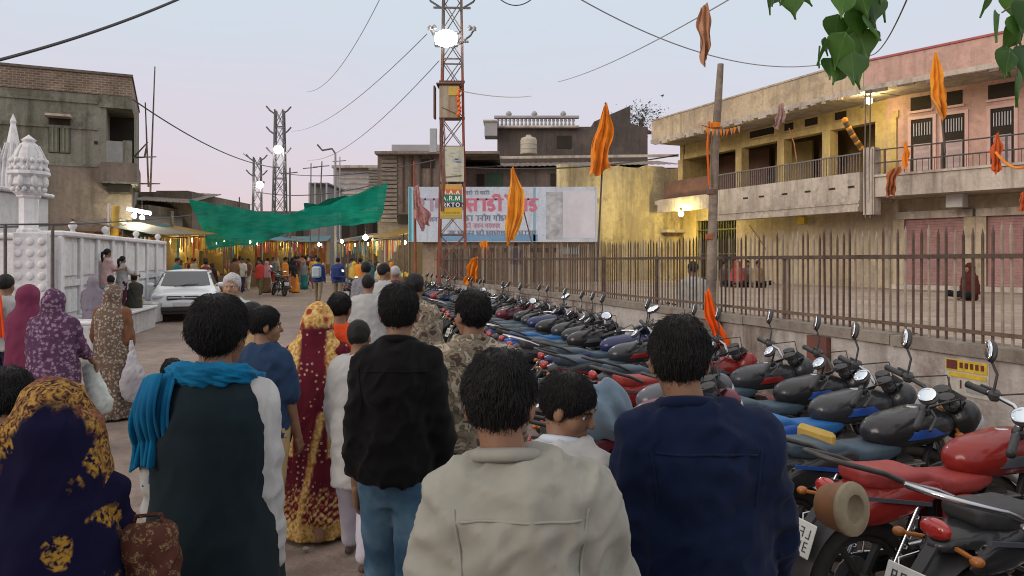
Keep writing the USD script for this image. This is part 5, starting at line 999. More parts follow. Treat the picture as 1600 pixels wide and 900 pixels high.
    if guard: part(p, 'leg_guard', MB().tube([(.33, 0, .62), (.36, -.16, .60), (.35, -.30, .54), (.33, -.30, .40), (.26, -.12, .30), (.26, .12, .30), (.33, .30, .40), (.35, .30, .54), (.36, .16, .60), (.33, 0, .62)], .0125, 8), M_chrome, True)
    part(p, 'chain_cover', MB().rbox((-.62, .08, .30), (-.16, .12, .40), .02), M_black); part(p, 'centre_stand', MB().tube([(-.14, .11, .28), (-.20, .16, .012), (-.20, -.16, .012), (-.14, -.11, .28)], .013, 6), M_black)
    if guard: part(p, 'saree_guard', MB().tube([(-.40, .19, .62), (-.78, .19, .58), (-.78, .19, .36), (-.44, .19, .36), (-.40, .19, .62)], .007, 6).tube([(-.55, .19, .6), (-.55, .19, .36)], .006, 5).tube([(-.67, .19, .59), (-.67, .19, .36)], .006, 5), M_chrome, True)
    return p
def paint(name, c, coat=.22): return mat('paint_' + name, c, tuple(x * .85 for x in c), scale=3, rough=.3, coat=coat, spec=.3)
P_blk, P_blu, P_red, P_slv, P_dgr = paint('black', (.018, .018, .02)), paint('blue', (.02, .07, .30)), paint('red', (.20, .016, .013)), paint('silver', (.065, .07, .085)), paint('dark_grey', (.028, .03, .035))
P_mar, P_grn, P_nav = paint('maroon', (.10, .014, .022)), paint('green', (.02, .08, .04)), paint('navy', (.015, .02, .075))
S_blk, S_red, S_blu, S_nav, S_brn = mat('seat_black', (.028, .028, .03), (.04, .04, .042), scale=5, rough=.55), mat('seat_red', (.30, .04, .035), (.22, .03, .028), scale=4, rough=.5), mat('seat_blue', (.02, .13, .36), (.015, .10, .28), scale=4, rough=.5), mat('seat_slate', (.035, .06, .085), (.05, .075, .10), scale=4, rough=.5), mat('seat_brown', (.14, .09, .05), (.1, .06, .04), scale=4, rough=.6)
KB = {'blue': motorcycle('bike_blue', P_dgr, S_blu, P_blu, P_blu, rail=M_dkm), 'dark': motorcycle('bike_dark', P_blk, S_nav, P_blu, P_blk, guard=False, rail=M_dkm), 'red': motorcycle('bike_red', P_red, S_red, P_slv, P_red, rail=M_dkm), 'black': motorcycle('bike_black', P_blk, S_blk, P_slv, P_blk),
      'grey': motorcycle('bike_grey', P_dgr, S_nav, P_red, P_dgr, rail=M_dkm), 'silver': motorcycle('bike_silver', P_slv, S_blk, P_mar, P_slv, guard=False, rail=M_dkm), 'maroon': motorcycle('bike_maroon', P_mar, S_blk, P_slv, P_mar, rail=M_dkm), 'navy': motorcycle('bike_navy', P_nav, S_nav, P_slv, P_nav, steer=.5, rail=M_dkm)}
BANG = math.atan2(-WS, 1)
def bike(kind, x, y, label, dth=0.0, lean=0.0): return copy_of(f'/_kinds/bike_{kind}', 'parked_motorcycle', label, (x, y, float(road_z(x, y))), BANG + dth, rx=lean, group='motorcycles parked along the low wall', cat='motorcycle')
near = [('black', 2.52, 2.55, 'black motorcycle at the lower right corner, nearest of the row'), ('black', 2.38, 3.08, 'black motorcycle with a chrome grab rail just behind the nearest one'), ('red', 2.2, 3.55, 'motorcycle with a red seat and red tank at the right'),
        ('dark', 2.05, 4.12, 'black and blue motorcycle with a gold band on its long dark seat'), ('blue', 2.0, 4.66, 'motorcycle with a bright blue seat and silver tank'), ('dark', 1.98, 5.25, 'dark motorcycle half hidden by the shoulder of the man in the navy shirt'),
        ('grey', 1.85, 5.85, 'dark grey motorcycle just left of the wooden pole with an orange cloth'), ('red', 1.5, 6.2, 'red-seated motorcycle directly left of the head of the man in navy')]
for i, (k, x, y, lab) in enumerate(near): bike(k, x, y, lab, R.uniform(-.05, .05), R.uniform(-.03, .03))
ORD = ['third', 'fourth', 'fifth', 'sixth', 'seventh', 'eighth', 'ninth', 'tenth', 'eleventh', 'twelfth']
kinds = ['dark', 'grey', 'navy', 'black', 'dark', 'blue', 'black', 'navy', 'grey', 'dark', 'maroon', 'black', 'dark', 'grey', 'navy', 'silver', 'black', 'dark', 'grey', 'blue', 'red', 'navy', 'dark', 'black', 'grey', 'silver', 'dark', 'maroon', 'navy', 'black', 'dark', 'grey']
DESC = {'grey': 'dark grey motorcycle with red stripe', 'silver': 'silver motorcycle with maroon stripe', 'navy': 'navy motorcycle with slate seat', 'maroon': 'maroon motorcycle with black seat', 'dark': 'black motorcycle with blue stripe', 'blue': 'blue-seated silver motorcycle', 'black': 'all-black motorcycle', 'red': 'red motorcycle with red seat'}
y = 6.8; cnt = 0; seen = {}
WHERE = lambda y: 'behind the camouflage shirt' if y < 9 else 'midway along the row' if y < 14 else 'near the foot of the lattice tower' if y < 19 else 'at the far end of the row past the tower'
while y < 22.5 and cnt < len(kinds):
    x = WA + WS * y - 1.5 + .55 * min(1, max(0, (y - 7) / 8)) + R.uniform(-.14, .14); k = kinds[cnt]; w = WHERE(y); seen[(k, w)] = seen.get((k, w), 0) + 1
    n_ = ['', 'second ', 'third ', 'fourth ', 'fifth '][seen[(k, w)] - 1]
    bike(k, x, y, f'{n_}{DESC[k]}, {w}', R.uniform(-.09, .09), R.uniform(-.05, .05)); y += R.uniform(.5, .66); cnt += 1
# an outer motorcycle standing nearer the walkers, with cloths over it
bike('silver', .95, 5.0, 'silver motorcycle out in front of the row beside the boy', .12)
bike('maroon', .82, 4.45, 'maroon motorcycle with its plate toward the boy in the white collar', .05)
solo('blue_sheet', nets(lambda P: d_ell(P, (0, 0, 0), (.17, .13, .16)) + .02 * np.sin(P[:, 0] * 40 + P[:, 2] * 22), (-.25, -.2, -.25), (.25, .2, .25), .02)[0] * (1, 1, 1) + at(945, 632, 4.6), None, 'x', 'x') if False else None
gs = MB(); V, F = nets(lambda P: d_ell(P, (0, 0, 0), (.15, .12, .17)) + .014 * np.sin(P[:, 0] * 45 + P[:, 2] * 26) + .01 * np.sin(P[:, 1] * 60), (-.25, -.2, -.25), (.25, .2, .25), .016); gs.add(V + at(948, 640, 4.2), F)
solo('crumpled_sheet', gs, cloth('pale_blue_sheet', (.16, .22, .28), (.10, .15, .20), 6, .1), 'crumpled pale blue plastic sheet stuffed over a motorcycle tail', 'sheet', smooth=True)
st_ = thing('seat_strap', 'gold band wrapped round the dark motorcycle seat', 'strap', (2.05 - .42 * .953, 4.12 - .42 * .302, 0), BANG); part(st_, 'band', MB().rbox((-.03, -.135, .76), (.03, .135, .882), .02), mat('gold_band', (.40, .27, .06), (.3, .2, .05), scale=12))
dr = thing('tan_bundle', 'round orange-brown bundle with a cream rim hanging behind the red-seated motorcycle', 'bundle', tuple(at(1312, 792, 2.75)), 0)
rb = .60 * rotz(-1.0) @ roty(-.12)
part(dr, 'body', MB().lathe([(.08, -.13), (.12, -.10), (.145, -.02), (.155, .06)], 20, (0, 0, 0), (1, 0, 0)).xform(rb), mat('drum_orange', (.17, .07, .025), (.10, .045, .02), scale=8, rough=.6), True); part(dr, 'cream_rim', MB().lathe([(.155, .06), (.165, .075), (.16, .10), (.09, .11), (.085, .09)], 20, (0, 0, 0), (1, 0, 0)).xform(rb), mat('drum_cream', (.22, .185, .12), (.14, .115, .07), scale=8, rough=.6), True); part(dr, 'dark_hollow', MB().lathe([(.086, .095), (.06, .07), (0, .06)], 20, (0, 0, 0), (1, 0, 0)).xform(rb), mat('drum_inside', (.10, .075, .045), (.2, .16, .1), scale=10), True)

# ================= white car =================
CW, CL = .86, 1.98
M_car = mat('white_car_paint', (.66, .68, .70), (.62, .64, .66), scale=1, rough=.3, coat=.6, spec=.5); M_cg = flat('car_glass', (.035, .045, .055), .06, 0, .8)
def car_f(P):
    x, y, z = P[:, 0], np.abs(P[:, 1]), P[:, 2]
    low = d_box(P, (0, 0, .58), (CL, CW, .34), .20); hood = z - (.80 + .16 * np.clip((CL - x) / 1.1, 0, 1) - .05 * (y / CW) ** 2); low = smax(smax(low, hood, .06), x - (CL - .17 * (y / CW) ** 2 - .34 * np.clip(z - .52, 0, 1)), .05)
    n1 = unit((.62, 0, .78)); cab = np.maximum.reduce([(x - .98) * n1[0] + (z - .92) * n1[2], (-x - 1.62) * .80 + (z - .98) * .6, z - 1.47 + .06 * (y / .7) ** 2, .5 - z, (y - .80) * .93 + (z - .95) * .36])
    d = smin(low, cab, .08)
    for wx in (1.22, -1.22): d = np.maximum(d, .36 - np.sqrt((x - wx) ** 2 + (z - .31) ** 2) - np.where(y > .55, 0, 10))
    return d
car = thing('white_car', 'white hatchback car facing the camera beside the end of the marble wall', 'car', (-10.0, 22.7, .0), math.radians(-70))
part(car, 'body', nets(car_f, (-2.1, -1.0, .15), (2.1, 1.0, 1.6), .045), M_car, 35)
def wsx(z): return .98 - (z - .92) * .78 / .62
part(car, 'windscreen', MB().sheet(np.array([[(wsx(z) + .018 - .05 * abs(t) ** 3, t * (.74 - .30 * (z - .98)), z + .012) for t in np.linspace(-1, 1, 9)] for z in (.985, 1.15, 1.30, 1.40)]), .01), M_cg, True)
for s in (-1, 1):
    part(car, 'side_window', MB().sheet(np.array([[(x, s * (.80 - (z - .95) * .36 / .93 + .012), z) for x in (-1.2 + (z - 1) * .5, -.4, .3, .86 - (z - 1) * 1.2)] for z in (1.0, 1.36)]), .008), M_cg)
    part(car, 'headlight', MB().ell((1.76, s * .62, .71), (.14, .21, .085), 2, rotz(-s * .35) @ roty(-.3)), flat('car_headlight', (.5, .53, .56), .08, .2), True); part(car, 'fog_lamp', MB().ell((1.93, s * .62, .40), (.03, .07, .045), 1), M_lens, True)
    m_ = numbered(car, 'side_mirror'); UsdGeom.Xform.Define(stage, m_); part(m_, 'shell', MB().ell((.66, s * .97, 1.02), (.06, .11, .07), 2), M_car, True); part(m_, 'stem', MB().beam((.66, s * .82, .99), (.66, s * .92, 1.0), .04), M_black)
    for wx in (1.22, -1.22):
        w = numbered(car, 'wheel'); UsdGeom.Xform.Define(stage, w); part(w, 'tyre', MB().lathe([(.19, -.1), (.28, -.1), (.305, -.06), (.305, .06), (.28, .1), (.19, .1)], 20, (wx, s * .74, .305), (0, s, 0)), M_tyre, True); part(w, 'hub_cap', MB().lathe([(.195, .08), (.12, .1), (0, .095)], 14, (wx, s * .74, .305), (0, s, 0)), M_alu, True)
    part(car, 'wiper', MB().beam((1.0, s * .1 - .2, .97), (.86, s * .1 + .25, 1.05), .015), M_black)
part(car, 'grille', MB().rbox((1.80, -.42, .62), (1.945, .42, .74), .02), M_black); part(car, 'grille_bar', MB().rbox((1.85, -.40, .668), (1.96, .40, .695), .008), M_chrome); part(car, 'badge', MB().ell((1.955, 0, .685), (.012, .06, .045), 1), M_chrome, True)
part(car, 'air_intake', MB().rbox((1.90, -.62, .30), (1.99, .62, .44), .03), M_black); part(car, 'number_plate', MB().rbox((1.975, -.25, .45), (1.995, .25, .56), .004), M_plate); part(car, 'bumper_lip', MB().rbox((1.8, -.75, .22), (1.97, .75, .29), .03), M_black)
part(car, 'roof_rack_strip', MB().beam((-.9, .58, 1.445), (.3, .58, 1.45), .02), M_black)
# parked scooter-like motorcycles in the far bazaar
for i, (k, u, Y, rz, lab) in enumerate((('black', 437, 33, 2.2, 'dark motorcycle standing in the bazaar street left of the walkers'), ('dark', 545, 26, 1.7, 'motorcycle going away beside the backpack walkers'))):
    x = at(u, 0, Y)[0]; copy_of(f'/_kinds/bike_{k}', 'street_motorcycle', lab, (x, Y, float(road_z(0, Y))), rz, cat='motorcycle')
# ================= people =================
SKIN = {k: mat('skin_' + k, c, tuple(x * .86 for x in c), scale=12, rough=.55, spec=.35, bump=.0006, bscale=500.) for k, c in {'brown': (.20, .105, .062), 'dark': (.13, .068, .042), 'light': (.29, .165, .10)}.items()}
M_hair = mat('black_hair', (.006, .0055, .0055), (.010, .009, .009), scale=40, rough=.62, spec=.22, bump=.004, bscale=140.); M_hgrey = mat('grey_hair', (.42, .41, .40), (.26, .25, .25), scale=60, rough=.6, bump=.003, bscale=140.)
M_eyew, M_iris, M_sole = flat('eye_white', (.6, .58, .55), .25), flat('iris_dark', (.015, .01, .008), .1), mat('sandal', (.06, .04, .03), rough=.7)
def fabric(name, c, c2=None, scale=5.0, fine=700., rough=.88):
    return mat('fabric_' + name, c, c2 or tuple(x * .82 for x in c), scale=scale, rough=rough, spec=.08, bump=.0004, bscale=fine, sheen=.03)
def prof(P, zs, rx, ry, cx=0.0, cy=None, fold=0, nf=11, ph=0.0):
    z = P[:, 2]; a = np.interp(z, zs, rx); b = np.interp(z, zs, ry); y0 = np.interp(z, zs, cy) if cy is not None else 0.0
    x, y = P[:, 0] - cx, P[:, 1] - y0; rr = np.sqrt((x / a) ** 2 + (y / b) ** 2)
    if fold: th = np.arctan2(y, x); rr = rr - np.interp(z, zs, fold) * (np.sin(nf * th + ph + 2.2 * z) + .5 * np.sin((nf * 2 - 3) * th + 1.7 - 3 * z))
    return np.maximum((rr - 1) * np.minimum(a, b), np.maximum(zs[0] - z, z - zs[-1]))
def skeleton(H, st=.0, L=(.1, .12, .25), Rr=(.1, .12, .25), pose='stand', seat=.5, w=1.0):
    s = H / 1.70; J = {'s': s, 'w': w}; V3 = lambda *a: np.array(a, float) * s
    for sg, nm, ar, ph in ((-1, 'L', L, st), (1, 'R', Rr, -st)):
        hip = V3(sg * .088 * w, 0, .90)
        if pose == 'sit': hip = V3(sg * .09, 0, 0) + (0, 0, seat + .09 * s); kn = hip + V3(sg * .03, .42, -.01); an = kn + V3(0, .03, -.40)
        elif pose == 'floor': hip = V3(sg * .09, 0, .11); kn = hip + V3(sg * .22, .33, .06); an = kn + V3(-sg * .30, -.10, -.06)
        else:
            kn = hip + V3(sg * .01, .43 * math.sin(ph), -.43 * math.cos(ph)); b_ = ph - (.45 * abs(st) + .1 if ph < 0 else .05); an = kn + V3(0, .40 * math.sin(b_), -.40 * math.cos(b_))
        f, o, b_ = ar[:3]; sh = V3(sg * .160 * w, -.005, 1.365)
        if pose != 'stand': sh = sh + (0, 0, hip[2] - .90 * s)
        d = np.array([sg * math.sin(o), math.sin(f) * math.cos(o), -math.cos(f) * math.cos(o)]); el = sh + d * .285 * s; f2 = f + b_; o2 = ar[3] if len(ar) > 3 else o * .4
        d2 = np.array([sg * math.sin(o2), math.sin(f2) * math.cos(o2), -math.cos(f2) * math.cos(o2)]); wr = el + d2 * .245 * s
        J |= {nm + 'hip': hip, nm + 'kn': kn, nm + 'an': an, nm + 'sh': sh, nm + 'el': el, nm + 'wr': wr, nm + 'hd': d2}
    dz = 0.0 if pose != 'stand' else min(J['Lan'][2], J['Ran'][2]) - .075 * s
    for k in list(J):
        if isinstance(J[k], np.ndarray) and not k.endswith('hd'): J[k] = J[k] - (0, 0, dz)
    J['up'] = (J['Lhip'][2] + J['Rhip'][2]) / 2 - .90 * s      # how far the trunk is moved up
    return J
TZ = np.array([.78, .86, .95, 1.06, 1.20, 1.32, 1.39, 1.43, 1.47]); TX_ = np.array([.13, .158, .162, .140, .150, .160, .140, .100, .065]); TY_ = np.array([.09, .115, .12, .105, .118, .118, .098, .08, .06])
def d_trunk(P, J, g=0.0, fx=1.0, fy=1.0):
    s = J['s']; Q = (P - np.array((0, 0, J['up']), np.float32)) / s; return prof(Q, TZ, (TX_ * J['w'] * fx + g / s), (TY_ * fy + g / s)) * s
def d_arms(P, J, g=0.0, to='wr', k=1.0):
    s = J['s']; d = None
    for n in 'LR':
        a = d_cap(P, J[n + 'sh'] * (.93, 1, 1), J[n + 'el'], .052 * s * k + g, .041 * s * k + g)
        if to == 'wr': a = np.minimum(a, d_cap(P, J[n + 'el'], J[n + 'wr'], .041 * s * k + g, .029 * s * k + g * .8))
        elif to == 'half': a = d_cap(P, J[n + 'sh'] * (.93, 1, 1), J[n + 'sh'] * .25 + J[n + 'el'] * .75, .052 * s * k + g, .047 * s * k + g * 1.4)
        elif to == 'elbow': a = np.minimum(a, d_cap(P, J[n + 'el'], J[n + 'el'] * .6 + J[n + 'wr'] * .4, .041 * s * k + g, .038 * s * k + g * 1.2))
        d = a if d is None else np.minimum(d, a)
    return d
def d_legs(P, J, g=0.0, k=1.0, hem=1.0):
    s = J['s']; d = None
    for n in 'LR':
        kn, an = J[n + 'kn'], J[n + 'an']; a = smin(d_cap(P, J[n + 'hip'], kn, .085 * s * k + g, .057 * s * k + g), d_cap(P, kn, kn + (an - kn) * hem, .055 * s * k + g, .040 * s * k + g), .03); d = a if d is None else np.minimum(d, a)
    return d
def head_field(Q):
    d = smin(d_ell(Q, (0, -.014, .030), (.0735, .094, .088)), d_ell(Q, (0, .026, -.032), (.059, .064, .086)), .03); d = smin(d, d_ell(Q, (0, .048, -.083), (.034, .034, .028)), .03)
    d = smin(d, d_cap(Q, (0, .083, .006), (0, .104, -.030), .009, .0135), .014); d = smin(d, d_ell(Q, (0, .080, .018), (.05, .014, .010)), .014); d = smin(d, d_ell(Q, (0, .086, -.064), (.022, .012, .009)), .008)
    for sx in (-1, 1):
        d = smax(d, -d_ell(Q, (sx * .032, .094, -.002), (.017, .016, .011)), .012); d = smin(d, d_ell(Q, (sx * .075, -.008, -.012), (.011, .022, .032), rotz(sx * -.35)), .008); d = smin(d, d_ell(Q, (sx * .042, .05, -.035), (.022, .025, .025)), .02)
    return d
def hair_field(Q, t=.014, long=0.0):
    d = d_ell(Q, (0, -.014, .034), (.074 + t, .095 + t, .089 + t * 1.15)); d = smax(d, -d_ell(Q, (0, .135, -.045), (.125, .105, .118)), .02)
    low = (-.085 - long + .62 * np.clip(Q[:, 1] + .10, 0, .2)) - Q[:, 2]; return smax(d, low, .012)
def hand_geo(J, n, curl=.5, h=.005):
    s = J['s']; sg = -1 if n == 'L' else 1; z = -unit(J[n + 'hd']); x = unit(np.array((-sg, 0, 0)) - z * (z @ np.array((-sg, 0, 0)))); y = np.cross(z, x) * 1.0
    if y[1] < 0: y = -y
    def f(P):
        d = smin(d_box(P, (0, 0, -.048), (.015, .038, .046), .014), d_cap(P, (0, 0, .03), (0, 0, -.02), .026, .024), .02)
        for i, (yy, L_) in enumerate(((.029, .066), (.0100, .075), (-.0095, .070), (-.029, .055))):
            a = np.array((0, yy, -.088)); c = curl * (1 + .12 * i); b1 = a + np.array((math.sin(c * .6), .06 * (1.5 - i) * .3, -math.cos(c * .6))) * L_ * .52; b2 = b1 + np.array((math.sin(c * 1.6), 0, -math.cos(c * 1.6))) * L_ * .48
            d = smin(d, np.minimum(d_cap(P, a, b1, .0092, .0083), d_cap(P, b1, b2, .0083, .0068)), .005)
        t1 = np.array((.012, .048, -.055)); t2 = np.array((.02, .060, -.085)); return smin(d, np.minimum(d_cap(P, (.002, .026, -.018), t1, .014, .0105), d_cap(P, t1, t2, .0105, .008)), .008)
    V, F = nets(f, (-.04, -.06, -.20), (.11, .085, .06), h); Mx = np.stack([x, y, z], 1)
    if np.linalg.det(Mx) < 0: F = F[:, ::-1]
    return V * s @ Mx.T + J[n + 'wr'], F
def normals(V, F):
    N = np.zeros_like(V); c = np.cross(V[F[:, 1]] - V[F[:, 0]], V[F[:, 2]] - V[F[:, 0]])
    for k in range(3): np.add.at(N, F[:, k], c)
    return N / (np.linalg.norm(N, axis=1, keepdims=True) + 1e-12)
def rumple(VF, amp, freq, seed=0, stretch=(1, 1, .55)):
    V, F = VF; N = normals(V, F); x, y, z = V.T; a_ = freq * np.stack([x * 1.1 + z * .38, y * 1.1, (z - x * .3) * .45 * stretch[2] / .55], 1); b_ = freq * 1.7 * np.stack([x - z * .55, y, (z + x * .5) * .5 * stretch[2] / .55], 1)
    rd = lambda n_: 1 - np.abs(2 * n_ - 1) * 2.2
    a = rd(meshkit.fbm(a_ + seed * 7.3, 2, seed)); b = rd(meshkit.noise(b_ + seed * 3.1, seed + 5)); c_ = meshkit.fbm(V * freq * 3.5, 2, seed + 9) - .5
    return V + N * ((a - .3) * amp * .75 + np.maximum(b, 0) * amp * .65 + c_ * amp * .35)[:, None], F
def bounds(J, pad=.22):
    pts = np.array([J[k] for k in J if isinstance(J[k], np.ndarray) and not k.endswith('hd')]); lo, hi = pts.min(0) - pad, pts.max(0) + pad; return lo, hi
def person(label, X, Y, H, rz=0.0, z=None, h=.02, skin='brown', hair='short', hair_m=None, hair_t=.007, st=.3, L=(.1, .12, .25), Rr=(.1, .12, .25), pose='stand', seat=.5, w=1.0, turn=0.0, tilt=0.05, roll=0.0,
           top=None, top_m=None, sleeve='wr', hem=.80, loose=.018, vest=None, legs='trousers', legs_m=None, veil=None, veil_m=None, tint=None, skirt_m=None, hands=False, eyes=False, collar=None, strands=0, shawl=None, group=None, feet=True, seed=None, face_h=None, stoop=0.0, headoff=0.0):
    seed = seed if seed is not None else int(abs(X * 91 + Y * 37)) % 997; J = skeleton(H, st, L, Rr, pose, seat, w); s = J['s']; u = J['up']
    z = float(road_z(X, Y)) if z is None else z; t = thing('person', label, 'person', (X, Y, z), rz, group, rx=-stoop)
    m = SKIN[skin]; hc = np.array((headoff / s, .022, 1.585)) * s + (0, 0, u); Rh = rotz(turn) @ rotx(-tilt) @ roty(roll)
    nk = np.array((headoff * .45 / s, -.012, 1.40)) * s + (0, 0, u); nk2 = hc + Rh @ np.array((0, -.02, -.05)) * s; lo, hi = bounds(J); hi[2] = H * .985 + u + .12
    toh = lambda P: ((P - hc.astype(np.float32)) @ Rh.astype(np.float32)) / s
    fine = face_h is not None
    def body(P):
        d = smin(d_trunk(P, J), d_arms(P, J), .03); d = smin(d, d_legs(P, J), .03); d = smin(d, d_cap(P, nk, nk2, .056 * s, .050 * s), .02)
        if feet:
            for n in 'LR':
                a = J[n + 'an']; d = smin(d, d_cap(P, a + (0, -.02 * s, -.045 * s), a + (0, .14 * s, -.052 * s), .032 * s, .022 * s), .02)
        if not hands:
            for n in 'LR': d = smin(d, d_ell(P, J[n + 'wr'] + J[n + 'hd'] * .075 * s, (.026 * s, .036 * s, .075 * s)), .02)
        if not fine: d = smin(d, head_field(toh(P)) * s, .01)
        return d
    g = MB().add(*nets(body, lo, hi, h))
    if fine: V, F = nets(head_field, (-.12, -.14, -.16), (.12, .15, .15), face_h); g.add(V * s @ Rh.T + hc, F); g.add(*nets(lambda P: d_cap(P, nk, nk2, .0555 * s, .0505 * s), nk - .09, nk2 + .09, h * .8))
    if hands:
        for n in hands: g.add(*hand_geo(J, n))
    part(t, 'body', g, m, True)
    if eyes:
        for sx in (-1, 1):
            e = numbered(t, 'eye'); UsdGeom.Xform.Define(stage, e); part(e, 'eyeball', MB().ell(hc + Rh @ np.array((sx * .032, .0695, -.003)) * s, .0105 * s * np.ones(3), 2), M_eyew, True); part(e, 'iris', MB().ell(hc + Rh @ np.array((sx * .032, .0773, -.003)) * s, .005 * s * np.ones(3), 1), M_iris, True)
            part(t, 'eyebrow', MB().tube([hc + Rh @ np.array((sx * a, b_, c)) * s for a, b_, c in ((.014, .092, .017), (.033, .090, .022), (.052, .074, .015))], [.004 * s, .005 * s, .002 * s], 5), hair_m or M_hair, True)
    if hair:
        hh = max(h * .55, .008) if not fine else .0075; V, F = nets(lambda P: hair_field(P, hair_t, {'short': 0, 'long': .05, 'crop': -.01}.get(hair, 0)), (-.13, -.16, -.2), (.13, .13, .18), hh / s)
        V = V + normals(V, F) * ((meshkit.noise(V * 22 + seed, seed) - .5) * .011)[:, None]; V, F = rumple((V, F), .0022 if hair_m is None else .005, 34, seed, (1, 1, 1)); V = V * s @ Rh.T + hc; hp = part(t, 'hair', (V, F), hair_m or M_hair, True)
        if hair == 'long': part(t, 'ponytail', MB().tube([hc + Rh @ np.array(a) * s for a in ((0, -.10, .03), (0, -.15, 0), (0, -.16, -.1), (0.01, -.13, -.26), (.01, -.12, -.33))], [.03, .035, .03, .022, .008], 8), M_hair, True)
        if strands:
            strands = int(strands * 2.4)
            r_ = np.random.default_rng(seed); N = normals(V, F); i = r_.integers(0, len(F), strands); bc = r_.dirichlet((1, 1, 1), strands); p = (V[F[i]] * bc[:, :, None]).sum(1); nn = unit_rows((N[F[i]] * bc[:, :, None]).sum(1))
            crown = hc + Rh @ np.array((0.01, -.04, .13)) * s; dn = p - crown; dn = dn - nn * (dn * nn).sum(1, keepdims=True); dn = unit_rows(dn + r_.normal(0, .016, dn.shape) - np.array((0, 0, .03))); ln = r_.uniform(.012, .026, (strands, 1)) * s
            fly = (r_.random((strands, 1)) < .07); ln = np.where(fly, ln * 1.5, ln); nn = nn * np.where(fly, 2.6, 1.0)
            C = np.stack([p - nn * .004, p + dn * ln * .35 + nn * .0015, p + dn * ln * .7 + nn * (.0018 + .001 * r_.random((strands, 1))), p + dn * ln + nn * (-.001 + .003 * r_.random((strands, 1)))], 1)
            cp = numbered(t, 'hair_strands'); bcv = UsdGeom.BasisCurves.Define(stage, cp); bcv.CreateTypeAttr('linear'); bcv.CreateCurveVertexCountsAttr(Vt.IntArray([4] * strands)); bcv.CreatePointsAttr(Vt.Vec3fArray.FromNumpy(C.reshape(-1, 3).astype(np.float32)))
            bcv.CreateWidthsAttr(Vt.FloatArray.FromNumpy(np.tile([.0016, .0015, .0012, .0005], strands).astype(np.float32))); bcv.SetWidthsInterpolation('vertex'); UsdShade.MaterialBindingAPI.Apply(bcv.GetPrim()).Bind(hair_m or M_hair); tag(bcv.GetPrim(), kind='stuff')
    if legs == 'trousers':
        lz_ = lambda P: smin(d_legs(P, J, .016, 1.0, .93), np.maximum(d_trunk(P, J, .008), (P[:, 2] - (1.02 * s + u))), .03)
        part(t, 'trousers', rumple(nets(lz_, lo, (hi[0], hi[1], 1.1 * s + u), h), .006, 9, seed), legs_m, True)
        if feet and pose != 'floor':
            for n in 'LR': a = J[n + 'an']; part(t, 'shoe', nets(lambda P: np.maximum(d_cap(P, a + (0, -.035 * s, -.05 * s), a + (0, .15 * s, -.052 * s), .036 * s, .028 * s), -(P[:, 2] - a[2] + .08 * s)), a - .12 * s, a + (.1 * s, .25 * s, .08 * s), max(h, .012)), M_sole, True)
    elif legs == 'dhoti':
        part(t, 'dhoti', rumple(nets(lambda P: np.minimum(prof((P - (0, 0, u)) / s, [.12, .5, .9, 1.02], [.20, .19, .185, .16], [.17, .16, .13, .115], fold=[.07, .05, .03, 0], nf=9) * s, d_legs(P, J, .02, 1, .8)), lo, (hi[0], hi[1], 1.1 * s + u), h), .008, 8, seed), legs_m, True)
    elif legs == 'saree':
        zs = [.03, .12, .45, .75, .95, 1.04]; sk = nets(lambda P: smin(prof((P - (0, 0, u)) / s, zs, np.array([.25, .245, .205, .19, .20, .165]) * w, np.array([.235, .22, .18, .165, .155, .13]) * w, cy=np.array([.02, .02, .01, 0, 0, 0]), fold=[.06, .055, .04, .02, .01, 0], nf=9, ph=seed) * s, np.maximum(d_legs(P, J, .03, 1.0, .8), P[:, 2] - .8 * s), .10), lo - .1, (hi[0] + .1, hi[1] + .1, 1.1 * s + u), h)
        V, F = rumple(sk, .010, 7, seed, (1, 1, .35)); p = part(t, 'skirt', (V, F), skirt_m, True)
        if tint: put_tint(p, tint_of(p, tint, s, u))
    if top:
        zt = hem * s + u; fl = np.interp
        def tp_(P):
            d = d_trunk(P, J, loose, 1.0, 1.0); q = (P - np.array((0, 0, u), np.float32)) / s
            d = smin(d, prof(q, [hem - .02, .95, 1.1, 1.25], np.array([.172, .168, .150, .148]) * w + loose, np.array([.140, .135, .12, .11]) + loose) * s, .03)
            if sleeve: d = smin(d, d_arms(P, J, loose * .75, sleeve), .045)
            d = smax(d, -d_cap(P, nk + (0, .02, .035), nk2 + (0, .02, .02), .05 * s, .06 * s), .012); return smax(d, zt - P[:, 2], .006)
        V, F = rumple(nets(tp_, lo, (hi[0], hi[1], 1.5 * s + u), h), (.012 if top == 'kurta' else .019 if h < .016 else .015), 9.5, seed, (1, 1, .8)); p = part(t, top, (V, F), top_m, True)
        if tint and legs != 'saree': put_tint(p, tint_of(p, tint, s, u))
        if h < .016: seams(t, V, F, s, u, top_m)
        if collar: part(t, 'collar', MB().tube([nk2 * .35 + nk * .65 + np.array((.068 * math.cos(a), .062 * math.sin(a) - .004, -.018 * math.sin(a) + .018)) * s for a in np.linspace(-math.pi * 1.4, math.pi * .4, 18)], .017 * s, 6), collar, True)
    if vest:
        zt = vest[1] * s + u; V, F = rumple(nets(lambda P: smax(smax(smax(smin(d_trunk(P, J, loose + .030, 1.0, 1.05), prof((P - np.array((0, 0, u), np.float32)) / s, [vest[1] - .02, .95, 1.1, 1.25], np.array([.185, .178, .155, .148]) * w + loose + .026, np.array([.16, .15, .13, .115]) + loose + .030) * s, .03), zt - P[:, 2], .006), np.abs(P[:, 0]) - .222 * s * w - .03 * np.clip(1.1 - P[:, 2], 0, 1), .02), -d_cap(P, nk + (0, .03, .03), nk2 + (0, .03, .02), .05 * s, .06 * s), .012), lo, (hi[0], hi[1], 1.5 * s + u), h), .007, 7, seed + 3); part(t, 'waistcoat', (V, F), vest[0], True)
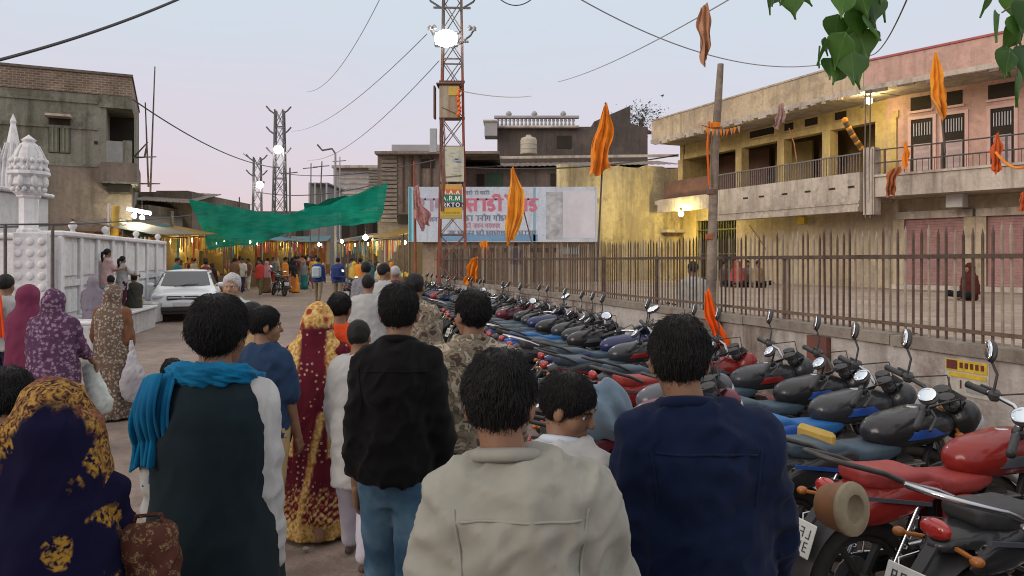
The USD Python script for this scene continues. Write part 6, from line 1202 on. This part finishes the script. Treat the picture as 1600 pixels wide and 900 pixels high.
    if veil:
        ze, wd_ = veil[:2]; cyv = veil[2] if len(veil) > 2 else -.05
        vk = veil[3] if len(veil) > 3 else 1.0
        def vf(P):
            Q = toh(P); hd = d_ell(Q, (0, -.022, .030), (.098, .120, .112)) * s; hd = smax(hd, -d_ell(Q, (0, .17, -.03), (.115, .13, .14)) * s, .02); q = (P - np.array((0, 0, u), np.float32)) / s
            bk = prof(q, [ze, ze + .25, 1.1, 1.30, 1.40, 1.47, 1.60], np.array([wd_ * 1.05, wd_, wd_ * .95, .195 * w, .165 * w * (1 + (vk - 1) * .3), .115 * vk, .085 * vk]), np.array([.14, .13, .13, .125, .11, .10 * (1 + (vk - 1) * .4), .09 * (1 + (vk - 1) * .4)]), cy=np.array([cyv, cyv, -.045, -.03, -.02, -.02, -.02]), fold=[.055, .05, .03, .015, .01, .01, 0], nf=8, ph=seed) * s
            bk = smax(bk, P[:, 1] - .10 * s, .03); return smin(hd, bk, .06)
        V, F = rumple(nets(vf, lo - .08, hi + .08, h), .010, 8, seed + 1, (1, 1, .35)); p = part(t, 'veil', (V, F), veil_m, True)
        if tint: put_tint(p, tint_of(p, tint, s, u))
    return t, J
def seams(t, V, F, s, u, m=None):
    N = normals(V, F); bk = V[N[:, 1] < -.25]; 
    def on(x, z): i = np.argmin((bk[:, 0] - x) ** 2 + (bk[:, 2] - z) ** 2); return np.array((x, bk[i, 1] - .0008, z))
    def line(pts):
        p = np.array(pts); 
        for _ in range(2): p[1:-1, 1] = (p[:-2, 1] + 2 * p[1:-1, 1] + p[2:, 1]) / 4
        part(t, 'seam', MB().tube(p, .0034, 6), m, True)
    line([on(x * s, (1.345 + .01 * math.cos(x * 9)) * s + u) for x in np.linspace(-.135, .135, 24)])
    for sg in (-1, 1): line([on(sg * (.152 - .02 * math.sin(k * 1.4)) * s, (1.37 - .16 * k) * s + u) for k in np.linspace(0, 1, 16)])
def unit_rows(a): return a / (np.linalg.norm(a, axis=1, keepdims=True) + 1e-12)
def tint_of(path, fn, s, u):
    V = np.array(UsdGeom.Mesh.Get(stage, path).GetPointsAttr().Get()); return np.clip(fn((V - (0, 0, u)) / s), 0, 1)
def px(u, Y): return float(at(u, 0, Y)[0])
def lerp3(a, b, t): return np.asarray(a) + (np.asarray(b) - np.asarray(a)) * t[:, None]

# printed and embroidered cloths: shader patterns on object coordinates
def motif_cloth(name, base, spot, scale, lo_, hi_, dim=.9, warp=0.0, rough=.9, flatten=1.0):
    nodes = {'tc': ('texture_coordinate', {}), 'w': ('noise_texture', {'scale': scale * 2.5, 'detail': 3.0}), 'wa': ('vector_math', {'math_type': 'scale', 'scale': warp}), 'ad': ('vector_math', {'math_type': 'add'}),
             'v': ('voronoi_texture', {'scale': scale, 'randomness': dim}), 'r': ('rgb_ramp', {'ramp': [(lo_, (1, 1, 1)), (hi_, (0, 0, 0))]}), 'f': ('noise_texture', {'scale': scale * 9, 'detail': 3.0}), 'fr': ('rgb_ramp', {'ramp': [(.40, (0, 0, 0)), (.55, (1, 1, 1))]}), 'mu': ('math', {'math_type': 'multiply'}),
             'mx': ('mix', {'color1': base, 'color2': spot}), 'p': ('principled_bsdf', {'roughness': rough, 'specular_ior_level': .08})}
    nodes['pl'] = ('mapping', {'scale': (1, flatten, 1)})
    links = [('tc.object', 'pl.vector'), ('tc.object', 'w.vector'), ('w.color', 'wa.vector1'), ('pl.vector', 'ad.vector1'), ('wa.vector', 'ad.vector2'), ('ad.vector', 'v.vector'), ('v.distance', 'r.fac'), ('tc.object', 'f.vector'), ('f.fac', 'fr.fac'), ('r.color', 'mu.value1'), ('fr.color', 'mu.value2'), ('mu.value', 'mx.fac'), ('mx.color', 'p.base_color')]
    return nodes, links
def finish(name, nodes, links): MATS[name] = usdkit.material(stage, '/World/Looks/' + name, nodes, links, surface='p.BSDF'); return MATS[name]
# navy cloth with gold embroidery, gold lace along the border (mesh primvar 'tint' red channel = border amount)
n, l = motif_cloth('embroidered_navy', (.005, .0045, .020), (.27, .15, .025), 8.0, .27, .33, warp=.06, dim=.7, flatten=0.0)
n |= {'a': ('attribute', {'attribute': 'tint'}), 'sp': ('separate_color', {}), 'v2': ('noise_texture', {'scale': 60.0, 'detail': 4.0, 'distortion': 1.5}), 'r2': ('rgb_ramp', {'ramp': [(.38, (.02, .01, .012)), (.46, (.10, .045, .02)), (.55, (.20, .11, .03)), (.7, (.33, .20, .045))]}), 'm2': ('mix', {}), 'n3': ('noise_texture', {'scale': 9.0}), 'm3': ('mix', {'color2': (.11, .035, .03)}), 'r3': ('rgb_ramp', {'ramp': [(.5, (0, 0, 0)), (.6, (.7, .7, .7))]})}
l = [x for x in l if x[1] != 'p.base_color'] + [('a.color', 'sp.color'), ('tc.object', 'v2.vector'), ('v2.fac', 'r2.fac'), ('tc.object', 'n3.vector'), ('n3.fac', 'r3.fac'), ('r2.color', 'm3.color1'), ('r3.color', 'm3.fac'), ('mx.color', 'm2.color1'), ('m3.color', 'm2.color2'), ('sp.r', 'm2.fac'), ('m2.color', 'p.base_color')]
M_navyemb = finish('embroidered_navy', n, l)
# maroon cloth with pale dots, gold border from 'tint'
n, l = motif_cloth('dotted_maroon', (.085, .010, .019), (.45, .32, .24), 26.0, .20, .26, dim=.55)
n |= {'a': ('attribute', {'attribute': 'tint'}), 'sp': ('separate_color', {}), 'v2': ('noise_texture', {'scale': 45.0, 'detail': 3.0}), 'r2': ('rgb_ramp', {'ramp': [(.36, (.28, .13, .04)), (.5, (.44, .27, .09)), (.66, (.56, .40, .17))]}), 'm2': ('mix', {}), 'n3': ('voronoi_texture', {'scale': 15.0}), 'r3': ('rgb_ramp', {'ramp': [(.26, (1, 1, 1)), (.36, (0, 0, 0))]}), 'm3': ('mix', {'color2': (.22, .03, .03)}), 'g': ('math', {'math_type': 'multiply'})}
l = [x for x in l if x[1] != 'p.base_color'] + [('a.color', 'sp.color'), ('tc.object', 'v2.vector'), ('v2.fac', 'r2.fac'), ('tc.object', 'n3.vector'), ('n3.distance', 'r3.fac'), ('r3.color', 'g.value1'), ('sp.g', 'g.value2'), ('r2.color', 'm3.color1'), ('g.value', 'm3.fac'), ('mx.color', 'm2.color1'), ('m3.color', 'm2.color2'), ('sp.r', 'm2.fac'), ('m2.color', 'p.base_color')]
M_maroon = finish('dotted_maroon', n, l)
n, l = motif_cloth('purple_print', (.075, .035, .07), (.27, .19, .26), 26.0, .25, .5, warp=.05); n['fr'][1]['ramp'] = [(.3, (0, 0, 0)), (.5, (1, 1, 1))]; M_purp = finish('purple_print', n, l)
n, l = motif_cloth('brown_print', (.12, .085, .065), (.42, .37, .31), 30.0, .25, .45, warp=.05); n['fr'][1]['ramp'] = [(.3, (0, 0, 0)), (.5, (1, 1, 1))]; M_brnp = finish('brown_print', n, l)
MATS['camouflage'] = M_camo = usdkit.material(stage, '/World/Looks/camouflage', {'tc': ('texture_coordinate', {}), 'n': ('noise_texture', {'scale': 17.0, 'detail': 2.5, 'distortion': .6}), 'r': ('rgb_ramp', {'interpolate': False, 'ramp': [(0, (.065, .05, .038)), (.40, (.20, .16, .12)), (.50, (.125, .11, .075)), (.57, (.32, .27, .21)), (.68, (.11, .085, .06))]}), 'n2': ('noise_texture', {'scale': 40.0, 'detail': 3.0}), 'mr': ('map_range', {'to_min': .7, 'to_max': 1.3}), 'h': ('hsv', {}), 'p': ('principled_bsdf', {'roughness': .9, 'specular_ior_level': .15})},
    [('tc.object', 'n.vector'), ('n.fac', 'r.fac'), ('tc.object', 'n2.vector'), ('n2.fac', 'mr.value'), ('mr.result', 'h.value'), ('r.color', 'h.color'), ('h.color', 'p.base_color')], surface='p.BSDF')
MATS['denim'] = M_denim = usdkit.material(stage, '/World/Looks/denim', {'tc': ('texture_coordinate', {}), 'n': ('noise_texture', {'scale': 5.0, 'detail': 5.0}), 'r': ('rgb_ramp', {'ramp': [(.35, (.025, .06, .11)), (.5, (.06, .12, .18)), (.7, (.13, .21, .28))]}), 'w': ('noise_texture', {'scale': 400.0}), 'bp': ('bump', {'distance': .001}), 'p': ('principled_bsdf', {'roughness': .9, 'specular_ior_level': .15})}, [('tc.object', 'n.vector'), ('n.fac', 'r.fac'), ('r.color', 'p.base_color'), ('tc.object', 'w.vector'), ('w.fac', 'bp.height'), ('bp.normal', 'p.normal')], surface='p.BSDF')
F_navy, F_black, F_white, F_cream, F_dark = fabric('navy', (.006, .011, .034), (.004, .008, .025)), fabric('black', (.006, .0055, .006)), fabric('white', (.35, .35, .345), (.30, .30, .30)), fabric('cream', (.26, .255, .222), (.19, .187, .16), scale=3), fabric('dark_trouser', (.012, .012, .016))
F_slate, F_teal, F_orange, F_tan = fabric('slate_vest', (.009, .016, .021), (.006, .012, .016)), fabric('teal_scarf', (.004, .115, .23), (.003, .065, .15), scale=7), fabric('orange_red', (.62, .07, .02)), fabric('tan', (.36, .25, .13))
F_blue, F_kh, F_grey, F_pink, F_sky, F_pw = fabric('royal_blue', (.03, .05, .16)), fabric('khaki', (.24, .19, .13)), fabric('grey_check', (.22, .22, .24), (.12, .12, .13), scale=30), fabric('pink', (.50, .34, .33)), fabric('sky', (.36, .43, .48)), fabric('lilac_white', (.42, .40, .46))

# --- nearest walkers ---
person('man in a dark navy shirt with thick black hair, walking away nearest at right', px(1092, 2.02), 2.02, 1.64, -.06, h=.013, hair_t=.007, st=.22, L=(.05, .16, .25), Rr=(.18, .20, .45), w=1.06, headoff=-.05, top='shirt', top_m=F_navy, hem=.72, loose=.024, legs_m=F_dark, collar=F_navy, turn=-.05, tilt=.12, strands=7000, face_h=.008, hands='LR', seed=3)
person('man in a pale cream shirt seen from behind, blurry hair, nearest at the centre', px(812, 1.64), 1.64, 1.59, .02, h=.012, hair_t=.008, st=.2, L=(-.12, .20, .2), Rr=(.25, .24, .6), w=1.02, headoff=-.045, top='shirt', top_m=F_cream, hem=.74, loose=.026, legs_m=fabric('brown_trouser', (.10, .075, .06)), collar=F_cream, turn=-.12, tilt=.16, strands=7000, face_h=.008, hands='LR', seed=5)
t, J_ = person('boy in a white collar looking down to the right beside the motorcycles', px(884, 2.25), 2.25, 1.44, -.45, h=.013, hair_t=.007, st=.15, L=(.1, .1, .3), Rr=(.7, .1, .8), w=.85, top='shirt', top_m=F_white, hem=.76, loose=.02, legs_m=F_dark, collar=fabric('pale_blue_collar', (.42, .48, .54)), turn=-1.5, tilt=.32, strands=6000, face_h=.0065, eyes=True, hands='LR', seed=7)
person('man in a long black shirt and faded jeans with his right hand hanging', px(622, 3.12), 3.12, 1.69, -.03, h=.014, hair_t=.007, st=.18, L=(-.05, .13, .25), Rr=(.02, .17, .08), w=.82, top='shirt', top_m=F_black, hem=.89, loose=.022, legs_m=M_denim, collar=F_black, turn=.12, tilt=.04, strands=6000, face_h=.009, hands='LR', seed=9)
person('man in a camouflage shirt with cropped hair, right of the black shirt', px(738, 3.55), 3.55, 1.645, .1, h=.015, hair_t=.006, hair='crop', st=.2, L=(.1, .16, .3), Rr=(.1, .16, .4), w=1.06, top='shirt', top_m=M_camo, hem=.74, loose=.024, legs_m=F_kh, collar=M_camo, turn=.45, tilt=.03, strands=4000, face_h=.009, hands='LR', seed=11)
# man with the blue scarf: white kurta, dark waistcoat, scarf over the left shoulder
t, J_ = person('man in a dark waistcoat over a white kurta with a bright blue scarf', px(338, 2.42), 2.42, 1.665, -.04, h=.013, hair_t=.015, st=.15, L=(-.02, .14, .2), Rr=(.0, .06, .15), w=.93, top='kurta', top_m=F_white, hem=.52, loose=.022, vest=(F_slate, .72), legs_m=F_white, turn=-.1, tilt=.05, strands=8000, face_h=.008, hands='LR', seed=13)
u_ = J_['up']
sc = MB().tube([np.array(p) * J_['s'] + (0, 0, u_) for p in ((.085, .085, 1.36), (.120, .03, 1.425), (.105, -.05, 1.455), (.06, -.092, 1.462), (0, -.105, 1.462), (-.06, -.092, 1.462), (-.105, -.05, 1.455), (-.125, .03, 1.43), (-.09, .09, 1.37))], [.02, .030, .034, .036, .036, .036, .036, .032, .022], 14)
m_ = trimesh.Trimesh(*sc.get(), process=False).subdivide().subdivide(); V, F = rumple((m_.vertices, m_.faces), .012, 40, 2, (1, 1, 1.6)); part(t, 'scarf', (V, F), F_teal, True)
for layer, (dx, ln_, yo) in enumerate(((0, .36, 0.0), (-.035, .30, -.022))):
    P = []; r2 = np.random.default_rng(4 + layer); fr, phs = r2.uniform(12, 46, 6), r2.uniform(0, 6, 6)
    for i in range(40):
        r_ = i / 39; row = []
        for j in range(36):
            q = j / 35; arc = math.radians(-35 + 125 * q) ; rad = .125 + .055 * min(1, r_ * 2.2) - .01 * r_
            x = -.075 - .15 * q - .012 * r_ + dx; y0 = -.105 - .045 * math.sin(math.pi * min(1, r_ * 1.4)) + .15 * q * q * (1 - .3 * r_) + yo; zz = 1.475 - .075 * q * q - ln_ * r_ * (1 - .10 * q)
            y0 += sum(.0045 * math.sin(f * q + p_ + r_ * 2 * (k - 2)) for k, (f, p_) in enumerate(zip(fr, phs))) * (.35 + r_ * .9); row.append(np.array((x, y0 - .012, zz)) * J_['s'] + (0, 0, u_))
        P.append(row)
    part(t, 'scarf_end', MB().sheet(np.array(P), .006), F_teal, True)
# women
n, l = motif_cloth('floral_bag', (.06, .022, .016), (.16, .11, .06), 30.0, .28, .42, warp=.06); M_bagf = finish('floral_bag', n, l)
hb_ = thing('floral_bag', 'brick red floral cloth bag hanging between the embroidered saree and the scarf man', 'bag', (px(232, 1.95), 1.95, .955), .3)
V, F = nets(lambda P: d_box(P, (0, 0, .0), (.062, .045, .13), .03), (-.12, -.1, -.2), (.12, .1, .2), .012); part(hb_, 'sack', rumple((V, F), .022, 12, 2), M_bagf, True)
part(hb_, 'handle', MB().tube([(-.04, 0, .12), (-.03, 0, .165), (.03, 0, .165), (.04, 0, .12)], .006, 6), M_bagf, True)
def border_navy(Q):
    r = np.sqrt((Q[:, 0] / 1.0) ** 2 + (Q[:, 1] + .02) ** 2); ang = np.zeros((len(Q), 3)); x, y, z = Q.T
    arch = np.sqrt((x / .138) ** 2 + (np.clip(z - 1.36, 0, 1) / .305) ** 2) + .05 * np.sin(x * 95) * np.cos(z * 80); edge = np.clip((arch - 1) / .05, 0, 1) * (z > 1.36) + np.clip((np.abs(x) - .138 - .42 * (1.36 - z) + .010 * np.sin(z * 85)) / .01, 0, 1) * (z <= 1.36) * (z > .5); ang[:, 0] = np.clip(edge, 0, 1); return ang
person('woman in a navy saree embroidered with gold flowers, veil over her head, lower left', px(84, 1.88), 1.88, 1.47, .45, h=.012, hair='short', st=.15, L=(.35, .04, .7), Rr=(.35, .04, .7), w=.88, top='blouse', top_m=M_navyemb, sleeve='half', hem=.95, loose=.01, legs='saree', skirt_m=M_navyemb, veil=(.42, .215, -.06, 1.35), veil_m=M_navyemb, tint=border_navy, tilt=.2, seed=15, hands='LR')
def border_maroon(Q):
    x, y, z = Q.T; o = np.zeros((len(Q), 3)); head = (z > 1.40); cen = .075 + .05 * np.clip(1.7 - z, 0, 1)
    e = np.clip((np.abs(x - .012) - cen) / .012, 0, 1) * (z < 1.52) * (z > .62); e = np.maximum(e, np.clip((z - 1.545) / .02, 0, 1)); dg = np.clip((.03 - np.abs(x - .02 - .42 * (z - .55) * .5)) / .012, 0, 1) * (z < .95); e = np.maximum(e, dg); e = np.maximum(e, np.clip((.17 - z) / .02, 0, 1)); hemz = np.clip((.42 - z + .04 * np.sin(x * 60)) / .1, 0, 1)
    o[:, 0] = np.clip(np.maximum(e, hemz * (np.sin(x * 130) * np.sin(z * 120) > .1)), 0, 1); o[:, 1] = (z > 1.5) | (e < .5); return o
person('woman in a maroon saree with gold border walking away, veil over her head', px(496, 4.85), 4.85, 1.50, -.08, h=.016, hair='short', st=.24, L=(.05, .20, .3), Rr=(.05, .22, .3), w=1.18, top='blouse', top_m=M_maroon, sleeve='half', hem=.95, loose=.012, legs='saree', skirt_m=M_maroon, veil=(.34, .245, -.07, 1.15), veil_m=M_maroon, tint=border_maroon, tilt=.1, seed=17)
person('woman in a purple printed saree with a magenta veil, at the left', px(84, 6.7), 6.7, 1.5, .05, h=.022, st=.1, w=1.22, top='blouse', top_m=M_purp, sleeve='elbow', hem=.95, legs='saree', skirt_m=M_purp, veil=(.55, .25, -.05), veil_m=M_purp, seed=19, Rr=(.3, .2, .5))
person('woman with a magenta veil beside the purple saree at left', px(44, 7.3), 7.3, 1.52, .1, h=.025, st=.1, top='blouse', top_m=fabric('magenta', (.15, .03, .065)), legs='saree', skirt_m=fabric('maroon_skirt', (.16, .03, .05)), veil=(.6, .22, -.05), veil_m=MATS['fabric_magenta'], seed=20)
person('woman in a brown printed saree holding a white bag', px(176, 8.25), 8.25, 1.485, -.1, h=.022, st=.1, w=1.12, top='blouse', top_m=fabric('brown_blouse', (.17, .08, .045)), sleeve='elbow', hem=.95, legs='saree', skirt_m=M_brnp, veil=(.6, .2, -.05), veil_m=M_brnp, seed=21, L=(.1, .3, .5), Rr=(.0, .16, .1))
bag = thing('plastic_bag', 'thin white plastic bag hanging beside the brown saree', 'bag', (px(208, 8.1), 8.1, .42)); V, F = nets(lambda P: smin(d_ell(P, (0, 0, 0), (.13, .08, .2)), d_cap(P, (0, 0, .1), (-.02, 0, .48), .06, .012), .08), (-.2, -.15, -.25), (.2, .15, .55), .02); part(bag, 'sack', rumple((V, F), .02, 12, 3), cloth('thin_white', (.62, .60, .64), None, 4, .4), True)
bag = thing('cloth_bundle', 'pale cloth bag carried between the purple and brown sarees', 'bag', (px(146, 7.0), 7.0, .62)); V, F = nets(lambda P: d_cap(P, (-.05, 0, .18), (.07, 0, -.2), .05, .10), (-.25, -.2, -.4), (.3, .2, .35), .02); part(bag, 'sack', rumple((V, F), .02, 12, 4), fabric('pale_green_white', (.44, .47, .45)), True)
person('man in a white shirt with an orange scarf at the left edge', px(8, 8.0), 8.0, 1.62, .1, h=.022, st=.15, top='shirt', top_m=F_white, hem=.85, legs_m=fabric('navy_trouser', (.02, .02, .05)), seed=22)
so = thing('orange_scarf', 'orange scarf over the left-edge man in white', 'scarf', (px(4, 7.86), 7.86, 1.17)); P = np.array([[(-.09 + .11 * j / 6 + .04 * i / 10, -.04 + .02 * math.sin(j * 2), .24 - .45 * i / 10) for j in range(7)] for i in range(11)]); part(so, 'cloth', MB().sheet(P, .012), F_orange, True)
person('boy with black hair at the far left edge in front of the embroidered saree', px(6, 2.35), 2.35, 1.44, .15, h=.014, hair_t=.007, st=.1, w=.85, top='shirt', top_m=fabric('dull_tan', (.22, .17, .11)), legs_m=F_dark, turn=.55, tilt=.2, face_h=.008, eyes=True, strands=4000, seed=23, hands='LR')
person('small child whose head shows left of the blue scarf', px(268, 4.2), 4.2, 1.22, .15, h=.016, hair_t=.006, st=.1, w=.8, top='shirt', top_m=fabric('child_cream', (.40, .36, .28)), legs_m=F_dark, turn=.4, face_h=.01, strands=2500, seed=24)
person('boy in a navy shirt turning his head right', px(412, 4.25), 4.25, 1.515, -.2, h=.016, hair_t=.007, st=.15, w=.85, top='shirt', top_m=fabric('ink_blue', (.02, .04, .085)), sleeve='half', hem=.82, legs_m=F_tan, turn=-.9, face_h=.009, eyes=True, strands=3000, seed=25, hands='LR')
person('man with an orange and tan shirt half hidden behind the maroon saree', px(530, 5.15), 5.15, 1.56, -.1, h=.018, hair_t=.006, st=.2, w=.95, top='shirt', top_m=F_orange, sleeve='half', hem=.7, legs_m=F_tan, face_h=.012, strands=2500, seed=26)
person('person in a white kurta walking close behind the black shirt', px(560, 4.4), 4.4, 1.43, 0, h=.016, st=.2, w=.9, top='kurta', top_m=F_white, hem=.55, loose=.03, legs_m=F_pw, seed=27)
person('man in a camouflage shirt farther on, between the two dark heads', px(648, 6.4), 6.4, 1.67, -.05, h=.02, hair_t=.006, st=.2, w=1.05, top='shirt', top_m=M_camo, hem=.78, legs_m=F_kh, seed=28, face_h=.012)
person('grey-haired man in a white shirt facing the camera', px(363, 7.0), 7.0, 1.655, math.pi + .1, h=.018, hair='crop', hair_m=M_hgrey, hair_t=.008, skin='light', st=.2, top='shirt', top_m=fabric('pale_mint', (.46, .50, .49)), legs_m=F_tan, seed=29, face_h=.008, eyes=True, collar=F_white, hands='LR')
person('person in a long tan shawl behind the scarf man', px(392, 4.9), 4.9, 1.50, .05, h=.018, st=.1, w=.85, top='shawl', top_m=F_tan, hem=.5, legs_m=F_dark, seed=30)
person('man in a white kurta and lilac trousers walking away past the black shirt', px(575, 8.8), 8.8, 1.62, 0, h=.022, st=.28, top='kurta', top_m=F_white, hem=.55, loose=.03, legs_m=F_pw, seed=31)
person('man in a white shirt with his head turned, near the far bikes', px(600, 10.5), 10.5, 1.72, -.3, h=.025, st=.15, top='shirt', top_m=F_white, legs_m=F_dark, seed=32, turn=-.5, Rr=(.4, .2, .9))
person('man in a grey checked shirt left of the white shirt', px(572, 12.0), 12.0, 1.74, .1, h=.025, st=.15, top='shirt', top_m=F_grey, legs_m=F_dark, seed=33)
person('person in dark maroon with a pale cap near the yellow stall', px(617, 12.5), 12.5, 1.66, -.2, h=.028, st=.1, hair_m=M_hgrey, top='shirt', top_m=fabric('dusty_maroon', (.16, .04, .06)), legs_m=F_dark, seed=34)
for u, Y, lab, bp in ((497, 28.5, 'backpack walker in dark blue and khaki trousers, left of the pair', F_sky), (528, 28.0, 'larger backpack walker in dark blue, right of the pair', F_blue)):
    t, J_ = person(lab, px(u, Y), Y, 1.78, 0, h=.035, st=.25, w=1.1, top='jacket', top_m=F_blue, legs_m=F_kh); part(t, 'backpack', MB().rbox((-.17, -.34, .98), (.17, -.12, 1.42), .06), bp)
person('girl in a pale pink top looking at her phone by the marble wall', px(167, 17.4), 17.4, 1.45, -.5, z=.57, h=.022, hair='long', st=.02, w=.85, top='tunic', top_m=F_pink, sleeve='half', hem=.62, legs_m=F_dark, seed=41, Rr=(.5, .1, 1.2), L=(.4, .1, 1.1))
person('girl in a white top with a ponytail by the marble wall', px(191, 17.8), 17.8, 1.28, -.4, z=.57, h=.022, hair='long', st=.02, w=.85, top='tunic', top_m=F_white, sleeve='half', hem=.62, legs_m=fabric('dark_wine', (.07, .02, .035)), seed=42, Rr=(.5, .3, .9))
person('person in a pale pink shirt in the doorway of the marble wall', px(80, 15.6), 15.6, 1.45, -.6, z=.35, h=.025, st=.05, top='shirt', top_m=F_pink, legs_m=F_blue, seed=43)
lp_ = lambda k, o=-.62: WA0 + wdir * k + np.array((-wdir[1], wdir[0])) * o
for k, lab, tm, lm, tu in ((.0, 'woman in a grey veil sitting on the marble ledge', fabric('grey_mauve', (.23, .20, .24)), F_dark, 1), (1.3, 'man in a bright blue shirt sitting on the marble ledge', fabric('mid_blue', (.05, .16, .30)), F_dark, 0), (3.3, 'person in dark clothes sitting at the far end of the marble ledge', fabric('dark_olive', (.05, .05, .04)), F_dark, 0)):
    p = lp_(k); person(lab, p[0], p[1], 1.62, wang - math.pi / 2 - math.pi + (.5 if k else .2) + math.pi, z=.0, h=.024, pose='sit', seat=.57, top='shirt', top_m=tm, legs_m=lm, seed=int(50 + k * 3), L=(.7, .1, .5), Rr=(.7, .1, .6), veil=(1.0, .2, -.03) if tu else None, veil_m=tm if tu else None)
dog = thing('tan_bag', 'tan bag resting on the marble ledge beside the girls', 'bag', (*lp_(4.1, -.5), .57), wang); V, F = nets(lambda P: d_ell(P, (0, 0, .12), (.26, .12, .13)), (-.35, -.2, -.05), (.35, .2, .35), .025); part(dog, 'sack', rumple((V, F), .03, 9, 1), mat('tan_sack', (.34, .22, .07), (.25, .16, .05), scale=6), True)
# inside the courtyard
person('person in a white shirt sitting behind the fence near the wooden pole', px(1083, 11.2), 11.2, 1.62, .1, z=.88, h=.022, pose='floor', top='shirt', top_m=F_white, hem=.8, legs_m=F_dark, seed=60)
for i, (u, Y, c, lab) in enumerate(((1152, 23.5, (.34, .06, .05), 'seated figure in red at left of the courtyard group'), (1168, 23.8, (.20, .14, .12), 'seated figure in brown in the middle of the courtyard group'), (1184, 23.4, (.25, .17, .10), 'seated figure in tan at right of the courtyard group'), (1132, 24.2, (.15, .10, .08), 'dark seated figure nearest the gateway in the courtyard'))):
    person(lab, px(u, Y), Y, 1.6, 2.6 + .4 * i, z=.88, h=.032, pose='floor', top='shirt', top_m=fabric('court_%d' % i, c), hem=.8, legs_m=F_dark, seed=61 + i, veil=(.95, .2, -.03) if i == 0 else None, veil_m=fabric('court_0', c))
person('hunched figure in dark red squatting in front of the pink shutter', px(1515, 16.2), 16.2, 1.5, 1.8, z=.88, h=.028, pose='floor', top='shirt', top_m=fabric('dark_red_wrap', (.075, .02, .015)), legs_m=F_dark, veil=(.95, .24, -.03), veil_m=MATS['fabric_dark_red_wrap'], seed=70, hair='short')
person('person in blue and white beyond the fence left of the hoarding flag', px(806, 26.5), 26.5, 1.5, .4, z=.88, h=.035, st=.1, top='shirt', top_m=F_blue, legs_m=F_white, seed=71)
person('person in purple seated at the fence foot near the tower', px(748, 19.6), 19.6, 1.45, .4, h=.03, st=.1, top='shirt', top_m=fabric('plum', (.14, .06, .16)), legs_m=F_dark, seed=72)
# the bazaar crowd
CC = {'red': (.40, .05, .04), 'maroon': (.16, .03, .04), 'brown': (.17, .10, .06), 'orange': (.60, .22, .04), 'white': (.50, .49, .47), 'grey': (.2, .2, .21), 'navy': (.03, .04, .10), 'yellow': (.52, .36, .06), 'pink': (.46, .22, .24), 'teal': (.03, .16, .17), 'olive': (.14, .12, .06), 'black': (.025, .025, .03), 'rose': (.38, .13, .14), 'cream': (.42, .37, .28)}
ck = list(CC); spots = []; cr = random.Random(21); used_lab = {}
PLACES = [(270, 345, 27, 34, 'near the left stalls behind the car'), (345, 420, 32, 44, 'in the bazaar left of the street motorcycle'), (420, 490, 34, 50, 'in the middle of the bazaar crowd'), (548, 612, 24, 38, 'by the yellow stall at right'), (345, 500, 46, 56, 'at the back of the bazaar')]
for (ua, ub, ya, yb, pl_), cnt_ in zip(PLACES, (9, 17, 18, 11, 18)):
    for k in range(cnt_):
        for _ in range(40):
            Y = cr.uniform(ya, yb); u = cr.uniform(ua, ub); X = px(u, Y)
            if all((X - a) ** 2 + (Y - b) ** 2 > .30 for a, b in spots) and not (abs(u - 300) < 46 and Y < 26): break
        spots.append((X, Y)); a = ck[(k * 5 + len(spots)) % len(ck)]; b_ = ck[(k * 3 + 2 + len(spots) // 3) % len(ck)]; woman = cr.random() < .42; lab = f'{"veiled woman" if woman else "man"} in {a} ' + (f'over {b_} skirt' if woman else f'and {b_} trousers') + ' ' + pl_
        used_lab[lab] = used_lab.get(lab, 0) + 1
        if used_lab[lab] > 1: lab = lab.replace(' in ', ' (nearer one) in ', 1)
        fa, fb = fabric('crowd_' + a, CC[a]), fabric('crowd_' + b_, CC[b_]); H = cr.uniform(1.48, 1.6) if woman else cr.uniform(1.58, 1.76)
        person(lab, X, Y, H, cr.choice([0, 0, .3, -.4, math.pi, 2.6, 1.4, -1.5]) + cr.uniform(-.3, .3), h=.042, st=cr.uniform(.05, .3), w=cr.uniform(.92, 1.08), top='shirt', top_m=fa, sleeve=cr.choice(['wr', 'half']), legs='saree' if woman else 'trousers', skirt_m=fb, legs_m=fb, veil=(.8, .19, -.04) if woman else None, veil_m=fa, seed=100 + len(spots), group='people in the bazaar crowd', feet=False, hair_t=.009)
